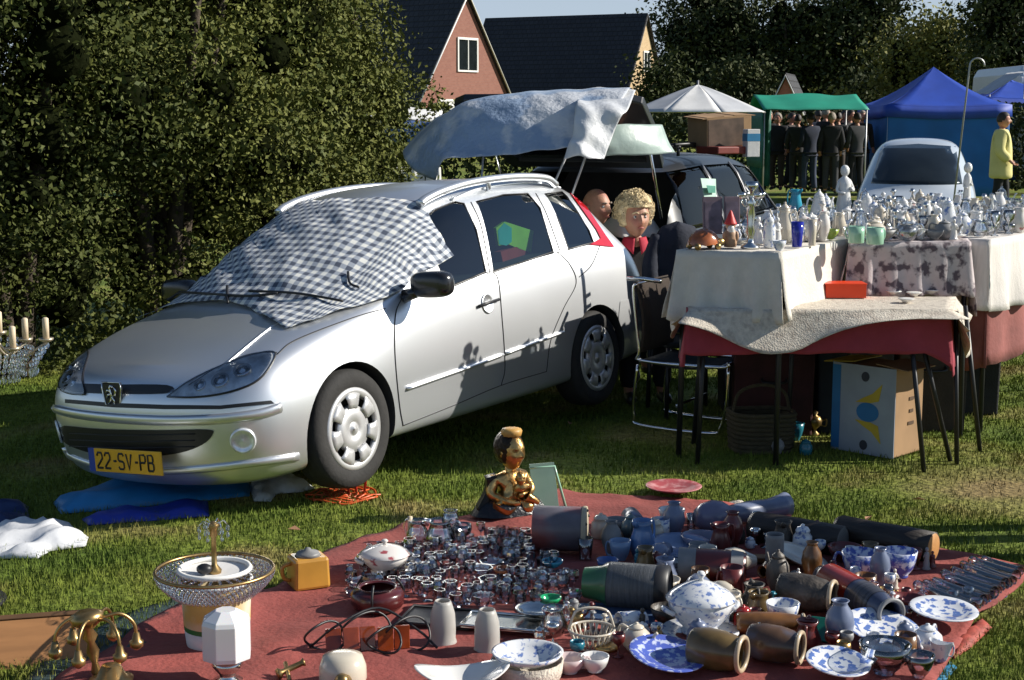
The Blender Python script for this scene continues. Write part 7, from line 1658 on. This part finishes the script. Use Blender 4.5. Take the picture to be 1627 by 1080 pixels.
lying('floor_vase','long red and dark blue banded vase lying aslant right of the brown vases','vase',mat('dark_blue_grey_glaze',(.04,.05,.09),.35,var=.3,coat=.3),(1305,940),(1415,1000),27,[(.66,0),(.92,.1),(1,.3),(1,.6),(.90,.85),(.70,.92),(.74,1)],extra=redb)
lying('vase','red and grey banded vase lying behind the large tureen','vase',MATS['oxblood_mug'],(1078,925),(1185,928),30,[(.80,0),(.95,.06),(1,.3),(1,.7),(.9,.9),(.86,1)],extra=lambda root, r, L: (MB().lathe([(r*1.01,0),(r*1.02,L*.26)], 32, 0, caps=False).build('grey_band', m_greyc, root), MB().lathe([(r*1.02,L*.78),(r*.92,L*.96)], 32, 0, caps=False).build('grey_band', m_greyc, root)))
m_blgrey = mat('blue_grey_glaze', (.15,.18,.27), .3, var=.25, scale=6, coat=.3)
lying('vase','blue grey flared vase lying at the back of the blanket','vase',m_blgrey,(1150,838),(1248,822),21,[(.60,0),(.7,.1),(.80,.4),(.70,.7),(.86,.9),(1,1)],extra=rim_x(m_cream))
lying('vase','lilac grey round vase lying at the back beside the flared one','vase',mat('lilac_grey_glaze',(.17,.16,.24),.3,var=.2,coat=.3),(1105,848),(1165,846),27,[(.5,0),(.8,.15),(1,.45),(.9,.7),(.6,.9),(.66,1)])
heap('white_doily', 'crumpled white lace doily at the back edge of the blanket', 'doily', [(1148,806),(1165,800),(1195,804),(1188,812),(1160,813)], .03, m_lace, 9, .02, 14)
m_log = mat('dark_carved_wood', (.022,.016,.012), .5, var=.5, scale=10, bump=.6, bscale=20, stretch=(1,1,.3)); m_cut = mat('orange_cut_wood', (.42,.20,.06), .6, var=.25, scale=10)
def log_x(m): return lambda root, r, L: MB().lathe([(0,L+.002),(r*.86,L+.002),(r*.96,L-.004)], 28).build('cut_end', m, root)
lying('wooden_log','long dark carved log with an orange cut end at the back right of the blanket','log',m_log,(1330,862),(1482,896),25,[(.86,0),(1,.05),(.96,.4),(1.02,.7),(.98,1)],open_=False,extra=log_x(m_cut))
lying('wooden_log','dark carved log with a grey cut end left of the orange ended log','log',m_log,(1195,858),(1338,882),26,[(.9,0),(1,.05),(1.03,.5),(.98,1)],open_=False,extra=log_x(mat('grey_cut_wood', (.10,.10,.095), .7, var=.2)))
MB_ = thing('flat_board', 'narrow orange wooden board in front of the dark logs', 'board', Bp(1225,892), (0,0,R(-8))); MB().box((0,0,.012), (.40,.06,.022)).build('board', mat('varnished_board',(.20,.09,.03),.4,var=.3,stretch=(1,10,1)), MB_, bevel=.004)
# row of long glass vases lying side by side at the right corner
for i in range(14):
    t = i/13; a = (1455+95*t, 940-48*t); c = (1545+75*t, 975-58*t)
    if i % 2: a = (a[0]+12, a[1]+4)
    lying('glass_vase', 'long clear ribbed glass vase in the row at the right corner of the blanket', 'vase', m_crys, a, c, 9+2*(i % 3 == 0), [(.70,0),(.8,.03),(.62,.2),(.75,.6),(1,.97),(1.05,1)], 'glass vases at the right corner', 12)
for i in range(10):
    t = i/9; a = (1432+40*t, 950+10*t*(i % 2)); q_ = Bp(1440+110*t, 985-50*t*rng.random())
    put('tumbler', 'small clear tumbler beside the row of long glass vases', 'tumbler', m_crys, q_+Vector((0,0,.0)), .024, .05, 0, 'tumblers by the glass vases', 'tumbler', 12)
p = Bp(1305,1020); o = thing('green_tile', 'dark green glazed tile leaning on the brown vases', 'tile', p, (R(-48),0,R(-20))); MB().box((0,0,.05), (.10,.012,.10)).build('tile', mat('green_tile_glaze',(.01,.13,.09),.2,var=.15,coat=.5), o, bevel=.003)
p = Bp(1290,1000); o = thing('amber_necklace', 'string of amber beads in front of the brown mottled vase', 'beads', p); b = MB()
for k in range(26): a = 6.283*k/26; b.ball((.11*math.cos(a)+.012*math.sin(3*a)-.06, .035*math.sin(a), .012), .011, 8)
tag(b.build('beads', m_rust, o), kind='stuff')
o = heap('red_net_bag', 'red net bag at the right front corner of the blanket', 'bag', [(1520,1012),(1560,985),(1575,1000),(1545,1030),(1515,1050)], .035, mat('red_net', (.34,.06,.04), .7, var=.4, scale=30), 11, .025, 12)
o = heap('blue_plastic', 'scrap of blue plastic at the right front corner of the blanket', 'plastic scrap', [(1552,955),(1590,935),(1600,950),(1570,968)], .02, MATS['deep_blue_plastic'], 12, .025, 12)
o = heap('blue_wrapper', 'light blue wrapper on the grass before the sauce boat', 'wrapper', [(1475,1080),(1510,1055),(1520,1064),(1490,1098)], .02, mat('light_blue_plastic',(.03,.20,.36),.4,var=.2), 13, .025, 12)
# the many small odds and ends between the big pieces
bpy.context.view_layer.update()
occ = []
for o in list(COL.objects):
    if o.parent is None and 'label' in o and 4.6 < o.location.y < 8.2 and o.location.z < .35 and o['category'] not in ('blanket','groundsheet','grass'):
        mx_ = .03
        for c in [o]+list(o.children):
            if c.type == 'MESH':
                for k in c.bound_box: q_ = c.matrix_world @ Vector(k); mx_ = max(mx_, math.hypot(q_.x-o.matrix_world.translation.x, q_.y-o.matrix_world.translation.y))
        if o['category'] in ('vase','log','drum') and mx_ > .12:                     # long lying pieces: a row of circles
            ax_ = o.matrix_world.to_3x3() @ Vector((0,0,1))
            for k in range(7): occ.append((o.location.x+ax_.x*mx_*k/6, o.location.y+ax_.y*mx_*k/6, .075))
        else: occ.append((o.location.x, o.location.y, mx_*.85))
fz = [P(x, y) for x, y in [(900,830),(1200,845),(1500,910),(1570,960),(1490,1060),(1400,1110),(900,1110),(900,1040),(760,1010),(660,1000),(640,985),(930,985),(900,900),(830,880)]]
fk = [('bowl',(.03,.05),(.025,.04),'dish'),('cup',(.028,.036),(.04,.05),'cup'),('jarlid',(.022,.03),(.05,.08),'jar'),('beaker',(.02,.03),(.05,.08),'beaker'),('figurine',(.018,.024),(.06,.10),'figurine'),('saucer',(.04,.06),(.02,.02),'saucer'),('goblet',(.022,.028),(.07,.09),'goblet'),('candlestick',(.024,.03),(.06,.09),'candlestick')]
fm = [(m_delft,'blue patterned'),(m_china,'white'),(m_cream,'cream'),(m_greyc,'grey'),(MATS['mottled_brown_glaze'],'dark brown'),(m_teal,'teal'),(m_brass,'brass'),(m_crys,'clear glass'),(MATS['oxblood_mug'],'dark red'),(m_silver,'silver')]
fk2 = [('vase',(.04,.055),(.12,.18),'vase'),('mug',(.035,.045),(.09,.12),'tankard'),('jug',(.04,.055),(.10,.15),'jug'),('bowl',(.06,.085),(.05,.07),'bowl'),('jarlid',(.04,.05),(.10,.14),'jar'),('teapot',(.05,.06),(.10,.12),'teapot')]
fm2 = [(MATS['mottled_brown_glaze'],'dark brown'),(MATS['olive_brown_glaze'],'olive brown'),(m_greyc,'grey'),(MATS['amber_brown_glaze'],'amber brown'),(m_delft,'blue patterned'),(MATS['blue_grey_glaze'],'blue grey'),(MATS['oxblood_mug'],'dark red'),(m_cream,'cream')]
fz2 = [P(x, y) for x, y in [(960,850),(1200,870),(1480,930),(1540,965),(1480,1050),(1400,1100),(1000,1100),(1010,1010),(1060,1010),(940,880)]]
k = 0; tries = 0
while k < 48 and tries < 9000:
    tries += 1; x, y = rng.uniform(-.2, 2.2), rng.uniform(4.9, 7.4)
    if not in_poly(np.array([x]), np.array([y]), fz2)[0]: continue
    kd = rng.choice(fk2); r = rng.uniform(*kd[1])
    if any((x-a)**2+(y-b_)**2 < (r*.7+c*.75)**2 for a, b_, c in occ): continue
    occ.append((x, y, r)); m, cn = rng.choice(fm2); o = put(kd[0], '%s %s squeezed among the vases and plates on the blanket' % (cn, kd[3]), kd[3], m, Vector((x, y, bz(x, y)+.004)), r, rng.uniform(*kd[2]), rng.uniform(0, 6.28), 'pots among the vases', {'jarlid':'lidded_jar','mug':'tankard'}.get(kd[0], kd[0]), 20); k += 1
    if rng.random() < .4 and kd[0] in ('vase','mug'): o.rotation_euler = (R(86), 0, rng.uniform(0, 6.28)); o.location.z += r*.98
k = 0; tries = 0
while k < 130 and tries < 9000:
    tries += 1; x, y = rng.uniform(-.2, 2.2), rng.uniform(4.9, 7.4)
    if not in_poly(np.array([x]), np.array([y]), fz)[0]: continue
    kd = rng.choice(fk); r = rng.uniform(*kd[1])
    if any((x-a)**2+(y-b_)**2 < (r*.9+c*.9)**2 for a, b_, c in occ): continue
    occ.append((x, y, r)); m, cn = rng.choice(fm)
    put(kd[0], 'small %s %s among the odds and ends on the red blanket' % (cn, kd[3]), kd[3], m, Vector((x, y, bz(x, y)+.004)), r, rng.uniform(*kd[2]), rng.uniform(0, 6.28), 'odds and ends on the blanket', {'jarlid':'lidded_jar','bowl':'dish'}.get(kd[0], kd[0]), 16); k += 1
# fallen leaf and bits of straw on the grass
for i, (px, py) in enumerate(((467,848),(905,678),(1460,800),(1380,830))):
    q_ = P(px, py); o = MB().add([(-.03,0,.02),(0,-.016,.028),(.032,0,.022),(0,.017,.034)], [(0,1,2,3)], 0, False).build('dry_leaf', mat('dry_leaf', (.42,.22,.12), .7, var=.3), None, q_, (.1,.1,i*1.4), thick=.002)
    tag(o, ['dry pinkish leaf on the grass left of the ochre jar','dry leaf on the shaded grass behind the statue','dry leaf on the grass behind the logs','second dry leaf on the grass behind the logs'][i], 'leaf')
